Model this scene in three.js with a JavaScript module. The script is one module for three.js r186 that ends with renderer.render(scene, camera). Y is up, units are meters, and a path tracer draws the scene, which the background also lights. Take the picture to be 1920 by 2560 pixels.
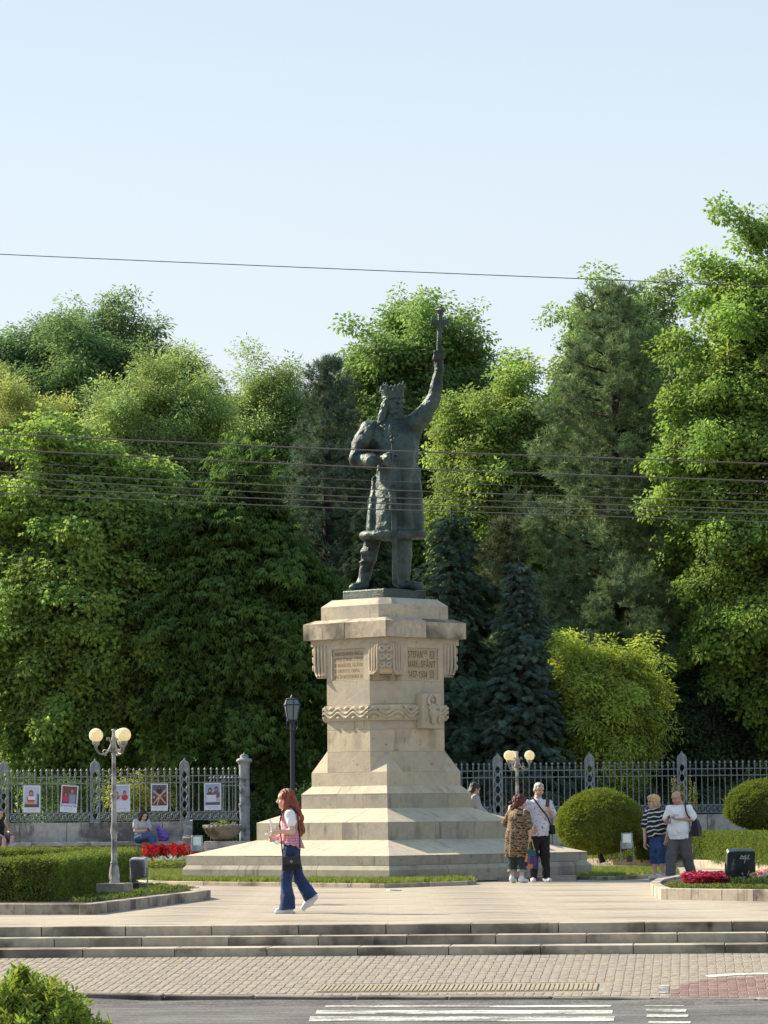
import * as THREE from 'three';
import { mergeGeometries, mergeVertices } from 'three/addons/utils/BufferGeometryUtils.js';
import { RoundedBoxGeometry } from 'three/addons/geometries/RoundedBoxGeometry.js';
import { createNoise3D } from 'simplex-noise';
import { Brush, Evaluator, SUBTRACTION } from 'three-bvh-csg';

// ---------------------------------------------------------------- camera, sky, sun, exposure
const scene = new THREE.Scene();
const F = 9200, CW = 1920, CH = 2560;                       // focal length in pixels of a 1920 x 2560 picture
const camera = new THREE.PerspectiveCamera(2 * Math.atan(CH / 2 / F) * 180 / Math.PI, 3 / 4, 1, 1200);
camera.position.set(0, 1.25, 0);
camera.rotation.set(0.0822, 0, -0.010, 'YXZ');
camera.updateMatrixWorld(true);

const SUN = new THREE.Vector3(-0.84, 0.66, -0.54).normalize();   // towards the sun: behind the park, on the left
const sun = new THREE.DirectionalLight(new THREE.Color(1.0, 0.88, 0.68), 4.8);
sun.position.copy(SUN).multiplyScalar(120).add(new THREE.Vector3(0, 0, -75));
sun.target.position.set(0, 0, -75);
sun.castShadow = true;
Object.assign(sun.shadow.camera, { left: -70, right: 70, top: 70, bottom: -70, near: 1, far: 400 });
sun.shadow.mapSize.set(4096, 4096); sun.shadow.radius = 1;
scene.add(sun, sun.target);

{ // a clear, slightly hazy early-summer sky
  const W = 512, H = 256, data = new Float32Array(W * H * 4), sunDir = SUN.clone();
  const stops = [[-90, .30, .28, .25], [-4, .42, .44, .46], [0, .51, .535, .545], [5, .475, .515, .535], [9, .42, .48, .53], [13, .36, .44, .515], [28, .275, .375, .495], [55, .19, .29, .43], [90, .155, .25, .385]];
  for (let j = 0; j < H; j++) for (let i = 0; i < W; i++) {
    const el = ((j + .5) / H - .5) * Math.PI, az = ((i + .5) / W - .5) * 2 * Math.PI, e = el * 180 / Math.PI;
    let k = 0; while (k < stops.length - 2 && e > stops[k + 1][0]) k++;
    const a = stops[k], b = stops[k + 1], t = THREE.MathUtils.smoothstep(e, a[0], b[0]);
    const lin = (e - a[0]) / (b[0] - a[0]), tt = .6 * lin + .4 * t;
    const c = Math.cos(az) * Math.cos(el) * sunDir.x + Math.sin(el) * sunDir.y + Math.sin(az) * Math.cos(el) * sunDir.z;
    const away = .86 + .14 * THREE.MathUtils.smoothstep(c, -.75, .45), ang = Math.acos(THREE.MathUtils.clamp(c, -1, 1)), glow = e > -4 ? .55 * Math.exp(-ang * ang * 2.2) : 0;
    const o = (j * W + i) * 4;
    for (let q = 0; q < 3; q++) data[o + q] = (a[q + 1] + (b[q + 1] - a[q + 1]) * tt) * .84 * away * (1 + glow * .5) + glow * [.16, .15, .13][q];
    data[o + 3] = 1;
  }
  const t = new THREE.DataTexture(data, W, H, THREE.RGBAFormat, THREE.FloatType);
  t.mapping = THREE.EquirectangularReflectionMapping; t.magFilter = t.minFilter = THREE.LinearFilter; t.needsUpdate = true;
  scene.background = t; scene.environment = t;
}
const renderer = new THREE.WebGLRenderer({ antialias: true });
renderer.toneMapping = THREE.LinearToneMapping;
renderer.toneMappingExposure = 2.1;
renderer.shadowMap.enabled = true;

// ---------------------------------------------------------------- small helpers
const V = (x, y, z) => new THREE.Vector3(x, y, z), rad = (d) => d * Math.PI / 180, { lerp, clamp, smoothstep } = THREE.MathUtils;
function rng(seed) { let s = seed >>> 0; return () => { s = (s + 0x6d2b79f5) | 0; let t = Math.imul(s ^ (s >>> 15), 1 | s); t = (t + Math.imul(t ^ (t >>> 7), 61 | t)) ^ t; return ((t ^ (t >>> 14)) >>> 0) / 4294967296; }; }
const n3 = createNoise3D(rng(77));
// Measured places: a point of the photograph and a depth (or a plane) give a place in the park.
const ray = (px, py) => V((px - CW / 2) / F, -(py - CH / 2) / F, -1).applyQuaternion(camera.quaternion);
const at = (px, py, d) => { const r = ray(px, py); return r.multiplyScalar(d / -r.z).add(camera.position); };
const gp = (px, py, h = 0) => { const r = ray(px, py); return r.multiplyScalar((h - camera.position.y) / r.y).add(camera.position); };
const hit = (px, py, p0, n) => { const r = ray(px, py); return r.clone().multiplyScalar(p0.clone().sub(camera.position).dot(n) / r.dot(n)).add(camera.position); };

const taken = {};
function uniq(name) { const n = taken[name] = (taken[name] ?? -1) + 1; return n ? `${name}_${String(n).padStart(3, '0')}` : name; }
function tag(o, label, category, group) { Object.assign(o.userData, { label, category }); if (group) o.userData.group = group; return o; }
function thing(name, label, category, pos, turn = 0, group) {
  const o = new THREE.Group(); o.name = uniq(name); scene.add(o);
  if (pos) o.position.copy(pos); o.rotation.y = turn;
  return tag(o, label, category, group);
}
function part(name, geo, mat, parent, pos, rot) {
  const m = new THREE.Mesh(geo, mat); m.name = name; m.castShadow = m.receiveShadow = true;
  if (pos) m.position.copy(pos); if (rot) m.rotation.set(...rot);
  parent.add(m); return m;
}
function struct(name, geo, mat, pos) { const m = part(uniq(name), geo, mat, scene, pos); m.userData.kind = 'structure'; return m; }
function groupPart(name, parent, pos) { const g = new THREE.Group(); g.name = name; if (pos) g.position.copy(pos); parent.add(g); return g; }
function scatter(name, geo, mat, items, parent) {   // items: {m: Matrix4, c: Color}
  const im = new THREE.InstancedMesh(geo, mat, items.length); im.name = name; im.castShadow = im.receiveShadow = true;
  items.forEach((it, i) => { im.setMatrixAt(i, it.m); if (it.c) im.setColorAt(i, it.c); });
  im.userData.kind = 'stuff'; parent.add(im); return im;
}
const merge = (list) => { const any = list.map((g) => (g.index ? g.toNonIndexed() : g)); const keys = ['position', 'normal', 'uv', 'color'].filter((k) => any.every((g) => g.attributes[k])); any.forEach((g) => Object.keys(g.attributes).forEach((k) => keys.includes(k) || g.deleteAttribute(k))); return mergeGeometries(any); };
const moved = (g, x = 0, y = 0, z = 0, rx = 0, ry = 0, rz = 0, s = 1) => g.applyMatrix4(new THREE.Matrix4().compose(V(x, y, z), new THREE.Quaternion().setFromEuler(new THREE.Euler(rx, ry, rz)), s.isVector3 ? s : V(s, s, s)));
const box = (w, h, d, x = 0, y = 0, z = 0, ry = 0, rx = 0, rz = 0) => moved(new THREE.BoxGeometry(w, h, d), x, y, z, rx, ry, rz);
const rbox = (w, h, d, r, x = 0, y = 0, z = 0, ry = 0, seg = 2) => moved(new RoundedBoxGeometry(w, h, d, seg, r), x, y, z, 0, ry);
const lathe = (pts, seg = 16) => new THREE.LatheGeometry(pts.map((p) => new THREE.Vector2(p[0], p[1])), seg);
const tube = (pts, r, seg = 20, rs = 6, closed = false) => new THREE.TubeGeometry(new THREE.CatmullRomCurve3(pts, closed), seg, r, rs, closed);
function rod(a, b, ra, rb = ra, seg = 8) {
  const d = b.clone().sub(a), g = new THREE.CylinderGeometry(rb, ra, d.length(), seg, 1);
  return g.applyMatrix4(new THREE.Matrix4().compose(a.clone().add(b).multiplyScalar(.5), new THREE.Quaternion().setFromUnitVectors(V(0, 1, 0), d.normalize()), V(1, 1, 1)));
}
function boxUV(g, scale = 1, ox = 0, oy = 0) {   // uv in metres from the face that a triangle looks to
  if (g.index) g = g.toNonIndexed();
  const p = g.attributes.position, uv = new Float32Array(p.count * 2), a = V(), b = V(), c = V();
  for (let i = 0; i < p.count; i += 3) {
    a.fromBufferAttribute(p, i); b.fromBufferAttribute(p, i + 1); c.fromBufferAttribute(p, i + 2);
    const n = b.clone().sub(a).cross(c.clone().sub(a)), x = Math.abs(n.x), y = Math.abs(n.y), z = Math.abs(n.z);
    [a, b, c].forEach((q, k) => {
      const u = y >= x && y >= z ? q.x : x > z ? q.z : q.x, v = y >= x && y >= z ? q.z : q.y;
      uv[(i + k) * 2] = u * scale + ox; uv[(i + k) * 2 + 1] = v * scale + oy;
    });
  }
  g.setAttribute('uv', new THREE.BufferAttribute(uv, 2)); return g;
}
function polyGeo(tris) {   // flat triangles: arrays of Vector3, quads are split
  const p = [];
  for (const f of tris) for (let i = 1; i < f.length - 1; i++) for (const v of [f[0], f[i], f[i + 1]]) p.push(v.x, v.y, v.z);
  const g = new THREE.BufferGeometry(); g.setAttribute('position', new THREE.Float32BufferAttribute(p, 3)); g.computeVertexNormals(); return g;
}
function frustum(A, ya, B, yb) {   // A, B: rings of [x, z], counter-clockwise from above
  const f = [], n = A.length;
  for (let i = 0; i < n; i++) { const j = (i + 1) % n; f.push([V(A[i][0], ya, A[i][1]), V(B[i][0], yb, B[i][1]), V(B[j][0], yb, B[j][1]), V(A[j][0], ya, A[j][1])].reverse()); }
  f.push(B.map((p) => V(p[0], yb, p[1])), A.map((p) => V(p[0], ya, p[1])).reverse());
  return f;
}

// ---------------------------------------------------------------- textures
const hash = (x, y, s) => { let h = Math.imul(x, 374761393) + Math.imul(y, 668265263) + Math.imul(s, 974634777) | 0; h = Math.imul(h ^ (h >>> 13), 1274126177); return ((h ^ (h >>> 16)) >>> 0) / 4294967296; };
function vnoise(x, y, px, py, s) {
  const xi = Math.floor(x), yi = Math.floor(y), fx = x - xi, fy = y - yi, u = fx * fx * (3 - 2 * fx), v = fy * fy * (3 - 2 * fy);
  const m = (a, p) => ((a % p) + p) % p, h = (a, b) => hash(m(a, px), m(b, py), s);
  return lerp(lerp(h(xi, yi), h(xi + 1, yi), u), lerp(h(xi, yi + 1), h(xi + 1, yi + 1), u), v);
}
function fbm(u, v, px, py, oct, s) { let a = .5, t = 0, n = 0; for (let i = 0; i < oct; i++) { t += a * vnoise(u * px, v * py, px, py, s + i); n += a; a *= .55; px *= 2; py *= 2; } return t / n; }
function tex(w, h, fn, { srgb = true, repeat = 1, repeatY } = {}) {
  const d = new Uint8Array(w * h * 4);
  for (let j = 0; j < h; j++) for (let i = 0; i < w; i++) { const c = fn((i + .5) / w, (j + .5) / h), o = (j * w + i) * 4; d[o] = clamp(c[0], 0, 1) * 255; d[o + 1] = clamp(c[1], 0, 1) * 255; d[o + 2] = clamp(c[2], 0, 1) * 255; d[o + 3] = 255; }
  const t = new THREE.DataTexture(d, w, h); t.wrapS = t.wrapT = THREE.RepeatWrapping; t.magFilter = THREE.LinearFilter; t.minFilter = THREE.LinearMipmapLinearFilter; t.generateMipmaps = true;
  if (srgb) t.colorSpace = THREE.SRGBColorSpace;
  t.repeat.set(repeat, repeatY ?? repeat); t.needsUpdate = true; return t;
}
function canvasTex(w, h, draw, srgb = true) {
  const c = document.createElement('canvas'); c.width = w; c.height = h; draw(c.getContext('2d'), w, h);
  const t = new THREE.CanvasTexture(c); if (srgb) t.colorSpace = THREE.SRGBColorSpace; t.magFilter = THREE.LinearFilter; return t;
}
const mat = (o) => new THREE.MeshStandardMaterial({ roughness: .8, metalness: 0, ...o });
const rgb = (r, g, b) => new THREE.Color().setRGB(r, g, b);     // linear base colours
const withTex = (t, r, ry) => { const c = t.clone(); c.repeat.set(r, ry ?? r); c.needsUpdate = true; return c; };

// grey-scale fields that many materials share (multiplied by each material's own colour)
const T = {};
T.mottle = tex(512, 512, (u, v) => { const a = fbm(u, v, 4, 4, 6, 11), b = fbm(u, v, 48, 48, 3, 31); const k = .62 + .5 * (a - .5) + .34 * (b - .5) + .22; return [k, k, k]; });
T.grain = tex(512, 512, (u, v) => { const a = fbm(u, v, 96, 96, 3, 5), b = fbm(u, v, 12, 12, 4, 7); const k = .5 + .5 * (a - .5) + .5 * (b - .5); return [k, k, k]; }, { srgb: false });
// weathered limestone: soft clouds, pits, vertical wash marks
T.stone = tex(1024, 1024, (u, v) => {
  const a = fbm(u, v, 3, 3, 6, 101), b = fbm(u, v, 40, 40, 4, 131), st = fbm(u, v, 40, 3, 4, 171), pit = fbm(u, v, 70, 70, 2, 191), w = fbm(u, v, 6, 5, 5, 211);
  let k = .92 + .20 * (a - .5) + .12 * (b - .5) - .20 * smoothstep(st, .60, .82) * smoothstep(w, .46, .66) - .13 * smoothstep(w, .62, .80);
  if (pit > .84) k -= .3 * (pit - .84) * 10;
  const y = (a - .5) * .08; return [k + y * .4, k, k - y * 1.3];
});
T.stoneBump = tex(1024, 1024, (u, v) => { const b = fbm(u, v, 50, 50, 4, 131), pit = fbm(u, v, 70, 70, 2, 191), a = fbm(u, v, 8, 8, 4, 5); const k = .55 + .4 * (b - .5) + .3 * (a - .5) - (pit > .84 ? (pit - .84) * 4 : 0); return [k, k, k]; }, { srgb: false });
// heavy weathering: dark algae clouds and runs
T.stain = tex(1024, 1024, (u, v) => {
  const a = fbm(u, v, 3, 4, 6, 301), st = fbm(u, v, 26, 3, 5, 331), b = fbm(u, v, 40, 40, 3, 341), c = fbm(u, v, 5, 7, 5, 351);
  const k = .92 + .2 * (b - .5) + .2 * (c - .5) - .34 * smoothstep(a, .50, .74) - .30 * smoothstep(st, .54, .78) * smoothstep(c, .40, .64);
  return [k, k * (1 - .01), k * .985];
});
// ---------------------------------------------------------------- materials of the setting
const M = {};
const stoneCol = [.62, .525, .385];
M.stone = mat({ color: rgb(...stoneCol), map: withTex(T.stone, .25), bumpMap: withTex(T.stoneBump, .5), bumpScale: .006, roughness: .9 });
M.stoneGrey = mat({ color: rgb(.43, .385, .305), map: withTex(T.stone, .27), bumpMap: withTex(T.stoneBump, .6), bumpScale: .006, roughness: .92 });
M.stoneDark = mat({ color: rgb(.57, .49, .37), map: withTex(T.stain, .30), bumpMap: withTex(T.stoneBump, .5), bumpScale: .008, roughness: .92 });
M.kerb = mat({ color: rgb(.44, .38, .30), map: withTex(T.stain, .5), bumpMap: withTex(T.stoneBump, 1), bumpScale: .005, roughness: .9 });
M.kerbLight = mat({ color: rgb(.52, .44, .34), map: withTex(T.stone, .5), bumpMap: withTex(T.stoneBump, 1), bumpScale: .005, roughness: .9 });
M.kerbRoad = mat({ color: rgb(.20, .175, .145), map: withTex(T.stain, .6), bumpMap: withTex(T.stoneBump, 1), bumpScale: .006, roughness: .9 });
M.wall = mat({ color: rgb(.50, .485, .455), map: withTex(T.stain, .3), bumpMap: withTex(T.stoneBump, .8), bumpScale: .006, roughness: .92 });
M.step = [0, 1, 2, 3].map((i) => mat({ color: rgb(.50 + .02 * i, .435 + .016 * i, .335 + .012 * i), map: withTex(T.stain, .22 + .06 * i), bumpMap: withTex(T.stoneBump, 1.2), bumpScale: .004, roughness: .88 }));
M.soil = mat({ color: rgb(.045, .035, .022), bumpMap: withTex(T.grain, 2), bumpScale: .03, roughness: 1 });
M.joint = mat({ color: rgb(.16, .15, .13), roughness: 1 });
// the plaza: long rows of small slabs, worn, seen at a grazing angle
M.plaza = (() => {
  const t = tex(1024, 1024, (u, v) => {     // 4 m of paving: rows of 0.2 m
    const row = Math.floor(v * 20), fx = u * 10 + (row % 2) * .5, col = Math.floor(fx) % 10, id = hash(row, col, 9), fv = v * 20 - row, fu = fx - Math.floor(fx);
    let k = .93 + .07 * (id - .5) - .16 * smoothstep(fbm(u, v, 3, 7, 5, 441), .56, .75) + .20 * (fbm(u, v, 4, 9, 5, 401) - .5) + .10 * (fbm(u, v, 80, 80, 2, 411) - .5);
    const jn = Math.max(smoothstep(Math.abs(fv - .5), .455, .49), (.45 * smoothstep(Math.abs(fu - .5), .48, .497)));
    k *= 1 - (.05 + .40 * smoothstep(fbm(u, v, 9, 24, 3, 421), .45, .7)) * jn; return [k, k * .995, k * .985];
  }, { repeat: .25 });
  const b = tex(1024, 1024, (u, v) => { const row = Math.floor(v * 20), fx = u * 10 + (row % 2) * .5, fv = v * 20 - row, fu = fx - Math.floor(fx); const jn = Math.max(smoothstep(Math.abs(fv - .5), .45, .5), .4 * smoothstep(Math.abs(fu - .5), .475, .5)); const k = .75 + .25 * (fbm(u, v, 60, 60, 3, 431) - .5) + .12 * hash(row, Math.floor(fx) % 10, 3) - .35 * jn; return [k, k, k]; }, { srgb: false, repeat: .25 });
  return mat({ color: rgb(.42, .36, .28), map: t, bumpMap: b, bumpScale: .004, roughness: .85 });
})();
M.asphalt = (() => {
  const t = tex(1024, 1024, (u, v) => { const k = .78 + .5 * (fbm(u, v, 160, 160, 2, 501) - .5) + .4 * (fbm(u, v, 5, 5, 5, 511) - .5) + .45 * (fbm(u, v, 3, 40, 4, 521) - .5); return [k, k, k * 1.01]; }, { repeat: .3 });
  return mat({ color: rgb(.165, .157, .150), map: t, bumpMap: withTex(T.grain, 1.5), bumpScale: .006, roughness: .9 });
})();
M.paint = (() => {
  const t = tex(1024, 1024, (u, v) => { const a = fbm(u, v, 6, 14, 5, 601), b = fbm(u, v, 120, 120, 2, 611), w = smoothstep(a * .65 + b * .35, .47, .62); const k = lerp(.95, .42, w * .8); return [k, k, k * .98]; }, { repeat: .4 });
  return mat({ color: rgb(.66, .64, .60), map: t, roughness: .7 });
})();
M.paver = [0, 1, 2, 3, 4].map((i) => mat({ color: rgb(.42 + .008 * ((i * 3) % 5 - 2), .355 + .007 * ((i * 3) % 5 - 2), .275 + .006 * ((i * 2) % 5 - 2)), map: withTex(T.mottle, .9), bumpMap: withTex(T.grain, 3), bumpScale: .002, roughness: .85 }));
M.paverRed = [0, 1, 2].map((i) => mat({ color: rgb(.30 + .02 * i, .175 + .012 * i, .15 + .012 * i), map: withTex(T.mottle, 1.3), roughness: .85 }));
M.tactile = mat({ color: rgb(.56, .46, .31), map: withTex(T.mottle, 2), roughness: .8 });
M.grassSoil = mat({ color: rgb(.06, .075, .025), map: withTex(T.mottle, 1), bumpMap: withTex(T.grain, 2), bumpScale: .03, roughness: 1 });
M.leafLitter = mat({ color: rgb(.035, .045, .02), map: withTex(T.mottle, .3), bumpMap: withTex(T.grain, .5), bumpScale: .05, roughness: 1 });

// ---------------------------------------------------------------- ground, road, pavement, steps, plaza
const ROAD = -.61;
{ const g = new THREE.PlaneGeometry(1600, 1600).rotateX(-Math.PI / 2); struct('ground', boxUV(g), M.leafLitter, V(0, -.75, -300)); }
const SF = (() => { const a = gp(60, 2318, 0), b = gp(1860, 2304.4, 0), e = b.clone().sub(a).normalize(); return { o: a.clone().add(b).multiplyScalar(.5), turn: Math.atan2(-e.z, e.x), e, n: V(-e.z, 0, e.x) }; })();   // frame of the steps: x along, z towards the road
const inStreet = (o) => { o.position.copy(SF.o); o.rotation.y = SF.turn; return o; };
const toStreet = (p) => { const d = p.clone().sub(SF.o); return V(d.dot(SF.e), d.y, d.dot(SF.n)); };
const fromStreet = (x, y, z) => SF.o.clone().addScaledVector(SF.e, x).addScaledVector(SF.n, z).setY(y);
{ // plaza sheet: from the steps to the park wall
  const c = [[-60, -.30], [60, -.30], [60, -49], [-60, -49]].map(([x, z]) => fromStreet(x, 0, z));
  struct('plaza', boxUV(polyGeo([[c[0], c[1], c[2], c[3]]])), M.plaza);
}
const RIS = [.112, .106, .095], TRD = [0, .42, 1.02];      // risers, and where each begins
{ // three steps of long cut blocks
  const root = new THREE.Group(); root.name = 'steps'; root.userData.kind = 'structure'; scene.add(inStreet(root));
  const r = rng(5); let y = 0;
  for (let k = 0; k < 3; k++) {
    const front = TRD[k], depth = k ? .75 : .30, L = .985 + .02 * k; let x = -14.2 + [.33, .44, .62][k];
    while (x < 14) {
      const w = L * (.985 + .04 * r());
      const g = boxUV(new RoundedBoxGeometry(w - .007, RIS[k] + .05, depth, 1, .011), 1, r() * 9, r() * 9);
      part('step_block', g, M.step[Math.floor(r() * 4)], root, V(x + w / 2, y - (RIS[k] + .05) / 2 + .001 * (r() - .5) + (k ? 0 : .003), front - depth / 2 + .006 * (r() - .5)));
      x += w;
    }
    y -= RIS[k];
  }
}
const PAV0 = V(0, -(RIS[0] + RIS[1] + RIS[2]), TRD[2]), PAVDROP = .052;                       // pavement: starts under the last step and falls to the kerb
const pavN = V(0, 1, PAVDROP).normalize();
const pavNW = V(0, 0, 0).addScaledVector(SF.n, pavN.z).setY(pavN.y), pav0W = fromStreet(0, PAV0.y, PAV0.z);
const onPav = (px, py) => { const p = toStreet(hit(px, py, pav0W, pavNW)); return [p.x, (p.z - PAV0.z) / pavN.y]; };   // pavement coordinates: along, towards the road
const kerbLine = [[-400, 2470], [60, 2476], [249, 2481.6], [430, 2486.5], [800, 2489], [1420, 2491], [1920, 2496.5], [2400, 2502]].map(([a, b]) => onPav(a, b));
const kerbAt = (x) => { let i = 0; while (i < kerbLine.length - 2 && x > kerbLine[i + 1][0]) i++; const a = kerbLine[i], b = kerbLine[i + 1]; return a[1] + (b[1] - a[1]) * (x - a[0]) / (b[0] - a[0]); };
{
  const root = new THREE.Group(); root.name = 'pavement'; root.userData.kind = 'structure'; scene.add(inStreet(root));
  root.position.copy(pav0W); root.rotation.set(Math.atan(PAVDROP), SF.turn, 0, 'YXZ');
  { // bedding under the pavers
    const f = []; for (let x = -14; x < 14; x += .5) f.push([V(x, -.0045, -.2), V(x, -.0045, kerbAt(x) + .02), V(x + .5, -.0045, kerbAt(x + .5) + .02), V(x + .5, -.0045, -.2)]);
    part('bedding', boxUV(polyGeo(f)), mat({ color: rgb(.42, .38, .31), map: withTex(T.mottle, 1), roughness: 1 }), root);
  }
  const W = .0965, D = .20, tacA = onPav(808, 2463), tacB = onPav(1493, 2477.5), tz0 = tacA[1], tz1 = onPav(1150, 2478.5)[1];
  const redEdge = [[1675, 2492], [1680, 2478], [1700, 2463], [1765, 2448], [1960, 2436]].map(([a, b]) => onPav(a, b));
  const isRed = (x, z) => { if (x < redEdge[0][0]) return false; for (let i = 0; i < redEdge.length - 1; i++) { const a = redEdge[i], b = redEdge[i + 1]; if (x >= a[0] && x <= b[0] + 1e-6) return z > a[1] + (b[1] - a[1]) * (x - a[0]) / Math.max(1e-4, b[0] - a[0]); } return x > redEdge.at(-1)[0] && z > redEdge.at(-1)[1]; };
  const geo = (() => { const w = W / 2 - .003, d = D / 2 - .0025, b = .004, A = [[-w, -d], [-w, d], [w, d], [w, -d]], B = [[-w + b, -d + b], [-w + b, d - b], [w - b, d - b], [w - b, -d + b]]; const f = frustum(A, -.012, A, -.004).slice(0, 4), h = frustum(A, -.004, B, 0); return boxUV(polyGeo([...f, ...h.slice(0, 5)]), 1); })();
  const variants = [0, 1, 2].map((i) => { const g = geo.clone(), uv = g.attributes.uv; for (let k = 0; k < uv.count; k++) uv.setXY(k, uv.getX(k) + i * .37, uv.getY(k) + i * .61); return g; });
  const r = rng(21), all = [];
  for (let iz = 0; iz < 40; iz++) for (let ix = -62; ix < 62; ix++) {
    const x = ix * W + ((iz % 2) - .5) * .007, z = iz * D + D / 2 + .005;
    if (z + D / 2 > kerbAt(x) + .03) continue;
    if (x > tacA[0] - .02 && x < tacB[0] + .02 && z > tz0 - D * .45 && z < tz1 + D * .4) continue;
    const red = isRed(x, z), m = red ? M.paverRed[Math.floor(r() * 3)] : M.paver[Math.floor(r() * 5)];
    all.push({ x, z, m, v: Math.floor(r() * 3), dy: (r() - .5) * .003, tilt: (r() - .5) * .012, seen: Math.abs(x) < 4.3 });
  }
  all.sort((a, b) => (b.seen - a.seen) || b.z - a.z);
  all.slice(0, 300).forEach((p) => part('paver', variants[p.v], p.m, root, V(p.x, p.dy, p.z), [p.tilt, 0, p.tilt * .7]));
  const byMat = new Map(); all.slice(300).forEach((p) => { if (!byMat.has(p.m)) byMat.set(p.m, []); byMat.get(p.m).push(moved(variants[p.v].clone(), p.x, p.dy, p.z, p.tilt, 0, p.tilt * .7)); });
  for (const [m, list] of byMat) part('pavers', merge(list), m, root).userData.kind = 'stuff';
  { // ribbed tactile strip
    let x = tacA[0]; const n = Math.round((tacB[0] - tacA[0]) / W), w = (tacB[0] - tacA[0]) / n, zc = (tz0 + tz1) / 2, d = tz1 - tz0;
    const ribbed = boxUV(merge([box(w - .006, .02, d, 0, -.008, 0), rbox(w * .34, .012, d * .94, .004, -w * .25, .004, 0, 0, 1), rbox(w * .34, .012, d * .94, .004, w * .25, .004, 0, 0, 1)]));
    for (let i = 0; i < n; i++) part('tactile_paver', ribbed, M.tactile, root, V(x + w * (i + .5), .001 * (hash(i, 1, 2) - .5), zc));
  }
  const strip = (pts, name) => { const f = []; for (let i = 0; i < pts.length - 1; i++) { const a = pts[i], b = pts[i + 1]; f.push([V(a[0], .004, a[1]), V(a[2], .004, a[3]), V(b[2], .004, b[3]), V(b[0], .004, b[1])]); } part(name, boxUV(polyGeo(f)), M.paint, root); };
  { const q = [[1762, 2439, 1772, 2444], [1840, 2434, 1845, 2438.5], [1990, 2430, 1990, 2434]].map(([a, b, c, d]) => [...onPav(a, b), ...onPav(c, d)]); strip(q, 'painted_line'); }
  { const q = [[1647, 2465, 1645, 2480], [1655, 2464, 1652, 2483], [1668, 2463.5, 1664, 2483.5], [1673, 2464, 1671, 2483]].map(([a, b, c, d]) => [...onPav(a, b), ...onPav(c, d)]); strip(q, 'painted_mark'); }
  // kerb stones
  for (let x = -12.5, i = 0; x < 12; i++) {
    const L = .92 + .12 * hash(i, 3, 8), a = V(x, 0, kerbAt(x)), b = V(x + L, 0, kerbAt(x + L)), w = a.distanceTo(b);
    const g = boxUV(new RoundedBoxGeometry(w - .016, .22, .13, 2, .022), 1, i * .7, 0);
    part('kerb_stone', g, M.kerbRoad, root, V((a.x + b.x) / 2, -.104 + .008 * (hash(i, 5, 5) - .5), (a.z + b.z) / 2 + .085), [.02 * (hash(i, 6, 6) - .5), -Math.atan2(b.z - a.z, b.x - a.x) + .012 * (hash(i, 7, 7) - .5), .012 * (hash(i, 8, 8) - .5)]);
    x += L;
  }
}
{ // road with a ragged, sunken edge along the kerb
  const f = [], r = rng(3), edge = [];
  for (let x = -16; x <= 16; x += .08) { const p = fromStreet(0, 0, 0).set(0, 0, 0); const q = V(x, 0, kerbAt(x) + .16).multiply(V(1, 1, pavN.y)); edge.push([x, q.z + PAV0.z + .07 + .09 * vnoise(x * 1.7, .5, 64, 64, 3) + .035 * vnoise(x * 9, .5, 512, 64, 4), .02 + .035 * vnoise(x * 1.1 + 20, .5, 64, 64, 6)]); }
  for (let i = 0; i < edge.length - 1; i++) {
    const a = edge[i], b = edge[i + 1], pa = fromStreet(a[0], ROAD + a[2], a[1]), pb = fromStreet(b[0], ROAD + b[2], b[1]);
    const pa1 = fromStreet(a[0], ROAD, a[1] + .25 + .2 * vnoise(a[0] * 2, 2.5, 64, 64, 9)), pb1 = fromStreet(b[0], ROAD, b[1] + .25 + .2 * vnoise(b[0] * 2, 2.5, 64, 64, 9));
    f.push([pa, pa1, pb1, pb], [pa1, fromStreet(a[0], ROAD, 12), fromStreet(b[0], ROAD, 12), pb1], [fromStreet(a[0], ROAD - .09, a[1] - .01), pa, pb, fromStreet(b[0], ROAD - .09, b[1] - .01)]);
  }
  const c = [[-16, 12], [16, 12], [16, 30], [-16, 30], [60, -10], [60, 30], [-60, -10], [-60, 30]].map(([x, z]) => fromStreet(x, ROAD, z));
  f.push([c[0], c[3], c[2], c[1]], [c[2], c[5], fromStreet(60, ROAD, 6), fromStreet(16, ROAD, 6)], [c[3], fromStreet(-16, ROAD, 6), fromStreet(-60, ROAD, 6), c[7]]);
  struct('road', boxUV(polyGeo(f)), M.asphalt);
  // gutter that the kerb stands in
  const gtr = []; for (let i = 0; i < edge.length - 1; i++) gtr.push([fromStreet(edge[i][0], ROAD - .07, edge[i][1] - .5), fromStreet(edge[i][0], ROAD - .07, edge[i][1] + .1), fromStreet(edge[i + 1][0], ROAD - .07, edge[i + 1][1] + .1), fromStreet(edge[i + 1][0], ROAD - .07, edge[i + 1][1] - .5)]);
  struct('gutter', boxUV(polyGeo(gtr)), M.joint);
}
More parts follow.
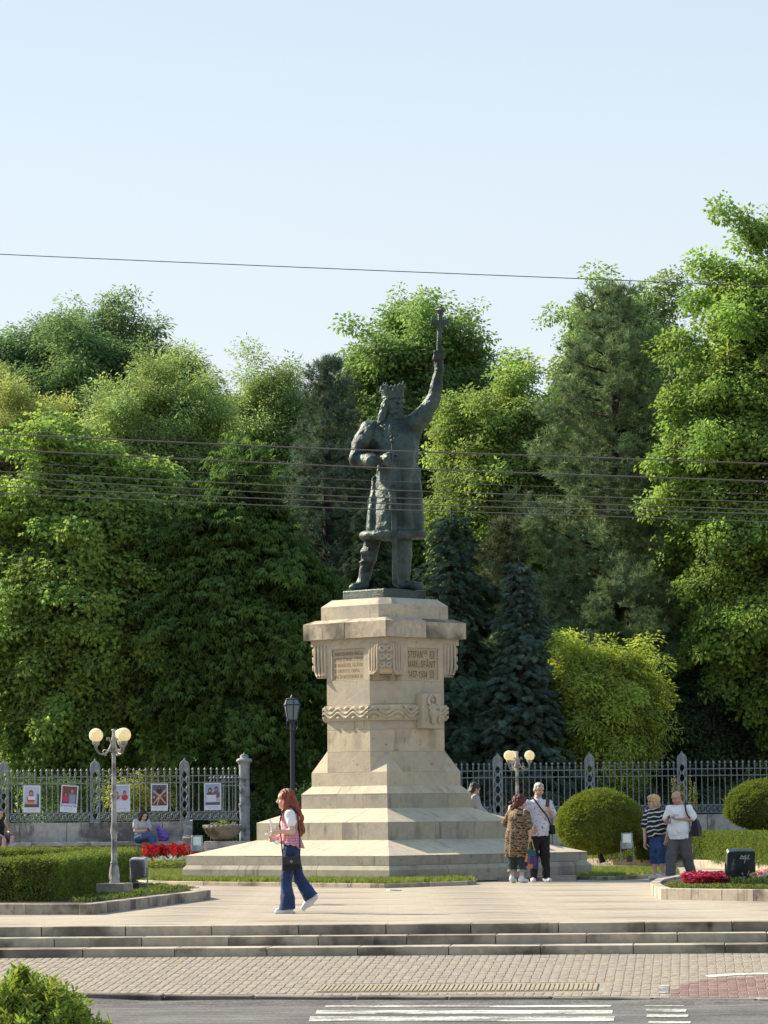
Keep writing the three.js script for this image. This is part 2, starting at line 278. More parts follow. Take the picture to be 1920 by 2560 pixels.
{ // zebra crossing: two groups of painted bars
  const root = new THREE.Group(); root.name = 'crosswalk'; root.userData.kind = 'structure'; scene.add(root);
  const bars = [[815, 2512.6, 1529, 2517.6], [792, 2525.4, 1533, 2534], [775, 2541, 1537, 2552.5], [1614, 2509, 1712, 2514.6], [1616, 2522.5, 1717, 2529], [1618, 2535.5, 1722, 2542.5], [1622, 2553.5, 1728, 2558]];
  for (const [x0, y0, x1, y1] of bars) {
    const H = ROAD + .004, f = [], N = 24; for (let i = 0; i < N; i++) { const a = lerp(x0, x1, i / N), b = lerp(x0, x1, (i + 1) / N), j = (q, k) => .7 * (hash(Math.round(q), k, 4) - .5); f.push([gp(a, y0 + j(a, 1), H), gp(a - 3, y1 + j(a, 2), H), gp(b - 3, y1 + j(b, 2), H), gp(b, y0 + j(b, 1), H)]); }
    part('painted_bar', boxUV(polyGeo(f)), M.paint, root);
  }
}
// ---------------------------------------------------------------- soft shapes: distances to tapered capsules and ellipsoids, joined smoothly and meshed
class Soft {
  constructor(lo, hi, cell) {
    this.lo = V(...lo); this.cell = cell; this.n = [0, 1, 2].map((k) => Math.ceil((hi[k] - lo[k]) / cell) + 1);
    this.f = new Float32Array(this.n[0] * this.n[1] * this.n[2]).fill(1);
  }
  each(lo, hi, pad, fn) {
    const { n, f, cell } = this, o = this.lo, r = (v, k) => clamp(Math.floor(v), 0, n[k] - 1);
    const x0 = r((lo[0] - pad - o.x) / cell, 0), x1 = r((hi[0] + pad - o.x) / cell + 1, 0), y0 = r((lo[1] - pad - o.y) / cell, 1), y1 = r((hi[1] + pad - o.y) / cell + 1, 1), z0 = r((lo[2] - pad - o.z) / cell, 2), z1 = r((hi[2] + pad - o.z) / cell + 1, 2);
    for (let k = z0; k <= z1; k++) for (let j = y0; j <= y1; j++) for (let i = x0, at = (k * n[1] + j) * n[0] + x0; i <= x1; i++, at++) f[at] = fn(f[at], o.x + i * cell, o.y + j * cell, o.z + k * cell);
    return this;
  }
  join(a, d, k) { const h = Math.max(k - Math.abs(a - d), 0) / k; return Math.min(a, d) - h * h * k / 4; }
  // tapered capsule; flat = [direction, factor] thins it along a direction
  cap(a, b, ra, rb = ra, k = .03, flat) {
    const [ax, ay, az] = a, bx = b[0] - ax, by = b[1] - ay, bz = b[2] - az, bb = bx * bx + by * by + bz * bz || 1e-9, R = Math.max(ra, rb);
    const fl = flat && V(...flat[0]).normalize(), q = flat ? 1 / flat[1] - 1 : 0, grow = flat ? Math.max(1, flat[1]) : 1;
    return this.each([0, 1, 2].map((i) => Math.min(a[i], b[i])), [0, 1, 2].map((i) => Math.max(a[i], b[i])), R * grow + k + this.cell * 2, (f, x, y, z) => {
      let px = x - ax, py = y - ay, pz = z - az; const h = clamp((px * bx + py * by + pz * bz) / bb, 0, 1);
      px -= bx * h; py -= by * h; pz -= bz * h;
      if (fl) { const t = (px * fl.x + py * fl.y + pz * fl.z) * q; px += fl.x * t; py += fl.y * t; pz += fl.z * t; }
      return this.join(f, Math.sqrt(px * px + py * py + pz * pz) - (ra + (rb - ra) * h), k);
    });
  }
  chain(pts, rs, k = .03, flat) { for (let i = 0; i < pts.length - 1; i++) this.cap(pts[i], pts[i + 1], rs[i], rs[i + 1], k, flat); return this; }
  ell(c, r, k = .02, rot, carve) {
    const m = rot && new THREE.Matrix4().makeRotationFromEuler(new THREE.Euler(...rot)).transpose(), v = V(), R = Math.max(...r), mn = Math.min(...r);
    return this.each([c[0], c[1], c[2]], [c[0], c[1], c[2]], R + k + this.cell * 2, (f, x, y, z) => {
      v.set(x - c[0], y - c[1], z - c[2]); if (m) v.applyMatrix4(m);
      const k0 = Math.hypot(v.x / r[0], v.y / r[1], v.z / r[2]), k1 = Math.hypot(v.x / (r[0] * r[0]), v.y / (r[1] * r[1]), v.z / (r[2] * r[2]));
      const d = k1 > 1e-9 ? k0 * (k0 - 1) / k1 : -mn;
      return carve ? -this.join(-f, d, k) : this.join(f, d, k);
    });
  }
  boxy(c, h, round = .01, k = .01, rot) {
    const m = rot && new THREE.Matrix4().makeRotationFromEuler(new THREE.Euler(...rot)).transpose(), v = V(), R = Math.hypot(...h);
    return this.each(c, c, R + k + this.cell * 2, (f, x, y, z) => {
      v.set(x - c[0], y - c[1], z - c[2]); if (m) v.applyMatrix4(m);
      const dx = Math.abs(v.x) - h[0] + round, dy = Math.abs(v.y) - h[1] + round, dz = Math.abs(v.z) - h[2] + round;
      return this.join(f, Math.hypot(Math.max(dx, 0), Math.max(dy, 0), Math.max(dz, 0)) + Math.min(Math.max(dx, dy, dz), 0) - round, k);
    });
  }
  all(fn) { return this.each([-1e3, -1e3, -1e3], [1e3, 1e3, 1e3], 0, fn); }
  cut(p, n, k = .006) { const d = V(...n).normalize(); return this.all((f, x, y, z) => -this.join(-f, -((x - p[0]) * d.x + (y - p[1]) * d.y + (z - p[2]) * d.z), k)); }   // keeps what lies behind the plane
  bump(fn) { const w = this.cell * 4; return this.all((f, x, y, z) => (Math.abs(f) < w + .05 ? f + fn(x, y, z) : f)); }
  mesh(color) {
    const { n, f, cell } = this, o = this.lo, [nx, ny, nz] = n, at = (i, j, k) => (k * ny + j) * nx + i, id = new Int32Array(f.length).fill(-1), P = [], I = [];
    const C = [[0, 0, 0], [1, 0, 0], [0, 1, 0], [1, 1, 0], [0, 0, 1], [1, 0, 1], [0, 1, 1], [1, 1, 1]], E = [[0, 1], [2, 3], [4, 5], [6, 7], [0, 2], [1, 3], [4, 6], [5, 7], [0, 4], [1, 5], [2, 6], [3, 7]];
    for (let k = 0; k < nz - 1; k++) for (let j = 0; j < ny - 1; j++) for (let i = 0; i < nx - 1; i++) {
      const b = at(i, j, k), v = [f[b], f[b + 1], f[b + nx], f[b + nx + 1], f[b + nx * ny], f[b + nx * ny + 1], f[b + nx * ny + nx], f[b + nx * ny + nx + 1]];
      let neg = 0; for (let q = 0; q < 8; q++) if (v[q] < 0) neg++;
      if (!neg || neg === 8) continue;
      let x = 0, y = 0, z = 0, m = 0;
      for (const [p, q] of E) if ((v[p] < 0) !== (v[q] < 0)) { const t = v[p] / (v[p] - v[q]); x += lerp(C[p][0], C[q][0], t); y += lerp(C[p][1], C[q][1], t); z += lerp(C[p][2], C[q][2], t); m++; }
      id[b] = P.length / 3; P.push(o.x + (i + x / m) * cell, o.y + (j + y / m) * cell, o.z + (k + z / m) * cell);
    }
    const quad = (a, b, c, d, flip) => { if (a < 0 || b < 0 || c < 0 || d < 0) return; flip ? I.push(a, c, b, a, d, c) : I.push(a, b, c, a, c, d); };
    for (let k = 1; k < nz - 1; k++) for (let j = 1; j < ny - 1; j++) for (let i = 1; i < nx - 1; i++) {
      const b = at(i, j, k), s = f[b] < 0;
      if (s !== f[b + 1] < 0) quad(id[b], id[b - nx], id[b - nx - nx * ny], id[b - nx * ny], s);
      if (s !== f[b + nx] < 0) quad(id[b], id[b - nx * ny], id[b - 1 - nx * ny], id[b - 1], s);
      if (s !== f[b + nx * ny] < 0) quad(id[b], id[b - 1], id[b - 1 - nx], id[b - nx], s);
    }
    for (let q = 0; q < I.length; q += 3) { const t = I[q + 1]; I[q + 1] = I[q + 2]; I[q + 2] = t; }
    const g = new THREE.BufferGeometry(); g.setAttribute('position', new THREE.Float32BufferAttribute(P, 3)); g.setIndex(I); g.computeVertexNormals();
    if (color) { const c = new Float32Array(P.length); for (let i = 0; i < P.length; i += 3) c.set(color(P[i], P[i + 1], P[i + 2]), i); g.setAttribute('color', new THREE.BufferAttribute(c, 3)); }
    return g;
  }
}
const planarUV = (g, s = 1) => { const p = g.attributes.position, uv = new Float32Array(p.count * 2); for (let i = 0; i < p.count; i++) { uv[2 * i] = (p.getX(i) + .6 * p.getZ(i)) * s; uv[2 * i + 1] = p.getY(i) * s; } g.setAttribute('uv', new THREE.BufferAttribute(uv, 2)); return g; };
// ---------------------------------------------------------------- the stone pedestal
const AX = (() => { const p = at(967.5, 2165, 71.1); p.y = 0; return p; })();
const ped = thing('stone_pedestal', 'tall stepped limestone pedestal with carved band and inscriptions under the bronze king', 'pedestal', AX, Math.PI / 4 + rad(.6));
const sq = (a) => [[-a, a], [a, a], [a, -a], [-a, -a]];
const oct = (a, c) => { const b = a - c; return [[-b, a], [b, a], [a, b], [a, -b], [b, -a], [-b, -a], [-a, -b], [-a, b]]; };
function ringBlocks(parent, name, prof, joints, mats, seed, gap = .003) {   // one course: on each of four sides blocks that meet in mitred corners
  const ain = Math.min(...prof.map((p) => p[0])) - .22, r = rng(seed);
  for (let s = 0; s < 4; s++) for (let i = 0; i <= joints.length; i++) {
    const a0 = prof[0][0], loop = [...prof, [ain, prof.at(-1)[1]], [ain, prof[0][1]]], g = gap, push = (r() - .5) * .008;
    const xl = loop.map(([a]) => (i ? a0 * (2 * joints[i - 1] - 1) + g : -a)), xr = loop.map(([a]) => (i < joints.length ? a0 * (2 * joints[i] - 1) - g : a));
    const ok = loop.map((_, k) => xl[k] < xr[k] - .01), L = loop.map(([a, y], k) => V(ok[k] ? xl[k] : (xl[k] + xr[k]) / 2, y, a + push)), R = loop.map(([a, y], k) => V(ok[k] ? xr[k] : (xl[k] + xr[k]) / 2, y, a + push));
    const f = []; for (let k = 0; k < loop.length; k++) { const m = (k + 1) % loop.length; f.push([L[k], R[k], R[m], L[m]]); }
    f.push(L.slice().reverse(), R);
    const geo = boxUV(polyGeo(f), 1, r() * 7, r() * 7);
    part(name, geo, mats[Math.floor(r() * mats.length)], parent, V(0, 0, 0), [0, s * Math.PI / 2, 0]);
  }
}
{
  const h2 = Math.SQRT2, g1 = groupPart('base_course', ped), g2 = groupPart('lower_tier', ped), g3 = groupPart('middle_tier', ped), g4 = groupPart('upper_tier', ped), sh = groupPart('shaft', ped), co = groupPart('cornice', ped);
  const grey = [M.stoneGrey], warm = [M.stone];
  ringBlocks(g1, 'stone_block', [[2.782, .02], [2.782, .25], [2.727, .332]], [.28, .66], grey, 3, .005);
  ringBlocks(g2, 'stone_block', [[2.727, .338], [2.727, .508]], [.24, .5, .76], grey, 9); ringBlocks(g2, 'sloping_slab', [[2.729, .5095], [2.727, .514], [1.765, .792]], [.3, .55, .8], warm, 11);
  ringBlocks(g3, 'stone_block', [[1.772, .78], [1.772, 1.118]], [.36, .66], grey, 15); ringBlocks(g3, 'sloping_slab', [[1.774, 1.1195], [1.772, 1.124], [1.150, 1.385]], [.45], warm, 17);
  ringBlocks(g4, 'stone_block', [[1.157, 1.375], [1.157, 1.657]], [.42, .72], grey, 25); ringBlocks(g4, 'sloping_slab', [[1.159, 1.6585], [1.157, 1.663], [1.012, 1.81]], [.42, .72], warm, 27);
  part('core', boxUV(merge([box(5.2, .3, 5.2, 0, .17, 0), box(3.2, .45, 3.2, 0, .55, 0), box(2.1, .6, 2.1, 0, 1.1, 0), box(1.45, 3.4, 1.45, 0, 3.1, 0), box(1.8, .4, 1.8, 0, 4.8, 0)])), M.joint, ped);
  // shaft: courses of an eight-sided prism, the upper one carrying the inscriptions
  const A = 1.0126, CH8 = .4356, bev = .004;
  const course = (y0, y1, m, ox) => { const P = oct(A, CH8), Q = oct(A - bev, CH8); return boxUV(polyGeo([...frustum(Q, y0 + .001, P, y0 + .005).slice(0, 8), ...frustum(P, y0 + .005, P, y1 - .005).slice(0, 8), ...frustum(P, y1 - .005, Q, y1 - .001)]), 1, ox, ox * .7); };
  part('stone_course', boxUV(polyGeo(frustum(sq(1.0142), 1.81, sq(1.0142), 2.07)), 1, 2, 3), M.stone, sh);
  [[2.07, 2.46], [2.46, 2.88], [2.88, 3.36], [3.36, 3.80]].forEach(([a, b], i) => part('stone_course', course(a, b, 0, i * 1.37 + .4), M.stone, sh));
  { // inscription course with sunk panels, cut out of the block
    const ev = new Evaluator(); ev.useGroups = false; ev.attributes = ['position', 'normal'];
    let b = new Brush(polyGeo(frustum(oct(A, CH8), 3.801, oct(A, CH8), 4.5)));
    for (let s = 0; s < 4; s++) { const c = new Brush(moved(new THREE.BoxGeometry(.86, .60, .12), 0, 4.13, A + .06 - .022).rotateY(s * Math.PI / 2)); c.updateMatrixWorld(); b.updateMatrixWorld(); b = ev.evaluate(b, c, SUBTRACTION); }
    part('stone_course', boxUV(b.geometry, 1, .3, .9), M.stone, sh);
  }
  part('stone_course', boxUV(polyGeo(frustum(sq(1.0045 + .006), 4.50, sq(1.0045 + .006), 4.625)), 1, 4, 1), M.stone, sh);
  // corner spurs
  for (let s = 0; s < 4; s++) { const c = 1.0141, e = c - CH8; const p = [V(-c, 2.07, c), V(-c, 2.07, e), V(-e, 2.07, c), V(-c + CH8 / 2, 2.485, c - CH8 / 2)]; part('spur', boxUV(polyGeo([[p[0], p[2], p[3]], [p[1], p[0], p[3]], [p[0], p[1], p[2]], [p[2], p[1], p[3]]]), 1, s, 0), M.stone, sh, V(0, .0005, 0), [0, s * Math.PI / 2, 0]); }
  // cornice and the two blocks above it
  ringBlocks(co, 'stone_block', [[1.1116, 4.625], [1.1116, 4.93], [.95, 5.002]], [.5], [M.stoneDark], 31);
  { const O1 = oct(.955, .178), O2 = oct(.801, .17); part('top_block', boxUV(polyGeo([...frustum(O1, 4.99, O1, 5.255).slice(0, 8), ...frustum(O1, 5.255, O2, 5.39)]), 1, 6, 2), mat({ color: rgb(.60, .515, .385), map: withTex(T.stone, .5), bumpMap: withTex(T.stoneBump, .5), bumpScale: .008, roughness: .92 }), co); }
  // inscriptions
  const carve = (draw) => {
    const paint = (dark, light) => (c, w, h) => { c.fillStyle = light; c.fillRect(0, 0, w, h); if (!dark.flat) { const r = rng(4); for (let i = 0; i < 260; i++) { const k = Math.floor(205 + 40 * r()); c.fillStyle = `rgba(${k},${k - 6},${k - 16},.16)`; c.beginPath(); c.arc(r() * w, r() * h, 8 + 60 * r(), 0, 7); c.fill(); } } c.fillStyle = c.strokeStyle = dark.c; draw(c, w, h); };
    return mat({ color: rgb(.55, .465, .34), map: canvasTex(1024, 716, paint({ c: 'rgb(158,146,130)' }, 'rgb(232,228,218)')), bumpMap: canvasTex(1024, 716, paint({ c: '#000', flat: 1 }, '#fff'), false), bumpScale: .010, roughness: .9 });
  };
  const words = (c, text, x, y, h, w) => { c.save(); c.font = `bold ${h}px sans-serif`; c.textBaseline = 'alphabetic'; c.translate(x, y); c.scale(w / c.measureText(text).width, 1); c.fillText(text, 0, 0); c.restore(); };
  const knot = (c, x, y, s) => { c.fillRect(x, y, s * .9, s); c.globalCompositeOperation = 'source-over'; const f = c.fillStyle; c.fillStyle = f === '#000000' ? '#fff' : 'rgb(228,222,210)'; for (const [i, j] of [[.27, .28], [.63, .28], [.27, .72], [.63, .72]]) { c.beginPath(); c.arc(x + s * i, y + s * j, s * .19, 0, 7); c.fill(); } c.fillRect(x + s * .36, y + s * .08, s * .18, s * .84); c.fillStyle = f; for (const [i, j] of [[.27, .28], [.63, .28], [.27, .72], [.63, .72]]) { c.beginPath(); c.arc(x + s * i, y + s * j, s * .085, 0, 7); c.fill(); } };
  const right = carve((c) => { words(c, 'ȘTEFAN', 40, 220, 215, 500); words(c, 'CEL', 560, 130, 110, 130); words(c, 'MARE', 40, 445, 215, 330); words(c, 'și', 385, 452, 105, 60); words(c, 'SFÂNT', 460, 445, 215, 500); words(c, '1457-1504', 40, 680, 215, 640); knot(c, 770, 60, 170); knot(c, 760, 510, 165); });
  const left = carve((c) => { ['DOMN DIN MUNTE PÂNĂ LA', 'VITEAZ ȘI MARE, CTITOR', 'DE MĂNĂSTIRI, FĂCĂTOR', 'DE DREPTATE. CHIPUL', 'SĂU ÎN MOȘTENIREA SA'].forEach((t, i) => words(c, t, 50, 150 + i * 133, 112, i === 3 ? 830 : 925)); });
  const panel = (m, s) => part('inscription', new THREE.PlaneGeometry(.85, .59), m, ped, V(0, 4.13, 0).add(V(Math.sin(s), 0, Math.cos(s)).multiplyScalar(A - .018)), [0, s, 0]);
  panel(right, 0); panel(left, -Math.PI / 2);
  // carved wave band
  const band = groupPart('wave_band', ped), dB = .085, y0 = 3.05, y1 = 3.345;
  const relief = (len, lambda, phase) => {
    const nu = Math.round(len / .011), nv = 27, H = y1 - y0, p = [], idx = [];
    for (let j = 0; j <= nv; j++) for (let i = 0; i <= nu; i++) {
      const u = i / nu * len, v = j / nv, w = .16 * Math.sin(2 * Math.PI * (u / lambda + phase)), e = Math.min(v, 1 - v);
      const ridge = (c, wd) => Math.sqrt(Math.max(0, 1 - ((v - c) / wd) ** 2)); let h = Math.max(ridge(.5 + .125 + w, .125), ridge(.5 - .125 + w, .125));
      const ph = (u / lambda + phase) % 1, lens = (cu, cv) => { let d = ph - cu; d -= Math.round(d); return Math.sqrt(Math.max(0, 1 - (d / .17) ** 2 - ((v - cv) / .13) ** 2)); };
      h = Math.max(h, .95 * lens(.75, .80), .95 * lens(.25, .20), v > .80 + w * .9 && v > .9 ? .0 : 0);
      p.push(u, y0 + v * H, -.045 + .052 * h * smoothstep(e, 0, .05));
    }
    for (let j = 0; j < nv; j++) for (let i = 0; i < nu; i++) { const a = j * (nu + 1) + i; idx.push(a, a + 1, a + nu + 2, a, a + nu + 2, a + nu + 1); }
    const g = new THREE.BufferGeometry(); g.setAttribute('position', new THREE.Float32BufferAttribute(p, 3)); g.setIndex(idx); g.computeVertexNormals(); return planarUV(g, 1);
  };
  const R8 = oct(A + dB, CH8 + dB * (2 - h2));
  for (let i = 0; i < 8; i++) {
    const a = R8[i], b = R8[(i + 1) % 8], len = Math.hypot(b[0] - a[0], b[1] - a[1]), short = i % 2, n = short ? 1.5 : 3;
    part('wave_relief', relief(len, len / n, short ? 0 : .25), M.stone, band, V(a[0], 0, a[1]), [0, -Math.atan2(b[1] - a[1], b[0] - a[0]), 0]);
  }
  const S8 = oct(A + dB - .04, CH8 + (dB - .04) * (2 - h2));
  part('band_body', boxUV(polyGeo(frustum(S8, y0 + .004, S8, y1 - .004))), M.stone, band);
  // scroll brackets on the four chamfered corners
  for (let s = 0; s < 4; s++) {
    const br = groupPart('scroll_bracket', ped); br.rotation.y = s * Math.PI / 2 - Math.PI / 4; const D = 1.124, topY = 4.5, out = .27, hw = .125, list = [];
    const body = new THREE.Shape(); body.moveTo(0, 0); body.lineTo(0, -.60); body.quadraticCurveTo(.16, -.62, .19, -.52); body.lineTo(out - .05, -.40); body.lineTo(out - .02, 0); body.closePath();
    const bg = new THREE.ExtrudeGeometry(body, { depth: hw * 2, bevelEnabled: false }).translate(0, 0, -hw).rotateY(-Math.PI / 2).translate(0, topY, D - .004);
    part('bracket_block', boxUV(bg), M.stone, br);
    const spiral = (x, y, r0) => { const pts = []; for (let i = 0; i <= 36; i++) { const a = -i / 36 * 3.6 * Math.PI + Math.PI / 2, r = r0 * (1 - .72 * i / 36); pts.push(V(x + Math.sign(x) * -Math.cos(a) * r, y + Math.sin(a) * r, 0)); } return moved(tube(pts, .019, 48, 6), 0, 0, D + out - .012); };
    for (const [k, r0] of [[0, .082], [1, .076], [2, .068]]) for (const sx of [-1, 1]) { const y = topY - .10 - k * .155, g = merge([spiral(sx * (.068 - k * .004), y, r0 - .018), moved(new THREE.CylinderGeometry(r0, r0, out - .03, 20), sx * (.068 - k * .004), y, D + (out - .03) / 2, Math.PI / 2)]); part('volute', planarUV(g, 1), M.stone, br); }
    for (const sx of [-1, 1]) for (let i = 0; i < 4; i++) {   // fluted ribbons fanning out on both flanks
      const t = i / 3, x0 = lerp(.15, .292, t), z0 = lerp(out - .05, .02, t), pts = [V(sx * (x0 - .01), topY - .005, D + z0), V(sx * x0, topY - .14, D + z0), V(sx * (x0 + .002), topY - .38, D + z0), V(sx * (x0 + .02 * (1 - t)), topY - .50 - .03 * (1 - t), D + z0 * .9), V(sx * Math.min(.295, x0 + .075 * (1 - t) + .01), topY - .585, D + z0 * .75 + .005)];
      part('ribbon', planarUV(tube(pts, .027, 18, 7), 1), M.stone, br);
    }
    for (const sx of [-1, 1]) part('volute', planarUV(moved(new THREE.TorusGeometry(.032, .016, 6, 16), sx * .268, topY - .555, D + .045), 1), M.stone, br);
    { const f = []; for (const sx of [-1, 1]) f.push([V(sx * .125, topY, D + out - .05), V(sx * .3, topY, D + .012), V(sx * .3, topY - .60, D + .01), V(sx * .125, topY - .60, D + .16)]); f.push([V(-.125, topY - .6, D + .16), V(.125, topY - .6, D + .16), V(.3, topY - .6, D + .01), V(-.3, topY - .6, D + .01)]); part('bracket_flank', boxUV(polyGeo(f)), M.stone, br); }
  }
  { // plaque with a bull's head in relief, on the right-hand face
    const pl = groupPart('bull_plaque', ped, V(.06, 0, A)); const dep = .17;
    part('plaque_block', boxUV(rbox(.52, .66, dep, .008, 0, 3.225, dep / 2 + .002)), M.stone, pl);
    const s = new Soft([-.27, 2.88, dep - .05], [.27, 3.57, dep + .15], .0075), z = dep;
    s.chain([[-.005, 3.28, z + .03], [-.01, 3.18, z + .04], [0, 3.03, z + .05]], [.085, .075, .05], .03);
    s.ell([0, 3.005, z + .05], [.058, .035, .035], .02); s.ell([0, 3.30, z + .02], [.10, .045, .05], .03);
    for (const q of [-1, 1]) { s.ell([q * .072, 3.235, z + .045], [.022, .016, .02], .012); s.cap([q * .085, 3.275, z + .02], [q * .165, 3.325, z + .015], .026, .010, .02); s.ell([q * .024, 3.005, z + .085], [.010, .008, .012], .006, 0, true); const h = []; for (let i = 0; i <= 10; i++) { const a = -.55 + i / 10 * 1.95; h.push([q * (.115 * Math.cos(a) + .0), 3.42 + .105 * Math.sin(a), z + .022]); } s.chain(h, h.map((_, i) => .034 - .0026 * i), .012); }
    for (let i = 0; i < 5; i++) { const a = i * 2 * Math.PI / 5 + .3; s.cap([.01, 3.425, z + .02], [.01 + .045 * Math.cos(a), 3.425 + .045 * Math.sin(a), z + .012], .02, .008, .012); }
    const cr = []; for (let i = 0; i <= 8; i++) { const a = Math.PI * .55 + i / 8 * Math.PI * .9; cr.push([.215 + .055 * Math.cos(a), 3.06 + .075 * Math.sin(a), z + .012]); } s.chain(cr, cr.map((_, i) => .008 + .014 * Math.sin(i / 8 * Math.PI)), .01);
    for (let i = 0; i < 6; i++) { const a = i * Math.PI / 3; s.ell([-.175 + .028 * Math.cos(a), 3.075 + .034 * Math.sin(a), z + .01], [.018, .018, .014], .005); }
    part('bull_head', planarUV(s.mesh(), 1), M.stone, pl);
  }
}
// ---------------------------------------------------------------- the bronze statue
M.bronze = mat({ color: rgb(.072, .116, .104), map: withTex(T.stain, .55), bumpMap: withTex(T.stoneBump, 1.6), bumpScale: .022, roughness: .42, metalness: .35 });
{
  const sp = (cx, cy, z = 0) => [((cx - 341) + .0100 * (2075 - cy)) * .002735, (2075 - cy) * .00276, z];   // measured on the statue's front, in metres above its plinth
  const st = thing('bronze_statue', 'dark green bronze statue of a crowned bearded king raising a cross, on the stone pedestal', 'statue', V(AX.x, 5.58, AX.z));
  const pl = part('plinth', boxUV(new RoundedBoxGeometry(1.146, .19, 1.146, 3, .03)), M.bronze, st, V(0, -.094, 0), [0, Math.PI / 4, 0]);
  const s = new Soft([-.95, -.03, -.75], [1.25, 4.75, .85], .018);
  // legs and boots, the right one set back, the left one forward
  s.chain([sp(262, 1700, -.12), sp(232, 1830, -.16), sp(205, 1960, -.2), sp(180, 2020, -.2)], [.175, .15, .115, .11], .04); s.chain([sp(190, 2030, -.18), sp(120, 2052, .02)], [.10, .07], .04);
  s.ell(sp(228, 1800, -.10), [.155, .09, .16], .03); s.ell(sp(215, 1870, -.15), [.15, .03, .15], .02);
  s.chain([sp(472, 1700, .05), sp(480, 1830, .06), sp(478, 1950, .05), sp(470, 2025, .02)], [.175, .155, .125, .12], .04); s.chain([sp(470, 2040, .05), sp(590, 2050, .30)], [.105, .075], .05); s.ell(sp(478, 1865, .06), [.155, .03, .16], .02);
  s.cut([0, -.001, 0], [0, -1, 0]);
  // long coat: a bell of folds over the trunk
  const ct = new Soft([-.80, .80, -.75], [1.15, 3.3, .85], .018);
  const coat = [[1000, 330 - 10, 578, .34], [1120, 300, 580, .33], [1230, 280, 582, .33], [1340, 268, 588, .35], [1450, 255, 596, .385], [1560, 235, 606, .42], [1650, 212, 614, .45]];
  for (let i = 0; i < coat.length - 1; i++) { const [y, l, r, d] = coat[i], [y2, l2, r2, d2] = coat[i + 1]; const c = sp((l + r) / 2, y), c2 = sp((l2 + r2) / 2, y2), w = (r - l) / 2 * .002735, w2 = (r2 - l2) / 2 * .002735; ct.cap(c, c2, w, w2, .06, [[0, 0, 1], d / w]); }
  // skirt is open below: what hangs under the hem is cut and the fur trim closes it
  // chest, shoulders and collar
  s.chain([sp(430, 1120), sp(420, 1000, -.02), sp(405, 930, -.03)], [.44, .44, .30], .10, [[0, 0, 1], .72]);
  s.ell(sp(265, 960, -.03), [.22, .17, .24], .10); s.ell(sp(525, 905, -.02), [.17, .15, .22], .10);
  s.chain([sp(310, 905, .02), sp(400, 935, .20), sp(480, 890, .05)], [.09, .08, .09], .05);
  s.cap(sp(405, 900), sp(400, 800), .17, .15, .06);
  // right arm bent across the belt, fist on the hilt
  s.chain([sp(245, 960, -.02), sp(170, 1080, .02), sp(150, 1150, .10)], [.18, .15, .135], .06); s.chain([sp(158, 1150, .10), sp(250, 1172, .34), sp(340, 1168, .46)], [.15, .125, .095], .05);
  s.chain([sp(238, 945, -.02), sp(190, 1040, .0)], [.20, .215], .05);
  s.ell(sp(385, 1165, .50), [.125, .10, .09], .05); for (let i = 0; i < 4; i++) s.cap(sp(372 + i * 3, 1130 + i * 24, .58), sp(428, 1138 + i * 22, .55), .036, .03, .012);
  // left arm raised, with a wide sleeve
  s.chain([sp(530, 905, -.02), sp(610, 850, .0), sp(682, 740, .04)], [.18, .165, .125], .08); s.chain([sp(675, 760, .04), sp(712, 640, .06), sp(730, 520, .08), sp(732, 470, .08)], [.128, .112, .084, .072], .05);
  s.chain([sp(560, 905), sp(640, 845, .02), sp(715, 720, .04)], [.11, .105, .075], .05); s.chain([sp(575, 960), sp(590, 900)], [.10, .12], .08);
  s.cap(sp(730, 480, .08), sp(730, 425, .09), .085, .095, .04); for (let i = 0; i < 4; i++) s.cap(sp(698, 400 + i * 17, .16), sp(752, 394 + i * 17, .17), .03, .028, .01); s.cap(sp(765, 440, .10), sp(752, 395, .15), .035, .03, .02);
  // folds and fur of the coat
  ct.cut([0, 1.06, 0], [0, -1, 0]); ct.bump((x, y, z) => -.042 * Math.sin(x * 17 + 2.2 * n3(x * 2, y * .5, z)) * smoothstep(y, 1.0, 1.3) * (1 - smoothstep(y, 2.3, 2.9)) + .012 * n3(x * 5, y * 3.5, z * 5) + .008 * n3(x * 18, y * 14, z * 18) + (Math.abs(x - .22) < .11 && y > 1.15 && z > .1 ? -.035 * (.45 + .55 * n3(x * 20, y * 20, z * 20)) : 0));
  part('coat', planarUV(ct.mesh(), 1), M.bronze, st);
  s.bump((x, y, z) => { const skirt = smoothstep(y, 1.0, 1.3) * (1 - smoothstep(y, 2.3, 2.9)); return -.040 * Math.sin(x * 17 + 2.2 * n3(x * 2, y * .5, z)) * (y < 2.75 ? skirt : 0) + .013 * n3(x * 5, y * 3.5, z * 5) + .007 * n3(x * 16, y * 14, z * 16); });
  s.bump((x, y, z) => (Math.abs(x - .22) < .10 && y > 1.15 && y < 3.2 && z > .1 ? -.03 * (.5 + .5 * n3(x * 22, y * 22, z * 22)) : 0));
  part('figure', planarUV(s.mesh(), 1), M.bronze, st);
  { // thick fur hem round the skirt
    const h = new Soft([-.75, .86, -.7], [1.05, 1.3, .75], .018), c = sp(402, 1685), N = 40; for (let i = 0; i < N; i++) { const a = i / N * 2 * Math.PI, b = (i + 1) / N * 2 * Math.PI, p = (t) => [c[0] + .555 * Math.cos(t), c[1] + .02 * Math.cos(t + 1), .44 * Math.sin(t)]; h.cap(p(a), p(b), .095, .095, .02, [[0, 1, 0], .95]); }
    h.ell([c[0], c[1] + .05, 0], [.56, .07, .44], .03); h.bump((x, y, z) => .010 * n3(x * 7, y * 6, z * 7) + .008 * n3(x * 24, y * 20, z * 24)); part('fur_hem', planarUV(h.mesh(), 1), M.bronze, st);
  }
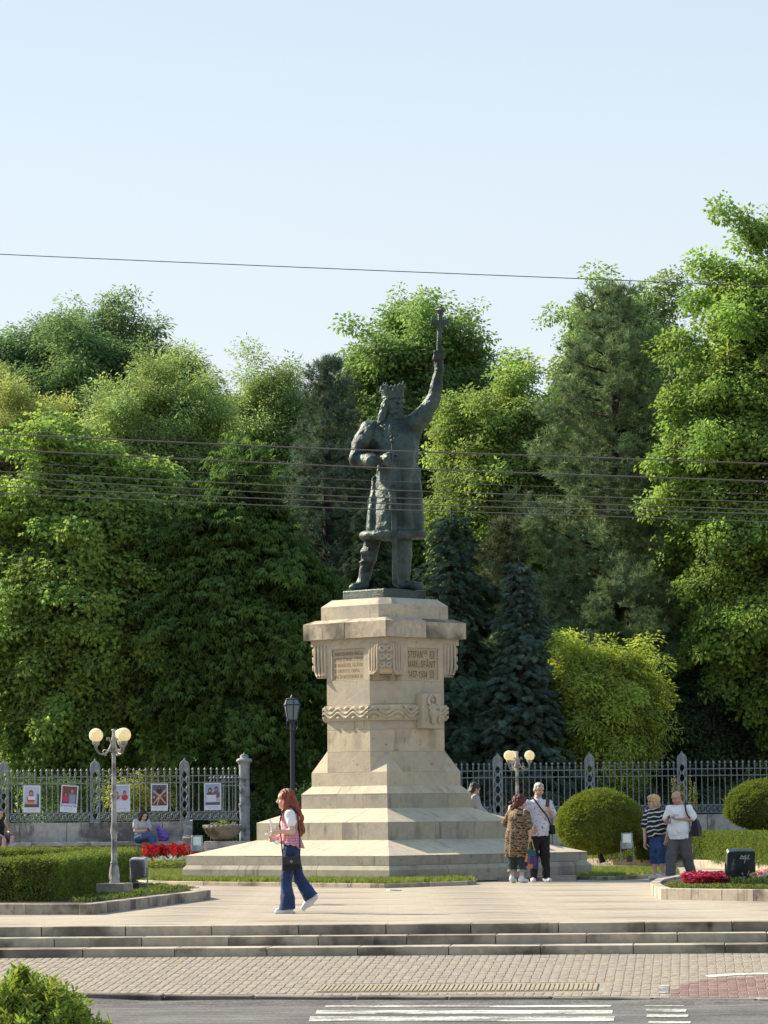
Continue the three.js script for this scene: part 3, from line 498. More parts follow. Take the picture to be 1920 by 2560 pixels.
  { // head: long hair, moustache and beard, turned to the right
    const H = new Soft([-.36, -.52, -.36], [.36, .30, .40], .011), hc = sp(402, 765, .02);
    H.ell([0, .04, 0], [.17, .20, .195], .03); H.ell([0, -.08, .05], [.135, .16, .15], .04); H.chain([[0, .03, .185], [0, -.055, .235]], [.028, .042], .02); H.chain([[-.09, .055, .165], [0, .045, .20], [.09, .055, .165]], [.026, .03, .026], .02);
    for (const q of [-1, 1]) { H.ell([q * .062, .012, .185], [.034, .022, .03], .015, 0, true); H.ell([q * .062, .010, .165], [.026, .02, .026], .006); H.ell([q * .085, -.05, .13], [.05, .045, .05], .03); H.chain([[q * .01, -.10, .215], [q * .075, -.125, .185], [q * .115, -.17, .13]], [.032, .028, .014], .015); H.chain([[q * .15, .10, .02], [q * .185, -.06, -.02], [q * .20, -.24, -.06], [q * .24, -.36, -.08]], [.07, .075, .08, .05], .04); }
    H.chain([[0, -.16, .18], [0, -.25, .17], [.01, -.34, .15]], [.075, .07, .03], .04); H.chain([[-.10, -.14, .10], [-.03, -.26, .14]], [.05, .05], .04); H.chain([[.10, -.14, .10], [.03, -.26, .14]], [.05, .05], .04); H.ell([0, -.12, -.10], [.19, .25, .13], .05);
    H.bump((x, y, z) => .012 * n3(x * 26, y * 10, z * 26) + (y < -.1 || z < .05 ? .012 * Math.sin(x * 60 + 4 * n3(x * 5, y * 6, z * 5)) : 0));
    const g = planarUV(H.mesh(), 1).rotateX(.06).rotateY(.75).translate(...hc); part('head', g, M.bronze, st);
    // open crown with leaf points
    const cr = groupPart('crown', st, V(hc[0], hc[1] + .17, hc[2])); cr.rotation.set(.04, .75, .06);
    part('crown_band', planarUV(lathe([[.205, -.04], [.222, -.045], [.222, -.01], [.212, 0], [.218, .03], [.232, .10], [.236, .125], [.224, .125], [.205, -.04]], 40), 1), M.bronze, cr);
    for (let i = 0; i < 8; i++) { const a = i / 8 * 2 * Math.PI + .2, big = i % 2 === 0, h = big ? .17 : .11; const sh = new THREE.Shape(); sh.moveTo(-.045, 0); sh.quadraticCurveTo(-.02, h * .35, -.055, h * .62); sh.quadraticCurveTo(-.02, h * .62, 0, h); sh.quadraticCurveTo(.02, h * .62, .055, h * .62); sh.quadraticCurveTo(.02, h * .35, .045, 0); const pg = new THREE.ExtrudeGeometry(sh, { depth: .02, bevelEnabled: true, bevelSize: .006, bevelThickness: .006, bevelSegments: 1 }); part('crown_point', planarUV(pg, 1), M.bronze, cr, V(Math.sin(a) * .222, .105, Math.cos(a) * .222), [.28, a, 0]); }
  }
  { // sword held point down
    const sw = groupPart('sword', st), a = V(...sp(402, 1200, .62)), b = V(...sp(418, 2060, .46)), d = b.clone().sub(a), len = d.length();
    const blade = new THREE.Shape(); blade.moveTo(-.052, 0); blade.lineTo(-.046, -len + .06); blade.lineTo(0, -len); blade.lineTo(.046, -len + .06); blade.lineTo(.052, 0); const g = new THREE.ExtrudeGeometry(blade, { depth: .02, bevelEnabled: true, bevelSize: .004, bevelThickness: .012, bevelSegments: 1 });
    const q = new THREE.Quaternion().setFromUnitVectors(V(0, -1, 0), d.clone().normalize());
    const bl = part('blade', planarUV(g, 1), M.bronze, sw, a); bl.quaternion.copy(q);
    const hi = part('hilt', planarUV(merge([rod(V(0, -.02, .01), V(0, .30, .01), .026, .024), moved(new THREE.SphereGeometry(.045, 10, 8), 0, .36, .01), tube([V(-.17, .02, .01), V(-.06, .0, .01), V(.06, .0, .01), V(.17, .02, .01)], .024, 14, 6), moved(new THREE.TorusGeometry(.04, .014, 6, 12), 0, .42, .01)]), 1), M.bronze, sw, a.clone().add(V(0, .08, -.03))); hi.quaternion.copy(q);
  }
  { // raised cross with flared ends
    const cr = groupPart('cross', st), a = V(...sp(724, 470, .13)), top = V(...sp(741, 108, .13)), mid = V(...sp(736, 186, .13)), dir = top.clone().sub(a).normalize(), side = V(dir.y, -dir.x, 0);
    const flare = (p, d, r) => { const l = lathe([[.0, .02], [r, .018], [r * .98, 0], [r * .55, -.035], [r * .42, -.09]], 14); l.applyMatrix4(new THREE.Matrix4().compose(p, new THREE.Quaternion().setFromUnitVectors(V(0, 1, 0), d), V(1, 1, 1))); return l; };
    part('cross_shaft', planarUV(merge([rod(a, top, .050, .048, 10), rod(a.clone().addScaledVector(dir, -.16), a.clone().addScaledVector(dir, .02), .045, .05, 10), flare(top, dir, .105)]), 1), M.bronze, cr);
    const l = mid.clone().addScaledVector(side, -.155), r = mid.clone().addScaledVector(side, .155);
    part('cross_arm', planarUV(merge([rod(l, r, .048, .048, 10), flare(l, side.clone().negate(), .105), flare(r, side, .105)]), 1), M.bronze, cr);
  }
}
// ---------------------------------------------------------------- trees of the park
M.leaf = new THREE.MeshPhysicalMaterial({ color: 0xffffff, roughness: 1, transmission: .52, thickness: 0, ior: 1.3, specularIntensity: .6, side: THREE.DoubleSide });
M.needle = new THREE.MeshPhysicalMaterial({ color: 0xffffff, roughness: 1, transmission: .18, thickness: 0, ior: 1.3, specularIntensity: .5, side: THREE.DoubleSide });
M.bark = mat({ color: rgb(.060, .048, .036), map: withTex(T.mottle, .8), bumpMap: withTex(T.stoneBump, 1.5), bumpScale: .02, roughness: .95 });
M.twig = mat({ color: rgb(.035, .032, .02), roughness: 1 });

function leaves(list) {   // list of [x, y, z, dx, dy, dz, length, width, roll]: folded diamonds
  const p = [], d = V(), s = V(), u = V(), o = V();
  for (const [x, y, z, dx, dy, dz, len, w, roll] of list) {
    o.set(x, y, z); d.set(dx, dy, dz).normalize(); s.set(-dz, .001, dx).normalize(); u.crossVectors(s, d).normalize();
    s.applyAxisAngle(d, roll); u.applyAxisAngle(d, roll);
    const tip = o.clone().addScaledVector(d, len).addScaledVector(u, -len * .12), mid = o.clone().addScaledVector(d, len * .45), l = mid.clone().addScaledVector(s, w / 2).addScaledVector(u, w * .16), r = mid.clone().addScaledVector(s, -w / 2).addScaledVector(u, w * .16);
    for (const v of [o, l, tip, o, tip, r]) p.push(v.x, v.y, v.z);
  }
  const g = new THREE.BufferGeometry(); g.setAttribute('position', new THREE.Float32BufferAttribute(p, 3)); g.computeVertexNormals(); return g;
}
const Spray = {
  ball(n, R, len, w, droop, seed) { const r = rng(seed), L = []; for (let i = 0; i < n; i++) { const a = r() * 6.283, c = 2 * r() - 1, q = Math.sqrt(1 - c * c), k = R * Math.cbrt(r()), e = .75 + .5 * r(); L.push([q * Math.cos(a) * k, c * k * .8, q * Math.sin(a) * k, q * Math.cos(a) + .6 * (r() - .5), c * .6 - droop + .5 * (r() - .5), q * Math.sin(a) + .6 * (r() - .5), len * e, w * e, (r() - .5) * 1.6]); } return leaves(L); },
  palmate(heads, len, w, seed) { const r = rng(seed), L = []; for (let h = 0; h < heads; h++) { const x = (r() - .5) * .62, y = (r() - .5) * .34, z = (r() - .5) * .62, t = r() * 6.28, tx = (r() - .5) * .7, tz = (r() - .5) * .7; for (let i = 0; i < 6; i++) { const a = t + (i - 2.5) * .85, e = 1 - .09 * Math.abs(i - 2.5); L.push([x, y, z, Math.cos(a) + tx * .4, -.62 - .3 * r(), Math.sin(a) + tz * .4, len * e * (.85 + .3 * r()), w * e, .15 * (r() - .5)]); } } return leaves(L); },
  needles(tufts, n, len, w, seed) { const r = rng(seed), p = [], d = V(), s = V(); for (let t = 0; t < tufts; t++) { const o = V((r() - .5) * .34, (r() - .5) * .22, (r() - .5) * .34), ax = V(r() - .5, .55 + .5 * r(), r() - .5).normalize(); for (let i = 0; i < n; i++) { d.set(r() - .5, r() - .5, r() - .5).normalize().addScaledVector(ax, .75).normalize(); s.set(r() - .5, r() - .5, r() - .5).cross(d).normalize().multiplyScalar(w / 2); const b = o.clone().addScaledVector(ax, (r() - .6) * .12), e = b.clone().addScaledVector(d, len * (.7 + .4 * r())); p.push(b.x + s.x, b.y + s.y, b.z + s.z, b.x - s.x, b.y - s.y, b.z - s.z, e.x, e.y, e.z); } } const g = new THREE.BufferGeometry(); g.setAttribute('position', new THREE.Float32BufferAttribute(p, 3)); g.computeVertexNormals(); return g; },
  fir(seed, len = .5) { const r = rng(seed), p = [], add = (o, dir, L, wN) => { const side = V(-dir.z, 0, dir.x).normalize(), up = V(0, 1, 0); const n = Math.round(L / .022); for (let i = 0; i < n; i++) for (const q of [-1, 0, 1]) { const b = o.clone().addScaledVector(dir, L * i / n), e = b.clone().addScaledVector(dir, .035 + .02 * r()).addScaledVector(q ? side : up, (q || 1) * (.038 + .015 * r())).addScaledVector(up, .012 * (r() - .3)); const s = dir.clone().multiplyScalar(wN); p.push(b.x - s.x, b.y - s.y, b.z - s.z, b.x + s.x, b.y + s.y, b.z + s.z, e.x, e.y, e.z); } }; const main = V(1, -.12, 0).normalize(); add(V(0, 0, 0), main, len, .011); for (let k = 0; k < 5; k++) for (const q of [-1, 1]) add(V(len * (.12 + .16 * k), -.02 * k, 0), V(.8, -.16 - .1 * r(), q * (.75 + .2 * r())).normalize(), len * (.52 - .075 * k) * (.8 + .4 * r()), .011); const g = new THREE.BufferGeometry(); g.setAttribute('position', new THREE.Float32BufferAttribute(p, 3)); g.computeVertexNormals(); return g; },
};
const SP = {
  broad: Spray.ball(30, .32, .112, .072, .2, 1), linden: Spray.ball(26, .33, .118, .100, .35, 2), fine: Spray.ball(44, .36, .088, .042, .15, 3), ash: Spray.ball(36, .37, .12, .045, .25, 7), maple: Spray.ball(28, .33, .125, .098, .2, 8),
  chestnut: Spray.palmate(7, .215, .066, 4), pine: Spray.needles(1, 26, .21, .026, 5), fir: Spray.fir(6, .25), twiggy: Spray.ball(14, .40, .10, .05, .5, 12), bush: Spray.ball(20, .22, .11, .055, .1, 13),
};
const q0 = new THREE.Quaternion(), s0 = V(), up0 = V(0, 1, 0);
function place(p, dir, spin, s) { q0.setFromUnitVectors(up0, dir); return new THREE.Matrix4().compose(p, q0.clone().multiply(new THREE.Quaternion().setFromAxisAngle(up0, spin)), s0.set(s, s, s)); }
function shade(base, r, dv = .22, dh = .12) { const k = 1 + dv * (2 * r() - 1), h = dh * (2 * r() - 1); return rgb(base[0] * k * (1 + h), base[1] * k, base[2] * k * (1 - h)); }
function limbGeo(pts, radii, seg = 8) {
  const c = new THREE.CatmullRomCurve3(pts), n = (pts.length - 1) * 5, p = [], idx = [], fr = c.computeFrenetFrames(n);
  for (let i = 0; i <= n; i++) { const t = i / n, q = c.getPoint(t), f = t * (radii.length - 1), k = Math.min(Math.floor(f), radii.length - 2), R = lerp(radii[k], radii[k + 1], f - k); for (let j = 0; j <= seg; j++) { const a = j / seg * 6.2832, e = 1 + .10 * Math.sin(a * 3 + i); p.push(q.x + (fr.normals[i].x * Math.cos(a) + fr.binormals[i].x * Math.sin(a)) * R * e, q.y + (fr.normals[i].y * Math.cos(a) + fr.binormals[i].y * Math.sin(a)) * R * e, q.z + (fr.normals[i].z * Math.cos(a) + fr.binormals[i].z * Math.sin(a)) * R * e); } }
  for (let i = 0; i < n; i++) for (let j = 0; j < seg; j++) { const a = i * (seg + 1) + j; idx.push(a, a + 1, a + seg + 2, a, a + seg + 2, a + seg + 1); }
  const g = new THREE.BufferGeometry(); g.setAttribute('position', new THREE.Float32BufferAttribute(p, 3)); g.setIndex(idx); g.computeVertexNormals(); return planarUV(g, 1);
}
// A crown is made of some hundreds of boughs: flattened tufts of sprays round the ends of twigs, set unevenly on a lobed outline, with gaps between.
const BR = 1.95;
function boughs(c, R, n, size, seed, { shape, lobe = .30, freq = 1.5, shell = .55 } = {}) {
  const r = rng(seed), B = [], o = r() * 50;
  for (let i = 0; i < n * 1.2; i++) {
    const a = r() * 6.283, v = 2 * r() - 1, q = Math.sqrt(1 - v * v), d = V(q * Math.cos(a), v, q * Math.sin(a));
    const nz = n3(d.x * freq + o, d.y * freq * 1.3, d.z * freq) + .5 * n3(d.x * freq * 2.6 + o, d.y * freq * 3, d.z * freq * 2.6);
    const k = (shell + (1 - shell) * Math.pow(r(), .55)) * (1 - lobe * .55 + lobe * nz * .75), w = shape ? shape(v) : 1,
      k2 = Math.min(k, 1.02), tone = clamp(.98 + .26 * nz + .34 * (r() - .5), .6, 1.5);
    const pk = n3(d.x * R.x * .62 + o, d.y * R.y * .75, d.z * R.z * .62 - o); if (k2 > .62 && pk > .30 + .15 * r()) continue;   // dark pockets between the boughs
    B.push({ p: V(c.x + d.x * R.x * k2 * w, c.y + d.y * R.y * k2, c.z + d.z * R.z * k2 * w), d, r: size * (.55 + .75 * r()), t: tone });
  }
  return B;
}
function fillBoughs(B, per, base, seed, { tilt = .5, sc = 1, flat = .45, droop = .25 } = {}) {
  const r = rng(seed), items = [];
  for (const b of B) {
    const out = V(b.d.x, b.d.y * .5 - droop, b.d.z).normalize(), side = V(-out.z, 0, out.x).normalize(), top = side.clone().cross(out).negate().normalize(); if (top.y < 0) top.negate();
    const n = Math.max(4, Math.round(per * 1.12 * b.r * b.r * 4));
    for (let i = 0; i < n; i++) {
      const x = r() + r() - 1, y = r() + r() - 1, z = 2 * r() - 1, p = b.p.clone().addScaledVector(out, z * b.r * 1.25).addScaledVector(side, x * b.r * 1.05).addScaledVector(top, (y * flat - .30 * (x * x + Math.max(0, z) * .8)) * b.r);
      const nrm = top.clone().lerp(b.d, .45).lerp(up0, tilt * .5).add(V(.7 * (r() - .5), .7 * (r() - .5), .7 * (r() - .5))).normalize();
      items.push({ m: place(p, nrm, r() * 6.283, sc * (.7 + .55 * r())), c: shade(base.map((q) => q * b.t * BR), r, .24, .13) });
    }
  }
  return items;
}
function extent(L, R, T, B, d, depthRatio = 1) { const mx = (L + R) / 2, my = (T + B) / 2, t = at(mx, T, d), b = at(mx, B, d), l = at(L, my, d), rr = at(R, my, d); return { c: V((l.x + rr.x) / 2, (t.y + b.y) / 2, -d), R: V((rr.x - l.x) / 2, (t.y - b.y) / 2, (rr.x - l.x) / 2 * depthRatio) }; }
function trunkOf(tree, base, top, r0, limbs, seed) {
  const r = rng(seed), mid = base.clone().lerp(top, .5).add(V((r() - .5) * .5, 0, (r() - .5) * .5));
  part('trunk', limbGeo([base, base.clone().lerp(mid, .5), mid, top], [r0 * 1.5, r0, r0 * .8, r0 * .25], 9), M.bark, tree);
  limbs.forEach((e) => { const s = base.clone().lerp(top, .28 + .45 * r()), m = s.clone().lerp(e, .5).add(V(0, .25 * r(), 0)); part('limb', limbGeo([s, m, e], [r0 * .45, r0 * .28, r0 * .08], 6), M.bark, tree); });
}
function broadTree(name, label, cat, [L, R, T, B, d], { spray = 'broad', color, n = 420, size = .5, per = 16, seed, ratio = .9, tilt, sc = 1, shape, trunk = .22, lobe, freq, shell, flat, droop } = {}) {
  const e = extent(L, R, T, B, d, ratio), t = thing(name, label, cat, V(e.c.x, 0, e.c.z)), c = V(0, e.c.y, 0);
  const K = boughs(c, e.R, n, size, seed, { shape, lobe, freq, shell });
  scatter('crown', SP[spray], M.leaf, fillBoughs(K, per, color, seed + 1, { tilt, sc, flat, droop }), t);
  const r = rng(seed + 2); trunkOf(t, V(0, -.1, 0), V(0, e.c.y + e.R.y * .45, 0), trunk, [...Array(16)].map(() => K[Math.floor(r() * K.length)].p), seed + 3);
  return t;
}
function conifer(name, label, cat, [L, R, T, B, d], { kind = 'pine', color, tone, seed, levels = 22, per = 8, density = 1, droop = 0, pow = .8, lean = 0, trunk = .2, sc = 1, keep = .0 } = {}) {
  const e = extent(L, R, T, B, d), H = e.R.y * 2, y0 = e.c.y - e.R.y, Rm = e.R.x, t = thing(name, label, cat, V(e.c.x, 0, e.c.z)), r = rng(seed), items = [], limbs = [];
  for (let k = 0; k < levels; k++) {
    const h = k / levels, len0 = Rm * Math.pow(1 - h * .985, pow) * (.86 + .28 * r()), y = y0 + H * h * .97;
    const m = Math.max(3, Math.round(per * (1 - .4 * h)));
    for (let i = 0; i < m; i++) {
      const a = (i + r() * .9) / m * 6.283 + k * 1.7, len = len0 * (.58 + .50 * r()) * (1 + .46 * n3(Math.cos(a) * 1.3 + seed, h * 5, Math.sin(a) * 1.3)), dir = V(Math.cos(a), 0, Math.sin(a)), tone1 = .8 + .4 * r(), slope = kind === 'pine' ? .22 + .2 * r() : -.18 - .12 * r() - droop;
      const side = V(-dir.z, 0, dir.x);
      if (i % 2 === 0 && len > .8) limbs.push(limbGeo([V(0, y, 0), V(dir.x * len * .5, y + slope * len * .3, dir.z * len * .5), V(dir.x * len * .92, y + slope * len * .8, dir.z * len * .92)], [.05, .03, .012], 5));
      const nT = Math.max(2, Math.round(len * (kind === 'pine' ? 2.6 : 3.2) * density));
      for (let q = 0; q < nT; q++) {
        const f = .30 + .72 * Math.sqrt((q + r()) / nT), w = len * .34 * (1.2 - f * .75) * (2 * r() - 1), hub = dir.clone().multiplyScalar(len * f).addScaledVector(side, w).setY(y + slope * len * f * f - (kind === 'pine' ? 0 : .22 * Math.abs(w)) + .1 * (r() - .5)), tone2 = tone1 * (.78 + .44 * r());
        const m2 = kind === 'pine' ? 5 + Math.floor(4 * r()) : 8 + Math.floor(4 * r());
        for (let u = 0; u < m2; u++) {
          const p = hub.clone().add(V((r() - .5) * .46, (r() - .38) * .34, (r() - .5) * .46));
          if (kind === 'pine') { const up = dir.clone().multiplyScalar(.7).add(V(.9 * (r() - .5), .9, .9 * (r() - .5))).normalize(); items.push({ m: place(p, up, r() * 6.28, sc * (.75 + .5 * r())), c: shade(color.map((x) => x * tone2 * 1.9), r, .2, .1) }); }
          else { const yaw = Math.atan2(-dir.z, dir.x) + (r() - .5) * 1.7 + w * .5, qq = new THREE.Quaternion().setFromEuler(new THREE.Euler((r() - .5) * .7, yaw, -.30 + .5 * (r() - .5), 'YXZ')), s = sc * (.75 + .6 * r()) * (.55 + .45 * len0 / Rm); items.push({ m: new THREE.Matrix4().compose(p, qq, V(s, s, s)), c: shade(color.map((x) => x * tone2 * 1.9), r, .2, .1) }); }
        }
      }
    }
  }
  scatter('crown', SP[kind], M.needle, items, t);
  part('trunk', limbGeo([V(0, -.1, 0), V(lean, y0 + H * .3, 0), V(0, y0 + H * .98, 0)], [trunk * 1.3, trunk * .9, .03], 8), M.bark, t);
  part('limbs', merge(limbs), M.bark, t).userData.kind = 'stuff';
  return t;
}
{ // the park floor behind the wall
  const g = new THREE.PlaneGeometry(240, 130, 40, 20).rotateX(-Math.PI / 2), p = g.attributes.position; for (let i = 0; i < p.count; i++) p.setY(i, .12 * n3(p.getX(i) * .1, 0, p.getZ(i) * .1)); g.computeVertexNormals();
  struct('park_lawn', boxUV(g), M.leafLitter, V(0, .1, -161));
}
const G = { linden: [.120, .175, .036], chest: [.050, .090, .018], far: [.090, .142, .050], light: [.150, .198, .062], yellow: [.185, .210, .058], bright: [.175, .220, .036], dark: [.048, .084, .034] };
// far row, seen against the sky
broadTree('broad_tree', 'dark green round-topped tree farthest left against the sky', 'tree', [-150, 600, 752, 1500, 136], { spray: 'ash', color: G.far, n: 620, size: .75, per: 11, seed: 11, sc: 1.3, lobe: .24 });
broadTree('broad_tree', 'yellow-green feathery tree at the left edge, below the dark round-topped one', 'tree', [-150, 225, 915, 1800, 113], { spray: 'fine', color: G.yellow, n: 420, size: .5, per: 15, seed: 21 });
broadTree('broad_tree', 'pale green wide tree left of centre behind the linden', 'tree', [170, 620, 855, 1700, 120], { spray: 'fine', color: G.light, n: 560, size: .55, per: 13, seed: 31, sc: 1.15, lobe: .34 });
broadTree('broad_tree', 'pale green airy tree with thin twigs on top, left of the dark pine', 'tree', [470, 850, 872, 1700, 124], { spray: 'fine', color: [.140, .190, .060], n: 520, size: .55, per: 12, seed: 43, sc: 1.15, lobe: .26, freq: 2 });
broadTree('broad_tree', 'tall broad green tree behind the statue and its cross', 'tree', [750, 1325, 712, 1600, 127], { spray: 'broad', color: [.110, .165, .046], n: 560, size: .68, per: 10, seed: 51, sc: 1.2, lobe: .36, freq: 1.7 });
broadTree('broad_tree', 'yellow-green tree right of the raised arm', 'tree', [1065, 1480, 880, 1700, 113], { spray: 'broad', color: [.145, .198, .045], n: 460, size: .5, per: 13, seed: 61, lobe: .34 });
broadTree('broad_tree', 'loose green tree rising behind the top of the big pine', 'tree', [1330, 1860, 618, 1500, 119], { spray: 'broad', color: [.118, .172, .052], n: 470, size: .55, per: 10, seed: 71, sc: 1.1, lobe: .42, freq: 1.9 });
broadTree('broad_tree', 'tallest tree at the right edge with large bright leaves', 'tree', [1625, 2280, 530, 1900, 101], { spray: 'maple', color: [.118, .178, .034], n: 820, size: .52, per: 13, seed: 81, ratio: .75, sc: .95, lobe: .34, freq: 2 });
// nearer row along the fence
broadTree('linden_tree', 'linden tree with big pale leaves on the left, taller than the chestnut', 'tree', [-140, 520, 1020, 2060, 101], { spray: 'linden', color: G.linden, n: 900, size: .44, per: 15, seed: 91, ratio: .75, shape: (v) => (v > 0 ? 1 - .32 * v : 1), trunk: .25, lobe: .36, freq: 1.9, droop: .18 });
broadTree('chestnut_tree', 'dark horse chestnut with drooping leaf fans left of the pedestal', 'tree', [315, 880, 1105, 2010, 100], { spray: 'chestnut', color: G.chest, n: 820, size: .42, per: 12, seed: 101, ratio: .8, tilt: .95, shape: (v) => (v > 0 ? 1 - .40 * v : 1), trunk: .26, lobe: .34, freq: 2, droop: .5, flat: .3 });
broadTree('broad_tree', 'dark leafy mass at the right end above the fence', 'tree', [1540, 2120, 1570, 2020, 103], { spray: 'broad', color: G.dark, n: 420, size: .5, per: 12, seed: 111, ratio: .5 });
broadTree('small_tree', 'small bright yellow-green tree above the right-hand fence', 'tree', [1335, 1705, 1562, 1990, 98], { spray: 'ash', color: G.bright, n: 300, size: .34, per: 19, seed: 127, ratio: .65, trunk: .08, sc: .85, lobe: .5, freq: 2.4 });
broadTree('broad_tree', 'mid-green tree filling the gap between the big pine and the right edge', 'tree', [1440, 1860, 980, 2000, 112], { spray: 'broad', color: [.075, .12, .036], n: 420, size: .5, per: 11, seed: 115, ratio: .6 });
broadTree('broad_tree', 'dim green tree showing between the chestnut and the dark pine', 'tree', [560, 880, 1120, 2000, 112], { spray: 'broad', color: [.06, .10, .03], n: 320, size: .5, per: 10, seed: 117, ratio: .6 });
// conifers
const C1 = [.066, .095, .058], C2 = [.108, .148, .070], C3 = [.036, .064, .042], C4 = [.056, .088, .068];
conifer('pine_tree', 'dark blue-green pine left of the statue', 'tree', [655, 985, 872, 1640, 107], { color: C1, seed: 131, levels: 22, per: 9, pow: .62 });
conifer('pine_tree', 'big grey-green pine right of the statue', 'tree', [1240, 1840, 675, 1900, 104], { color: C2, seed: 141, levels: 32, per: 10, pow: .5, density: 1.2 });
conifer('pine_tree', 'low pine with olive tufts between the statue and the big pine', 'tree', [1120, 1420, 1270, 1980, 106], { color: [.075, .092, .045], seed: 151, levels: 18, per: 9, pow: .55 });
conifer('spruce_tree', 'dark spruce rising beside the right of the pedestal', 'tree', [935, 1330, 1255, 2000, 98.5], { kind: 'fir', color: C3, seed: 161, levels: 26, per: 11, pow: .62 });
conifer('spruce_tree', 'blue spruce with pale needles behind the right-hand lamp', 'tree', [1165, 1440, 1385, 1990, 97.5], { kind: 'fir', color: C4, seed: 171, levels: 24, per: 10, pow: .85 });
conifer('spruce_tree', 'dark spruce hidden behind the left of the pedestal', 'tree', [770, 1080, 1235, 2010, 103], { kind: 'fir', color: [.040, .062, .034], seed: 181, levels: 24, per: 11, pow: .7 });
{ // the wood behind, one dark mass
  const r = rng(7), K = []; for (let i = 0; i < 240; i++) { const px = -250 + 2500 * r(), p = at(px, 2040 - 640 * r() * r(), 138 + 14 * r()); K.push({ p, d: V(r() - .5, r() * .6, .8).normalize(), r: 1.2 + .9 * r(), t: .8 + .4 * r() }); }
  const o = scatter(uniq('far_wood'), SP.broad, M.leaf, fillBoughs(K, 9, [.06, .10, .028], 8, { sc: 2.1, flat: .9 }), scene); tag(o, 'dark green wood closing the view behind the park trees', 'wood'); o.userData.kind = 'stuff';
}

{ // undergrowth behind the fence
  const add = (name, label, cat, [px0, px1, yT, d], color, spray, seed, dens = 26) => { const a = at(px0, yT, d), b = at(px1, yT, d), h = a.y - .1, w = b.x - a.x, r = rng(seed), t = thing(name, label, cat, V((a.x + b.x) / 2, .1, -d)), K = []; const n = Math.round(w * 7 + 8); for (let i = 0; i < n; i++) K.push({ p: V(w * (r() - .5), h * (.15 + .75 * r()), .8 * (r() - .5)), d: V(r() - .5, r() * .8, r() - .3).normalize(), r: .25 + .3 * r(), t: .8 + .4 * r() }); scatter('foliage', SP[spray], M.leaf, fillBoughs(K, dens, color, seed, { sc: .75, flat: .7 }), t); part('stems', merge(K.filter((_, i) => i % 6 === 0).map((k) => limbGeo([V(k.p.x * .8, 0, 0), k.p.clone().multiplyScalar(.6), k.p], [.03, .02, .01], 5))), M.bark, t).userData.kind = 'stuff'; };
  add('shrub', 'dark shrubs behind the left stretch of the fence', 'shrub', [-80, 330, 1935, 97], [.045, .075, .022], 'bush', 301);
  add('shrub', 'yellow-green shrub showing over the fence right of the left lamp', 'shrub', [295, 440, 1900, 96.2], [.16, .17, .04], 'ash', 311, 13);
  add('shrub', 'dark shrubs behind the fence between posters and gate pillar', 'shrub', [400, 640, 1960, 97], [.04, .07, .022], 'bush', 321);
  add('shrub', 'dark undergrowth seen through the gateway left of the pedestal', 'shrub', [600, 900, 1930, 103], [.03, .055, .02], 'bush', 331);
  add('shrub', 'olive shrubs behind the fence at the right-hand lamp', 'shrub', [1230, 1480, 1950, 96.5], [.10, .10, .045], 'bush', 341, 20);
  add('shrub', 'dark shrubs behind the fence at the right end', 'shrub', [1480, 2000, 1945, 97], [.035, .06, .025], 'bush', 351);
}
// ---------------------------------------------------------------- park wall, fence, gate pillar, posters
M.iron = mat({ color: rgb(.33, .38, .40), map: withTex(T.mottle, 1.5), roughness: .6, metalness: .2 });
M.column = mat({ color: rgb(.33, .37, .40), map: withTex(T.stain, .8), bumpMap: withTex(T.stoneBump, 2), bumpScale: .004, roughness: .7 });
M.lampPaint = mat({ color: rgb(.50, .49, .46), map: withTex(T.stain, .9), roughness: .6, metalness: .05 });
const FD = 94, E = (y, x = 960, d = FD) => at(x, y, d).y, Xf = (x, y = 2000, d = FD) => at(x, y, d).x;
const wallTopL = E(2056, 240), wallTopR = E(2036.5, 1690);
{
  const x0 = Xf(-60), x1 = Xf(468), seat = E(2105, 240, 93.2);
  const w = thing('park_wall', 'low grey stone wall with a long stone bench under the left fence', 'wall', V(0, 0, -FD));
  const r = rng(61); for (let x = x0, i = 0; x < x1 - .1; i++) { const L = Math.min(1.05 + .2 * r(), x1 - x); part('wall_block', boxUV(rbox(L - .008, wallTopL, .3, .012, 0, wallTopL / 2, 0, 0, 1), 1, i * .9, 0), M.wall, w, V(x + L / 2, 0, .30)); x += L; }
  for (let x = x0, i = 0; x < x1 - .1; i++) { const L = Math.min(1.5, x1 - x); part('bench_slab', boxUV(rbox(L - .008, .10, .5, .015, 0, 0, 0, 0, 1), 1, i * .7, .4), M.wall, w, V(x + L / 2, seat - .05, .70)); x += L; }
  part('bench_base', boxUV(box(x1 - x0, seat - .1, .3, (x0 + x1) / 2, (seat - .1) / 2, .6)), M.wall, w);
  const sh = new THREE.Shape(); sh.moveTo(.12, 0); sh.lineTo(.12, wallTopL + .03); sh.quadraticCurveTo(.50, wallTopL - .02, .62, wallTopL - .34); sh.lineTo(1.0, wallTopL - .42); sh.lineTo(1.0, 0); sh.closePath();
  const wing = new THREE.ExtrudeGeometry(sh, { depth: .2, bevelEnabled: true, bevelSize: .01, bevelThickness: .01, bevelSegments: 1 }).rotateY(-Math.PI / 2); part('bench_arm', boxUV(wing), M.wall, w, V(x1 + .14, 0, 0));
  const w2 = thing('park_wall', 'low stone plinth wall carrying the right-hand iron fence', 'wall', V(0, 0, -FD)), a = Xf(1125), b = Xf(1990);
  for (let x = a, i = 0; x < b; i++) { const L = 1.2 + .25 * r(); part('wall_block', boxUV(rbox(L - .008, wallTopR, .34, .012, 0, wallTopR / 2, 0, 0, 1), 1, i * .9, 0), M.wall, w2, V(x + L / 2, 0, 0)); x += L; }
}
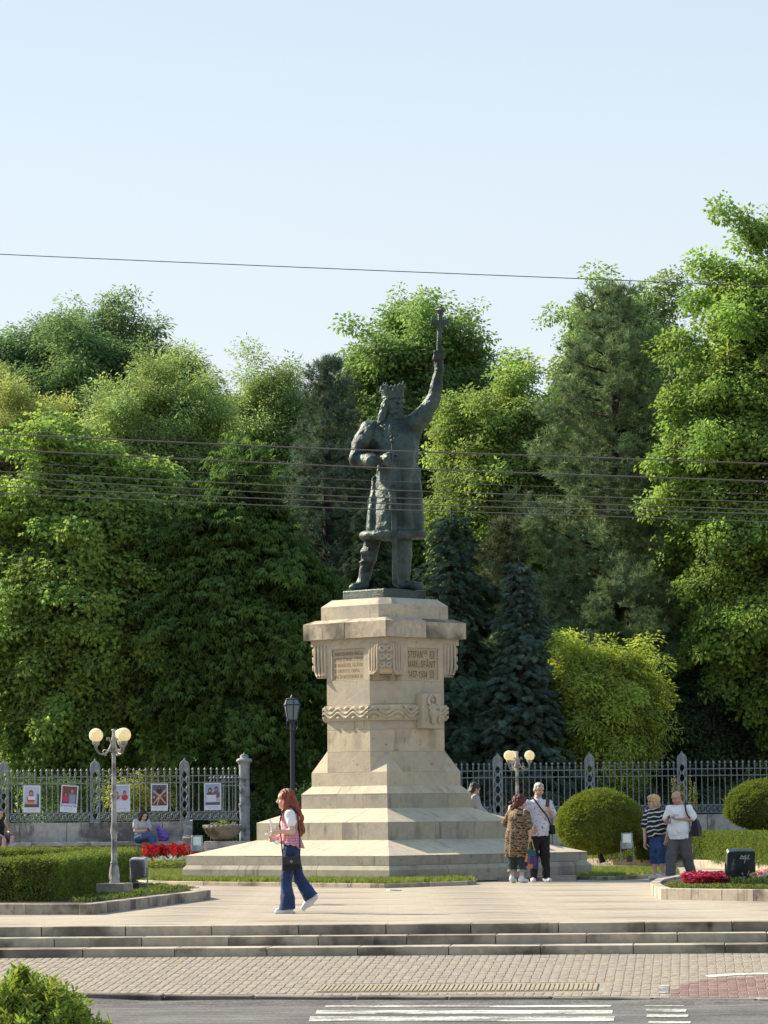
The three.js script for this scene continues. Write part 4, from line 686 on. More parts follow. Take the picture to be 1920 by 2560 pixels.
{ // iron fence: spear-headed pickets, two rails, a lattice strip, pierced posts
  const h0 = .19, top = E(1921, 240) - wallTopL, lat0 = .05, lat1 = E(2032.5, 240) - wallTopL;
  const picket = planarUV(lathe([[0, lat1 - .005], [.024, lat1], [.027, lat1 + .035], [.014, lat1 + .12], [.013, lat1 + .34], [.022, lat1 + .355], [.013, lat1 + .37], [.012, top - .40], [.020, top - .39], [.012, top - .375], [.012, top - .24], [.021, top - .22], [.012, top - .20], [.022, top - .16], [.026, top - .13], [.012, top - .075], [.036, top - .068], [.034, top - .05], [0, top]], 7), 3);
  const cross = planarUV(merge([rod(V(-.068, lat0 + .02, 0), V(.068, lat1 - .01, 0), .009, .009, 5), rod(V(.068, lat0 + .02, 0), V(-.068, lat1 - .01, 0), .009, .009, 5), rod(V(0, lat0, 0), V(0, lat1 + .03, 0), .008, .008, 5), rod(V(-.075, lat0, 0), V(-.075, lat1, 0), .010, .010, 5), moved(new THREE.TorusGeometry(.035, .008, 4, 10), 0, (lat0 + lat1) / 2, 0), moved(new THREE.ConeGeometry(.016, .05, 5), 0, lat1 + .05, 0)]), 3);
  const post = (() => {
    const H = E(1899, 240) - wallTopL, w = .122, s = new THREE.Shape(); s.moveTo(-w, 0); s.lineTo(w, 0); s.lineTo(w, H - .20); s.quadraticCurveTo(w, H - .09, .03, H - .05); s.lineTo(.012, H - .01); s.lineTo(0, H + .02); s.lineTo(-.012, H - .01); s.lineTo(-.03, H - .05); s.quadraticCurveTo(-w, H - .09, -w, H - .20); s.closePath();
    const k = w - .034, eye = (y0, y1, f = 1) => { const p = new THREE.Path(), m = (y0 + y1) / 2; p.moveTo(0, y0); p.quadraticCurveTo(k * f * 1.5, m, 0, y1); p.quadraticCurveTo(-k * f * 1.5, m, 0, y0); s.holes.push(p); };
    const tri = (y0, y1, q) => { const p = new THREE.Path(), m = (y0 + y1) / 2; p.moveTo(q * k, y0); p.lineTo(q * k, y1); p.quadraticCurveTo(q * k * .25, m, q * k, y0); s.holes.push(p); };
    let y = .06; for (const h of [.24, .22, .22, .24, .22]) { eye(y, y + h); y += h + .022; } for (const q of [-1, 1]) { const ys = [.30, .545, .785, 1.04]; for (const c of ys) if (c < H - .25) tri(c - .085, c + .105, q); }
    for (const q of [-1, 1]) { const p = new THREE.Path(); p.absellipse(q * .045, H - .22, .022, .055, 0, 7); s.holes.push(p); } { const p = new THREE.Path(); p.absellipse(0, H - .125, .022, .035, 0, 7); s.holes.push(p); }
    const g = new THREE.ExtrudeGeometry(s, { depth: .05, bevelEnabled: true, bevelSize: .006, bevelThickness: .008, bevelSegments: 1, curveSegments: 5 }).translate(0, 0, -.025);
    const list = [g]; for (const yy of [.36, .62, .87, 1.12]) list.push(moved(new THREE.SphereGeometry(.022, 6, 5), 0, yy - .055, .02)); return planarUV(merge(list), 3);
  })();
  const build = (label, wallTop, xs, x0, x1, z) => {
    const f = thing('iron_fence', label, 'fence', V(0, wallTop, z)), step = .1512;
    for (const x of xs) if (x > x0 - .2 && x < x1 + .2) part('fence_post', post, M.iron, f, V(x, 0, .02));
    const ends = [x0, ...xs.filter((x) => x > x0 && x < x1), x1];
    for (let i = 0; i < ends.length - 1; i++) {
      const a = ends[i] + (i ? .13 : 0), b = ends[i + 1] - (i < ends.length - 2 ? .13 : 0), n = Math.max(1, Math.round((b - a) / step)), w = (b - a) / n;
      for (const y of [top - .215, top - .385, lat1, lat0]) part('rail', planarUV(rbox(b - a, .026, .03, .005, (a + b) / 2, y, 0, 0, 1), 3), M.iron, f);
      for (let k = 0; k < n; k++) { part('picket', picket, M.iron, f, V(a + w * (k + .5), .004 * (hash(k, i, 3) - .5), 0), [0, 0, .012 * (hash(k, i, 4) - .5)]); part('lattice_cross', cross, M.iron, f, V(a + w * (k + .5), 0, 0)); }
    }
    return f;
  };
  build('grey iron fence with spear heads on the bench wall, hung with photo posters', wallTopL, [-213, 12, 240, 463].map((x) => Xf(x)), Xf(-60), Xf(597), -FD + .22);
  build('grey iron fence with spear heads behind the clipped hedges on the right', wallTopR, [1245, 1475, 1706, 1937].map((x) => Xf(x)), Xf(1120), Xf(1975), -FD);
  { // gate leaf standing open behind the pillar
    const g = thing('iron_gate', 'open iron gate leaf behind the posters, turned away beside the pillar', 'gate', V(Xf(604), .15, -FD - .15), 2.62), L = 1.0, n = 9;
    for (const y of [top + .72, top + .52, lat1 + .78, .12]) part('rail', planarUV(rbox(L, .03, .03, .005, L / 2, y, 0, 0, 1), 3), M.iron, g);
    const low = planarUV(lathe([[0, .1], [.013, .11], [.013, .55], [.02, .57], [.012, .59], [.012, lat1 + .8]], 6), 3);
    for (let k = 0; k < n; k++) { part('picket', picket, M.iron, g, V((k + .5) * L / n, .78, 0)); part('lower_bar', low, M.iron, g, V((k + .5) * L / n, 0, 0)); }
  }
}
{ // cast pillar of the gate
  const c = thing('gate_pillar', 'round grey cast gate pillar with a domed cap beside the stone bowl', 'pillar', V(Xf(612.5), 0, -FD + .35)), t = E(1884, 612, FD - .35), ring = E(2012, 612, FD - .35);
  part('shaft', planarUV(lathe([[.15, 0], [.15, .1], [.136, .14], [.134, ring - .2], [.142, ring - .16], [.134, ring - .10], [.152, ring - .02], [.152, ring + .02], [.134, ring + .05], [.132, t - .50], [.142, t - .48], [.128, t - .45], [.140, t - .32], [.140, t - .27]], 24), 1), M.column, c);
  part('cap', planarUV(lathe([[.14, t - .27], [.155, t - .262], [.155, t - .24], [.20, t - .20], [.205, t - .165], [.17, t - .13], [.105, t - .11], [.11, t - .06], [.07, t - .02], [.02, t - .005], [.02, t + .02], [0, t + .03]], 24), 1), M.column, c);
}
{ // photo posters clipped to the pickets (stand-in pictures)
  const man = (c, x, y, s, hair, skin, top) => { c.fillStyle = hair; c.beginPath(); c.ellipse(x, y, s * .62, s * .78, 0, 0, 7); c.fill(); c.fillStyle = skin; c.beginPath(); c.ellipse(x, y + s * .12, s * .42, s * .55, 0, 0, 7); c.fill(); c.fillStyle = top; c.beginPath(); c.ellipse(x, y + s * 1.75, s * 1.25, s * 1.15, 0, 0, 7); c.fill(); };
  const sheet = (bg, draw) => canvasTex(220, 348, (c, w, h) => { c.fillStyle = '#dfe0ea'; c.fillRect(0, 0, w, h); c.save(); c.beginPath(); c.rect(14, 14, w - 28, 268); c.clip(); const g = c.createLinearGradient(0, 0, 0, h); g.addColorStop(0, bg[0]); g.addColorStop(1, bg[1]); c.fillStyle = g; c.fillRect(0, 0, w, h); draw(c); c.restore(); c.fillStyle = 'rgba(120,120,135,.6)'; c.fillRect(36, 298, 140, 3); c.fillRect(36, 308, 150, 3); c.fillRect(60, 322, 26, 4); c.fillRect(130, 322, 34, 4); });
  const pics = [
    [sheet(['#c3c8d6', '#a9b0c4'], (c) => { man(c, 100, 95, 44, '#3d2a26', '#c58f74', '#c0592c'); c.fillStyle = '#e3e2ec'; c.fillRect(62, 140, 92, 44); c.fillStyle = '#c58f74'; c.fillRect(30, 210, 110, 26); c.fillStyle = '#5d5648'; c.fillRect(14, 240, 200, 50); c.fillStyle = '#3f6070'; c.fillRect(178, 110, 40, 140); }), 79.5, 1997.5, .010, 'poster of a woman in orange holding a white sheet, leftmost on the fence'],
    [sheet(['#7d4a44', '#5c4a55'], (c) => { man(c, 62, 120, 34, '#4a2d24', '#b57d64', '#c23e5c'); man(c, 142, 70, 38, '#6b5a3a', '#c09070', '#66728c'); c.fillStyle = '#8c96ae'; c.fillRect(110, 120, 80, 130); c.fillStyle = '#c9cbdb'; c.fillRect(20, 236, 180, 50); for (let i = 0; i < 8; i++) { c.fillStyle = '#50607a'; c.beginPath(); c.arc(34 + i * 22, 258 + (i % 3) * 9, 7, 0, 7); c.fill(); } }), 173, 1997, .075, 'crooked poster of a child in pink, between the left lamp and the orange one'],
    [sheet(['#aab4cc', '#d0d3df'], (c) => { man(c, 52, 110, 28, '#33241f', '#b97f62', '#a9544c'); man(c, 150, 105, 34, '#33241f', '#c08a6c', '#c4353d'); c.fillStyle = '#c08a6c'; c.save(); c.translate(105, 140); c.rotate(-.2); c.fillRect(-50, -6, 100, 12); c.restore(); c.fillStyle = '#d4d6e2'; c.fillRect(14, 205, 200, 80); }), 304, 1995.5, -.012, 'poster of two children and a red dress, half behind the lamp post'],
    [sheet(['#6f7786', '#4d3528'], (c) => { c.strokeStyle = '#3a302b'; c.lineWidth = 6; for (let i = 0; i < 9; i++) { c.beginPath(); c.moveTo(20 + i * 24, 14); c.lineTo(110, 120); c.stroke(); } man(c, 110, 55, 26, '#241c1c', '#8d6a58', '#2c2a30'); man(c, 40, 170, 36, '#2c211d', '#c59a80', '#4a3328'); man(c, 180, 150, 34, '#3a2018', '#a86f58', '#6d2f24'); c.strokeStyle = '#d6a488'; c.lineWidth = 16; for (const [x, y] of [[30, 262], [80, 275], [190, 255], [196, 80], [30, 90]]) { c.beginPath(); c.moveTo(x, y); c.lineTo(112, 158); c.stroke(); } }), 398.5, 1993, .004, 'poster of arms joined in a ring, just above the seated woman'],
    [sheet(['#8fa3bf', '#b7bccb'], (c) => { man(c, 78, 90, 40, '#2c201f', '#b98468', '#53505e'); man(c, 160, 75, 40, '#3a2f31', '#b07f68', '#7b5f66'); c.fillStyle = '#d5d7e3'; c.fillRect(30, 150, 126, 92); c.fillStyle = '#55626a'; c.fillRect(14, 246, 200, 40); }), 531.5, 1991.5, -.006, 'poster of two people holding up a paper, next to the gate pillar'],
  ];
  for (const [map, px, py, rz, label] of pics) {
    const p = thing('poster', label, 'poster', at(px, py, FD - .30), 0, undefined); p.rotation.z = -rz;
    const g = new THREE.PlaneGeometry(.43, .685, 6, 8), a = g.attributes.position; for (let i = 0; i < a.count; i++) a.setZ(i, .006 * Math.sin(a.getX(i) * 9 + px)); g.computeVertexNormals();
    part('print', g, mat({ map, roughness: .6, color: rgb(.95, .95, 1) }), p); part('backing', box(.43, .685, .004, 0, 0, -.012), mat({ color: rgb(.6, .6, .6) }), p);
    for (const x of [-.15, .15]) part('clip', box(.02, .03, .03, x, .345, -.005), mat({ color: rgb(.5, .5, .35) }), p);
  }
}
{ // stone bowl on its ledge
  const b = at(557, 2128, 92.4), t = thing('stone_bowl', 'big weathered stone flower bowl in the shade beside the gate pillar', 'planter', V(b.x, 0, b.z)), y0 = E(2102, 557, 92.4), y1 = E(2062, 557, 92.4), h = y1 - y0;
  part('ledge', boxUV(rbox(1.35, y0 - .20, .9, .02, .15, (y0 - .2) / 2, -.1)), M.wall, t); part('ledge', boxUV(rbox(1.15, .19, .8, .02, .12, y0 - .105, -.1)), M.wall, t);
  const s = new Soft([-.55, y0 - .05, -.55], [.55, y1 + .1, .55], .02); s.ell([0, y1 - .02, 0], [.47, h * .98, .42], .02); s.cut([0, y1 - .02, 0], [0, 1, 0]); s.cut([0, y0, 0], [0, -1, 0]); for (let i = 0; i < 24; i++) { const q = (k) => [.455 * Math.cos(k / 24 * 6.283), y1 - .05, .41 * Math.sin(k / 24 * 6.283)]; s.cap(q(i), q(i + 1), .05, .05, .03); } s.ell([0, y1 + .02, 0], [.38, .10, .34], .02, 0, true); s.bump((x, y, z) => .012 * n3(x * 8, y * 8, z * 8) + .008 * n3(x * 22, y * 22, z * 22));
  part('bowl', planarUV(s.mesh(), 1), mat({ color: rgb(.26, .24, .19), map: withTex(T.stain, .6), bumpMap: withTex(T.stoneBump, 1.5), bumpScale: .01, roughness: .95 }), t);
  part('soil', moved(new THREE.CylinderGeometry(.37, .37, .04, 20), 0, y1 - .05, 0), M.soil, t);
  const r = rng(8), L = []; for (let i = 0; i < 120; i++) { const big = i < 60; L.push([(big ? .02 : 0) + (r() - .5) * (big ? .2 : .62), y1 - .02 + r() * (big ? .10 : .05), (r() - .5) * .4, r() - .5, .7 * r() + .1, r() - .5, .07, .04, r() - .5]); }
  part('plant', leaves(L), new THREE.MeshPhysicalMaterial({ color: rgb(.22, .26, .07), roughness: 1, transmission: .4, side: THREE.DoubleSide }), t);
}
// ---------------------------------------------------------------- lamps
M.globe = new THREE.MeshPhysicalMaterial({ color: rgb(.95, .87, .64), roughness: 1, transmission: .58, thickness: 0, ior: 1.4, side: THREE.DoubleSide });
function globeLamp(label, pos, turn) {
  const t = thing('globe_lamp', label, 'street lamp', pos, turn, 'ornate lamps with three globes');
  const H = 2.22;
  part('post', planarUV(lathe([[.078, 0], [.08, .03], [.068, .05], [.074, .12], [.066, .22], [.05, .28], [.058, .29], [.058, .305], [.044, .32], [.043, .50], [.047, .51], [.042, .52], [.041, .665], [.048, .675], [.041, .69], [.056, .74], [.054, .79], [.038, .86], [.046, .87], [.038, .885], [.036, 1.06], [.040, 1.07], [.035, 1.08], [.035, 1.19], [.043, 1.20], [.036, 1.24], [.050, 1.285], [.052, 1.30], [.034, 1.315], [.033, 1.50], [.037, 1.51], [.032, 1.52], [.031, 1.66], [.035, 1.67], [.030, 1.68], [.028, 1.86], [.036, 1.88], [.036, 2.12], [.026, 2.14], [.022, H], [.034, H + .005], [.03, H + .025], [0, H + .03]], 18), 1), M.lampPaint, t);
  { const f = []; for (let i = 0; i < 6; i++) { const a = i * Math.PI / 3; f.push(moved(new THREE.SphereGeometry(.03, 8, 6), .062 * Math.cos(a), .10, .062 * Math.sin(a), 0, 0, 0, V(.6, 2.2, .6)), moved(new THREE.TorusGeometry(.018, .007, 5, 10), .068 * Math.cos(a), .06, .068 * Math.sin(a), 0, Math.PI / 2 - a)); } part('base_ornament', planarUV(merge(f), 1), M.lampPaint, t); }
  for (let i = 0; i < 3; i++) {
    const a = Math.PI + i * 2 * Math.PI / 3, arm = groupPart('arm', t, V(0, 1.93, 0)); arm.rotation.y = a;
    part('scroll', planarUV(merge([tube([V(.03, .10, 0), V(.055, .15, 0), V(.075, .19, 0), V(.10, .18, 0), V(.10, .15, 0)], .011, 14, 6), tube([V(.03, .12, 0), V(.06, .04, 0), V(.12, -.04, 0), V(.19, -.05, 0), V(.245, -.005, 0), V(.26, .06, 0)], .014, 20, 7), moved(new THREE.TorusGeometry(.026, .010, 5, 12), .13, -.01, 0), moved(new THREE.SphereGeometry(.020, 6, 5), .125, -.058, 0), moved(new THREE.SphereGeometry(.022, 6, 5), .045, .0, 0)]), 1), M.lampPaint, arm);
    part('cup', planarUV(moved(lathe([[.014, 0], [.028, .01], [.024, .025], [.045, .04], [.052, .055], [.052, .075], [.058, .08], [.050, .095]], 14), .26, .05, 0), 1), M.lampPaint, arm);
    part('globe', moved(new THREE.SphereGeometry(.103, 24, 18), .26, .228, 0), M.globe, arm);
  }
  return t;
}
{
  const p = gp(286, 2237, .13), pl = thing('lamp_plinth', 'low square stone plinth under the left globe lamp', 'plinth', V(p.x, .08, p.z), -.22);
  part('block', boxUV(rbox(.44, .22, .44, .015, 0, .11, 0)), M.kerb, pl); globeLamp('globe lamp on the stone plinth by the left hedge', V(p.x, .30, p.z), .16);
  const q = at(1295, 2100, 75); globeLamp('globe lamp behind the couple with the phone', V(q.x, .27, q.z), 2.95);
  const pl2 = thing('lamp_plinth', 'stone plinth under the globe lamp behind the couple', 'plinth', V(q.x, 0, q.z), .1); part('block', boxUV(rbox(.44, .27, .44, .015, 0, .135, 0)), M.kerb, pl2);
}
{ // old-fashioned lantern on a dark post
  const d = 88, b = at(732, 2000, d), S = at(733, 1735, d).y, t = thing('lantern_post', 'tall dark blue lantern post left of the pedestal', 'street lamp', V(b.x, 0, b.z)), iron = mat({ color: rgb(.020, .028, .05), roughness: .5, metalness: .3 });
  const y = (p) => at(733, p, d).y; const yb = y(1801), ym = y(1762), yt = y(1748);
  part('post', lathe([[.11, 0], [.11, .4], [.07, .5], [.06, 1.4], [.052, yb - .25], [.05, yb - .08], [.07, yb - .05], [.10, yb - .02]], 12), iron, t);
  const ring = (r, k = 6) => [...Array(k)].map((_, i) => [r * Math.cos(i / k * 6.283 + .2), r * Math.sin(i / k * 6.283 + .2)].reverse());
  const A = ring(.13), B = ring(.205), C = ring(.15), bars = []; for (let i = 0; i < 6; i++) { bars.push(rod(V(A[i][0], yb, A[i][1]), V(B[i][0], ym, B[i][1]), .013), rod(V(B[i][0], ym, B[i][1]), V(C[i][0], yt, C[i][1]), .013), rod(V(B[i][0], ym, B[i][1]), V(B[(i + 1) % 6][0], ym, B[(i + 1) % 6][1]), .014), rod(V(A[i][0], yb, A[i][1]), V(A[(i + 1) % 6][0], yb, A[(i + 1) % 6][1]), .018), rod(V(C[i][0], yt, C[i][1]), V(C[(i + 1) % 6][0], yt, C[(i + 1) % 6][1]), .014)); }
  part('frame', merge(bars), iron, t);
  const gl = new THREE.MeshPhysicalMaterial({ color: rgb(.20, .26, .27), roughness: .9, transmission: .4, thickness: 0, side: THREE.DoubleSide });
  const f = frustum(ring(.125), yb, ring(.197), ym); for (let i = 0; i < 6; i++) part('pane', polyGeo([f[i]]), gl, t);
  part('roof', polyGeo(frustum(ring(.2), ym + .01, ring(.145), yt).slice(0, 6)), gl, t);
  part('finial', lathe([[.15, yt], [.14, yt + .02], [.04, yt + .035], [.05, yt + .05], [.035, yt + .06], [.0, S]], 10), iron, t);
  part('bracket', merge([0, 1, 2, 3].map((i) => tube([V(0, yb - .24, .05), V(0, yb - .2, .12), V(0, yb - .1, .14), V(0, yb, .12)], .012, 8, 5).rotateY(i * Math.PI / 2 + .4))), iron, t);
}
// ---------------------------------------------------------------- floodlights
function flood(label, pos, turn, tilt, w, h, m, { legs = .12, back = false, box: bx = false, scrawl } = {}) {
  const t = thing('floodlight', label, 'floodlight', pos, turn), hd = groupPart('housing', t, V(0, legs + h / 2, 0)); hd.rotation.x = tilt;
  const sh = new THREE.Shape(); sh.moveTo(-w * .42, -h / 2); sh.lineTo(w * .42, -h / 2); sh.lineTo(w / 2, -h * .40); sh.lineTo(w / 2, h * .44); sh.lineTo(w * .45, h / 2); sh.lineTo(-w * .45, h / 2); sh.lineTo(-w / 2, h * .44); sh.lineTo(-w / 2, -h * .40); sh.closePath();
  part('case', planarUV(new THREE.ExtrudeGeometry(sh, { depth: .09, bevelEnabled: true, bevelSize: .008, bevelThickness: .025, bevelSegments: 2 }).translate(0, 0, -.045), 1), m, hd);
  part('glass', box(w * .74, h * .56, .006, 0, h * .15, .073), new THREE.MeshPhysicalMaterial({ color: rgb(.62, .70, .74), roughness: .15, metalness: .1, clearcoat: 1 }), hd);
  part('reflector', polyGeo([[V(-w * .2, h * .4, .078), V(w * .2, h * .4, .078), V(w * .1, h * -.05, .078), V(-w * .1, -h * .05, .078)].reverse()]), mat({ color: rgb(.75, .74, .60), roughness: .3, metalness: .3 }), hd);
  if (back) { const n = 13, list = []; for (let i = 0; i < n; i++) list.push(box(.004, h * .86, .022, (i / (n - 1) - .5) * w * .86, 0, -.078)); part('cooling_fins', planarUV(merge(list), 1), m, hd); }
  if (scrawl) { part('graffiti', new THREE.PlaneGeometry(w * .84, h * .84).rotateY(Math.PI).translate(0, h * .03, -.0735), new THREE.MeshStandardMaterial({ map: canvasTex(256, 256, (c) => { c.clearRect(0, 0, 256, 256); c.strokeStyle = 'rgba(205,222,222,.9)'; c.lineWidth = 7; c.lineCap = 'round'; c.beginPath(); c.moveTo(112, 62); c.lineTo(222, 66); c.moveTo(128, 24); c.lineTo(120, 54); c.moveTo(140, 30); c.lineTo(150, 56); c.moveTo(132, 42); c.lineTo(156, 40); c.moveTo(168, 26); c.lineTo(166, 54); c.moveTo(182, 24); c.lineTo(168, 40); c.lineTo(186, 54); c.moveTo(216, 22); c.bezierCurveTo(190, 24, 222, 44, 196, 52); c.moveTo(172, 66); c.lineTo(166, 112); c.stroke(); c.strokeStyle = 'rgba(205,222,222,.5)'; c.lineWidth = 5; c.beginPath(); c.moveTo(58, 70); c.bezierCurveTo(10, 80, 70, 100, 30, 120); c.moveTo(52, 110); c.lineTo(22, 140); c.moveTo(60, 130); c.bezierCurveTo(20, 140, 50, 160, 26, 170); c.moveTo(56, 168); c.lineTo(20, 196); c.stroke(); }), transparent: true, roughness: .7 }), hd); }
  for (const q of [-1, 1]) part('leg', planarUV(merge([rod(V(q * (w / 2 + .018), 0, 0), V(q * (w / 2 + .018), legs + h * .5, 0), .012, .012, 6), rod(V(q * (w / 2 + .018), .01, -.09), V(q * (w / 2 + .018), .01, .09), .012, .012, 6)]), 1), m, t);
  part('cross_bar', box(w + .05, .025, .03, 0, .014, 0), m, t);
  if (bx) part('ballast_box', rbox(w * .5, .13, .12, .01, w * .2, .07, 0), mat({ color: rgb(.03, .035, .04), roughness: .6 }), t);
  return t;
}
{
  const grey = mat({ color: rgb(.52, .53, .54), map: withTex(T.mottle, 2), roughness: .55, metalness: .3 }), pale = mat({ color: rgb(.42, .45, .46), map: withTex(T.mottle, 2), roughness: .5, metalness: .2 }), green = mat({ color: rgb(.05, .075, .080), map: withTex(T.mottle, 2), roughness: .5, metalness: .2 });
  flood('grey floodlight seen from behind with fins, beside the left lamp', gp(348, 2229, .12).setY(.12), Math.PI - .25, -.22, .235, .29, grey, { legs: .22, back: true, bx: true, box: true });
  flood('dark green floodlight with pale scrawls in the right flower bed', gp(1851, 2212, .16).setY(.14), Math.PI + .10, -.36, .41, .42, green, { legs: .13, back: false, box: true, scrawl: true });
  flood('pale floodlight with its glass to the front, by the red salvias', V(at(493, 2130, 86).x, .12, -86), .05, -.15, .25, .36, pale, { legs: .33 });
  flood('pale floodlight with its glass to the front, by the right-hand hedge', V(at(1568, 2140, 85.2).x, .12, -85.2), -.05, -.12, .25, .36, pale, { legs: .30, box: true });
}
{ // sunken ground lights
  const ring = (px, py, label) => { const t = thing('ground_light', label, 'ground light', gp(px, py, 0)); part('rim', moved(new THREE.TorusGeometry(.115, .012, 6, 24), 0, .008, 0, Math.PI / 2), mat({ color: rgb(.62, .66, .66), roughness: .35, metalness: .6 }), t); part('lens', moved(new THREE.CylinderGeometry(.11, .11, .012, 24), 0, .006, 0), mat({ color: rgb(.62, .62, .58), roughness: .3 }), t); };
  ring(481, 2219, 'round sunken light in the paving near the left lawn'); ring(985, 2227, 'round sunken light in the paving in front of the lawn corner');
}
{ // trolley wires across the street
  const W = [[635.5, 672, 685, 716, 37, .0045, 'highest thin wire, alone against the open sky'], [1084.8, 1122.7, 1133, 1159.5, 38, .007, 'topmost of the wires that cross the statue'], [1123.6, 1165, 1177, 1203.8, 38, .007, 'wire crossing just under the fist of the statue'], [1154, 1198, 1209, 1236, 36, .0025, 'thinnest wire, third from the top across the statue'], [1179, 1220, 1232, 1256, 36.5, .005, 'wire in the middle of the bundle across the coat'], [1193, 1240, 1250, 1275, 35, .0045, 'third lowest of the wires across the coat'], [1216.8, 1254, 1265.6, 1285, 35, .005, 'second lowest of the wires across the coat'], [1233.6, 1270, 1279.7, 1305, 34.5, .0045, 'lowest of the wires across the coat']];
  const m = mat({ color: rgb(.13, .11, .10), roughness: .6 });
  for (const [a, b, c, e, d, r, label] of W) {
    const k = (e - c) / 760, pts = [[-700, a - (b - a) / 840 * 700 - 6], [0, a], [840, b], [1160, c], [1920, e], [2600, e + k * 680 + 4]].map(([x, y]) => at(x, y, d + (x - 960) / 1920 * -.8));
    const g = tube(pts.map((p) => p.clone().sub(pts[0])), r, 80, 6); const o = part(uniq('overhead_wire'), g, m, scene, pts[0]); tag(o, label, 'wire');
  }
}
// ---------------------------------------------------------------- lawns, kerbs, hedges, clipped shrubs, flower beds
M.leafSmall = new THREE.MeshPhysicalMaterial({ color: 0xffffff, roughness: 1, transmission: .40, thickness: 0, ior: 1.3, side: THREE.DoubleSide });
M.petal = new THREE.MeshPhysicalMaterial({ color: 0xffffff, roughness: 1, transmission: .35, thickness: 0, ior: 1.3, side: THREE.DoubleSide });
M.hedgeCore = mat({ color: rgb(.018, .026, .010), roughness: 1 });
SP.clip = Spray.ball(12, .045, .034, .020, -.1, 20); SP.thuja = Spray.ball(16, .05, .052, .012, -.5, 21); SP.petals = Spray.ball(12, .034, .034, .030, -.2, 22); SP.low = Spray.ball(12, .05, .045, .026, -.3, 23);
SP.grass = (() => { const r = rng(24), L = []; for (let i = 0; i < 9; i++) L.push([(r() - .5) * .07, 0, (r() - .5) * .07, (r() - .5) * .7, 1, (r() - .5) * .7, .05 + .045 * r(), .007, r() * 6]); return leaves(L); })();
SP.salvia = (() => { const r = rng(25), L = []; for (let i = 0; i < 44; i++) { const h = r(), a = r() * 6.283, R = .045 * (1 - h * .75); L.push([Math.cos(a) * R * .4, .02 + h * .20, Math.sin(a) * R * .4, Math.cos(a), .5 - h * .4 + h, Math.sin(a), .045, .022, r()]); } return leaves(L); })();
SP.coleus = (() => { const r = rng(26), L = []; for (let i = 0; i < 18; i++) { const a = r() * 6.283; L.push([Math.cos(a) * .02, .03 + .10 * r(), Math.sin(a) * .02, Math.cos(a), .45 * r(), Math.sin(a), .055, .028, r() - .5]); } return leaves(L); })();
function polySlab(pts, y0, y1) { const s = new THREE.Shape(pts.map((p) => new THREE.Vector2(p.x, -p.z))); return boxUV(new THREE.ExtrudeGeometry(s, { depth: y1 - y0, bevelEnabled: false }).rotateX(-Math.PI / 2).translate(0, y0, 0)); }
function kerbRow(name, label, cat, pts, h, w, L, m, seed, group) {   // single kerb stones along a line
  const t = thing(name, label, cat, V(0, 0, 0)), r = rng(seed);
  for (let i = 0; i < pts.length - 1; i++) { const a = pts[i], b = pts[i + 1], len = a.distanceTo(b), n = Math.max(1, Math.round(len / L)), d = b.clone().sub(a).normalize(); for (let k = 0; k < n; k++) { const c = a.clone().addScaledVector(d, len * (k + .5) / n).addScaledVector(V(d.z, 0, -d.x), w / 2), l = len / n; part('kerb_stone', boxUV(new RoundedBoxGeometry(l - .006 + (k === 0 || k === n - 1 ? .01 : 0), h + .06, w, 2, .014), 1, r() * 5, r() * 5), Array.isArray(m) ? m[Math.floor(r() * m.length)] : m, t, V(c.x, (h - .06) / 2 + .004 * (r() - .5), c.z), [0, Math.atan2(-d.z, d.x) + .006 * (r() - .5), 0]); } }
  return t;
}
function inPoly(p, poly) { let s = false; for (let i = 0, j = poly.length - 1; i < poly.length; j = i++) { const a = poly[i], b = poly[j]; if ((a.z > p.z) !== (b.z > p.z) && p.x < (b.x - a.x) * (p.z - a.z) / (b.z - a.z) + a.x) s = !s; } return s; }
function sow(name, label, cat, poly, y, density, spray, m, colors, seed, { sc = 1, jitter = .3, yr = 0, skip } = {}) {
  const r = rng(seed), xs = poly.map((p) => p.x), zs = poly.map((p) => p.z), x0 = Math.min(...xs), x1 = Math.max(...xs), z0 = Math.min(...zs), z1 = Math.max(...zs), items = [], n = Math.round((x1 - x0) * (z1 - z0) * density);
  for (let i = 0; i < n; i++) { const p = V(lerp(x0, x1, r()), y + yr * r(), lerp(z0, z1, r())); if (!inPoly(p, poly) || (skip && skip(p))) continue; const base = colors[Math.floor(r() * colors.length)]; items.push({ m: place(p, V(jitter * (r() - .5), 1, jitter * (r() - .5)).normalize(), r() * 6.283, sc * (.65 + .7 * r())), c: shade(base, r, .25, .12) }); }
  const o = scatter(uniq(name), spray, m, items, scene); tag(o, label, cat); return o;
}
const inPed = (p) => Math.abs(p.x - AX.x) + Math.abs(p.z - AX.z) < 3.98;
const GR = [[.25, .31, .05], [.20, .27, .045], [.32, .35, .09]];
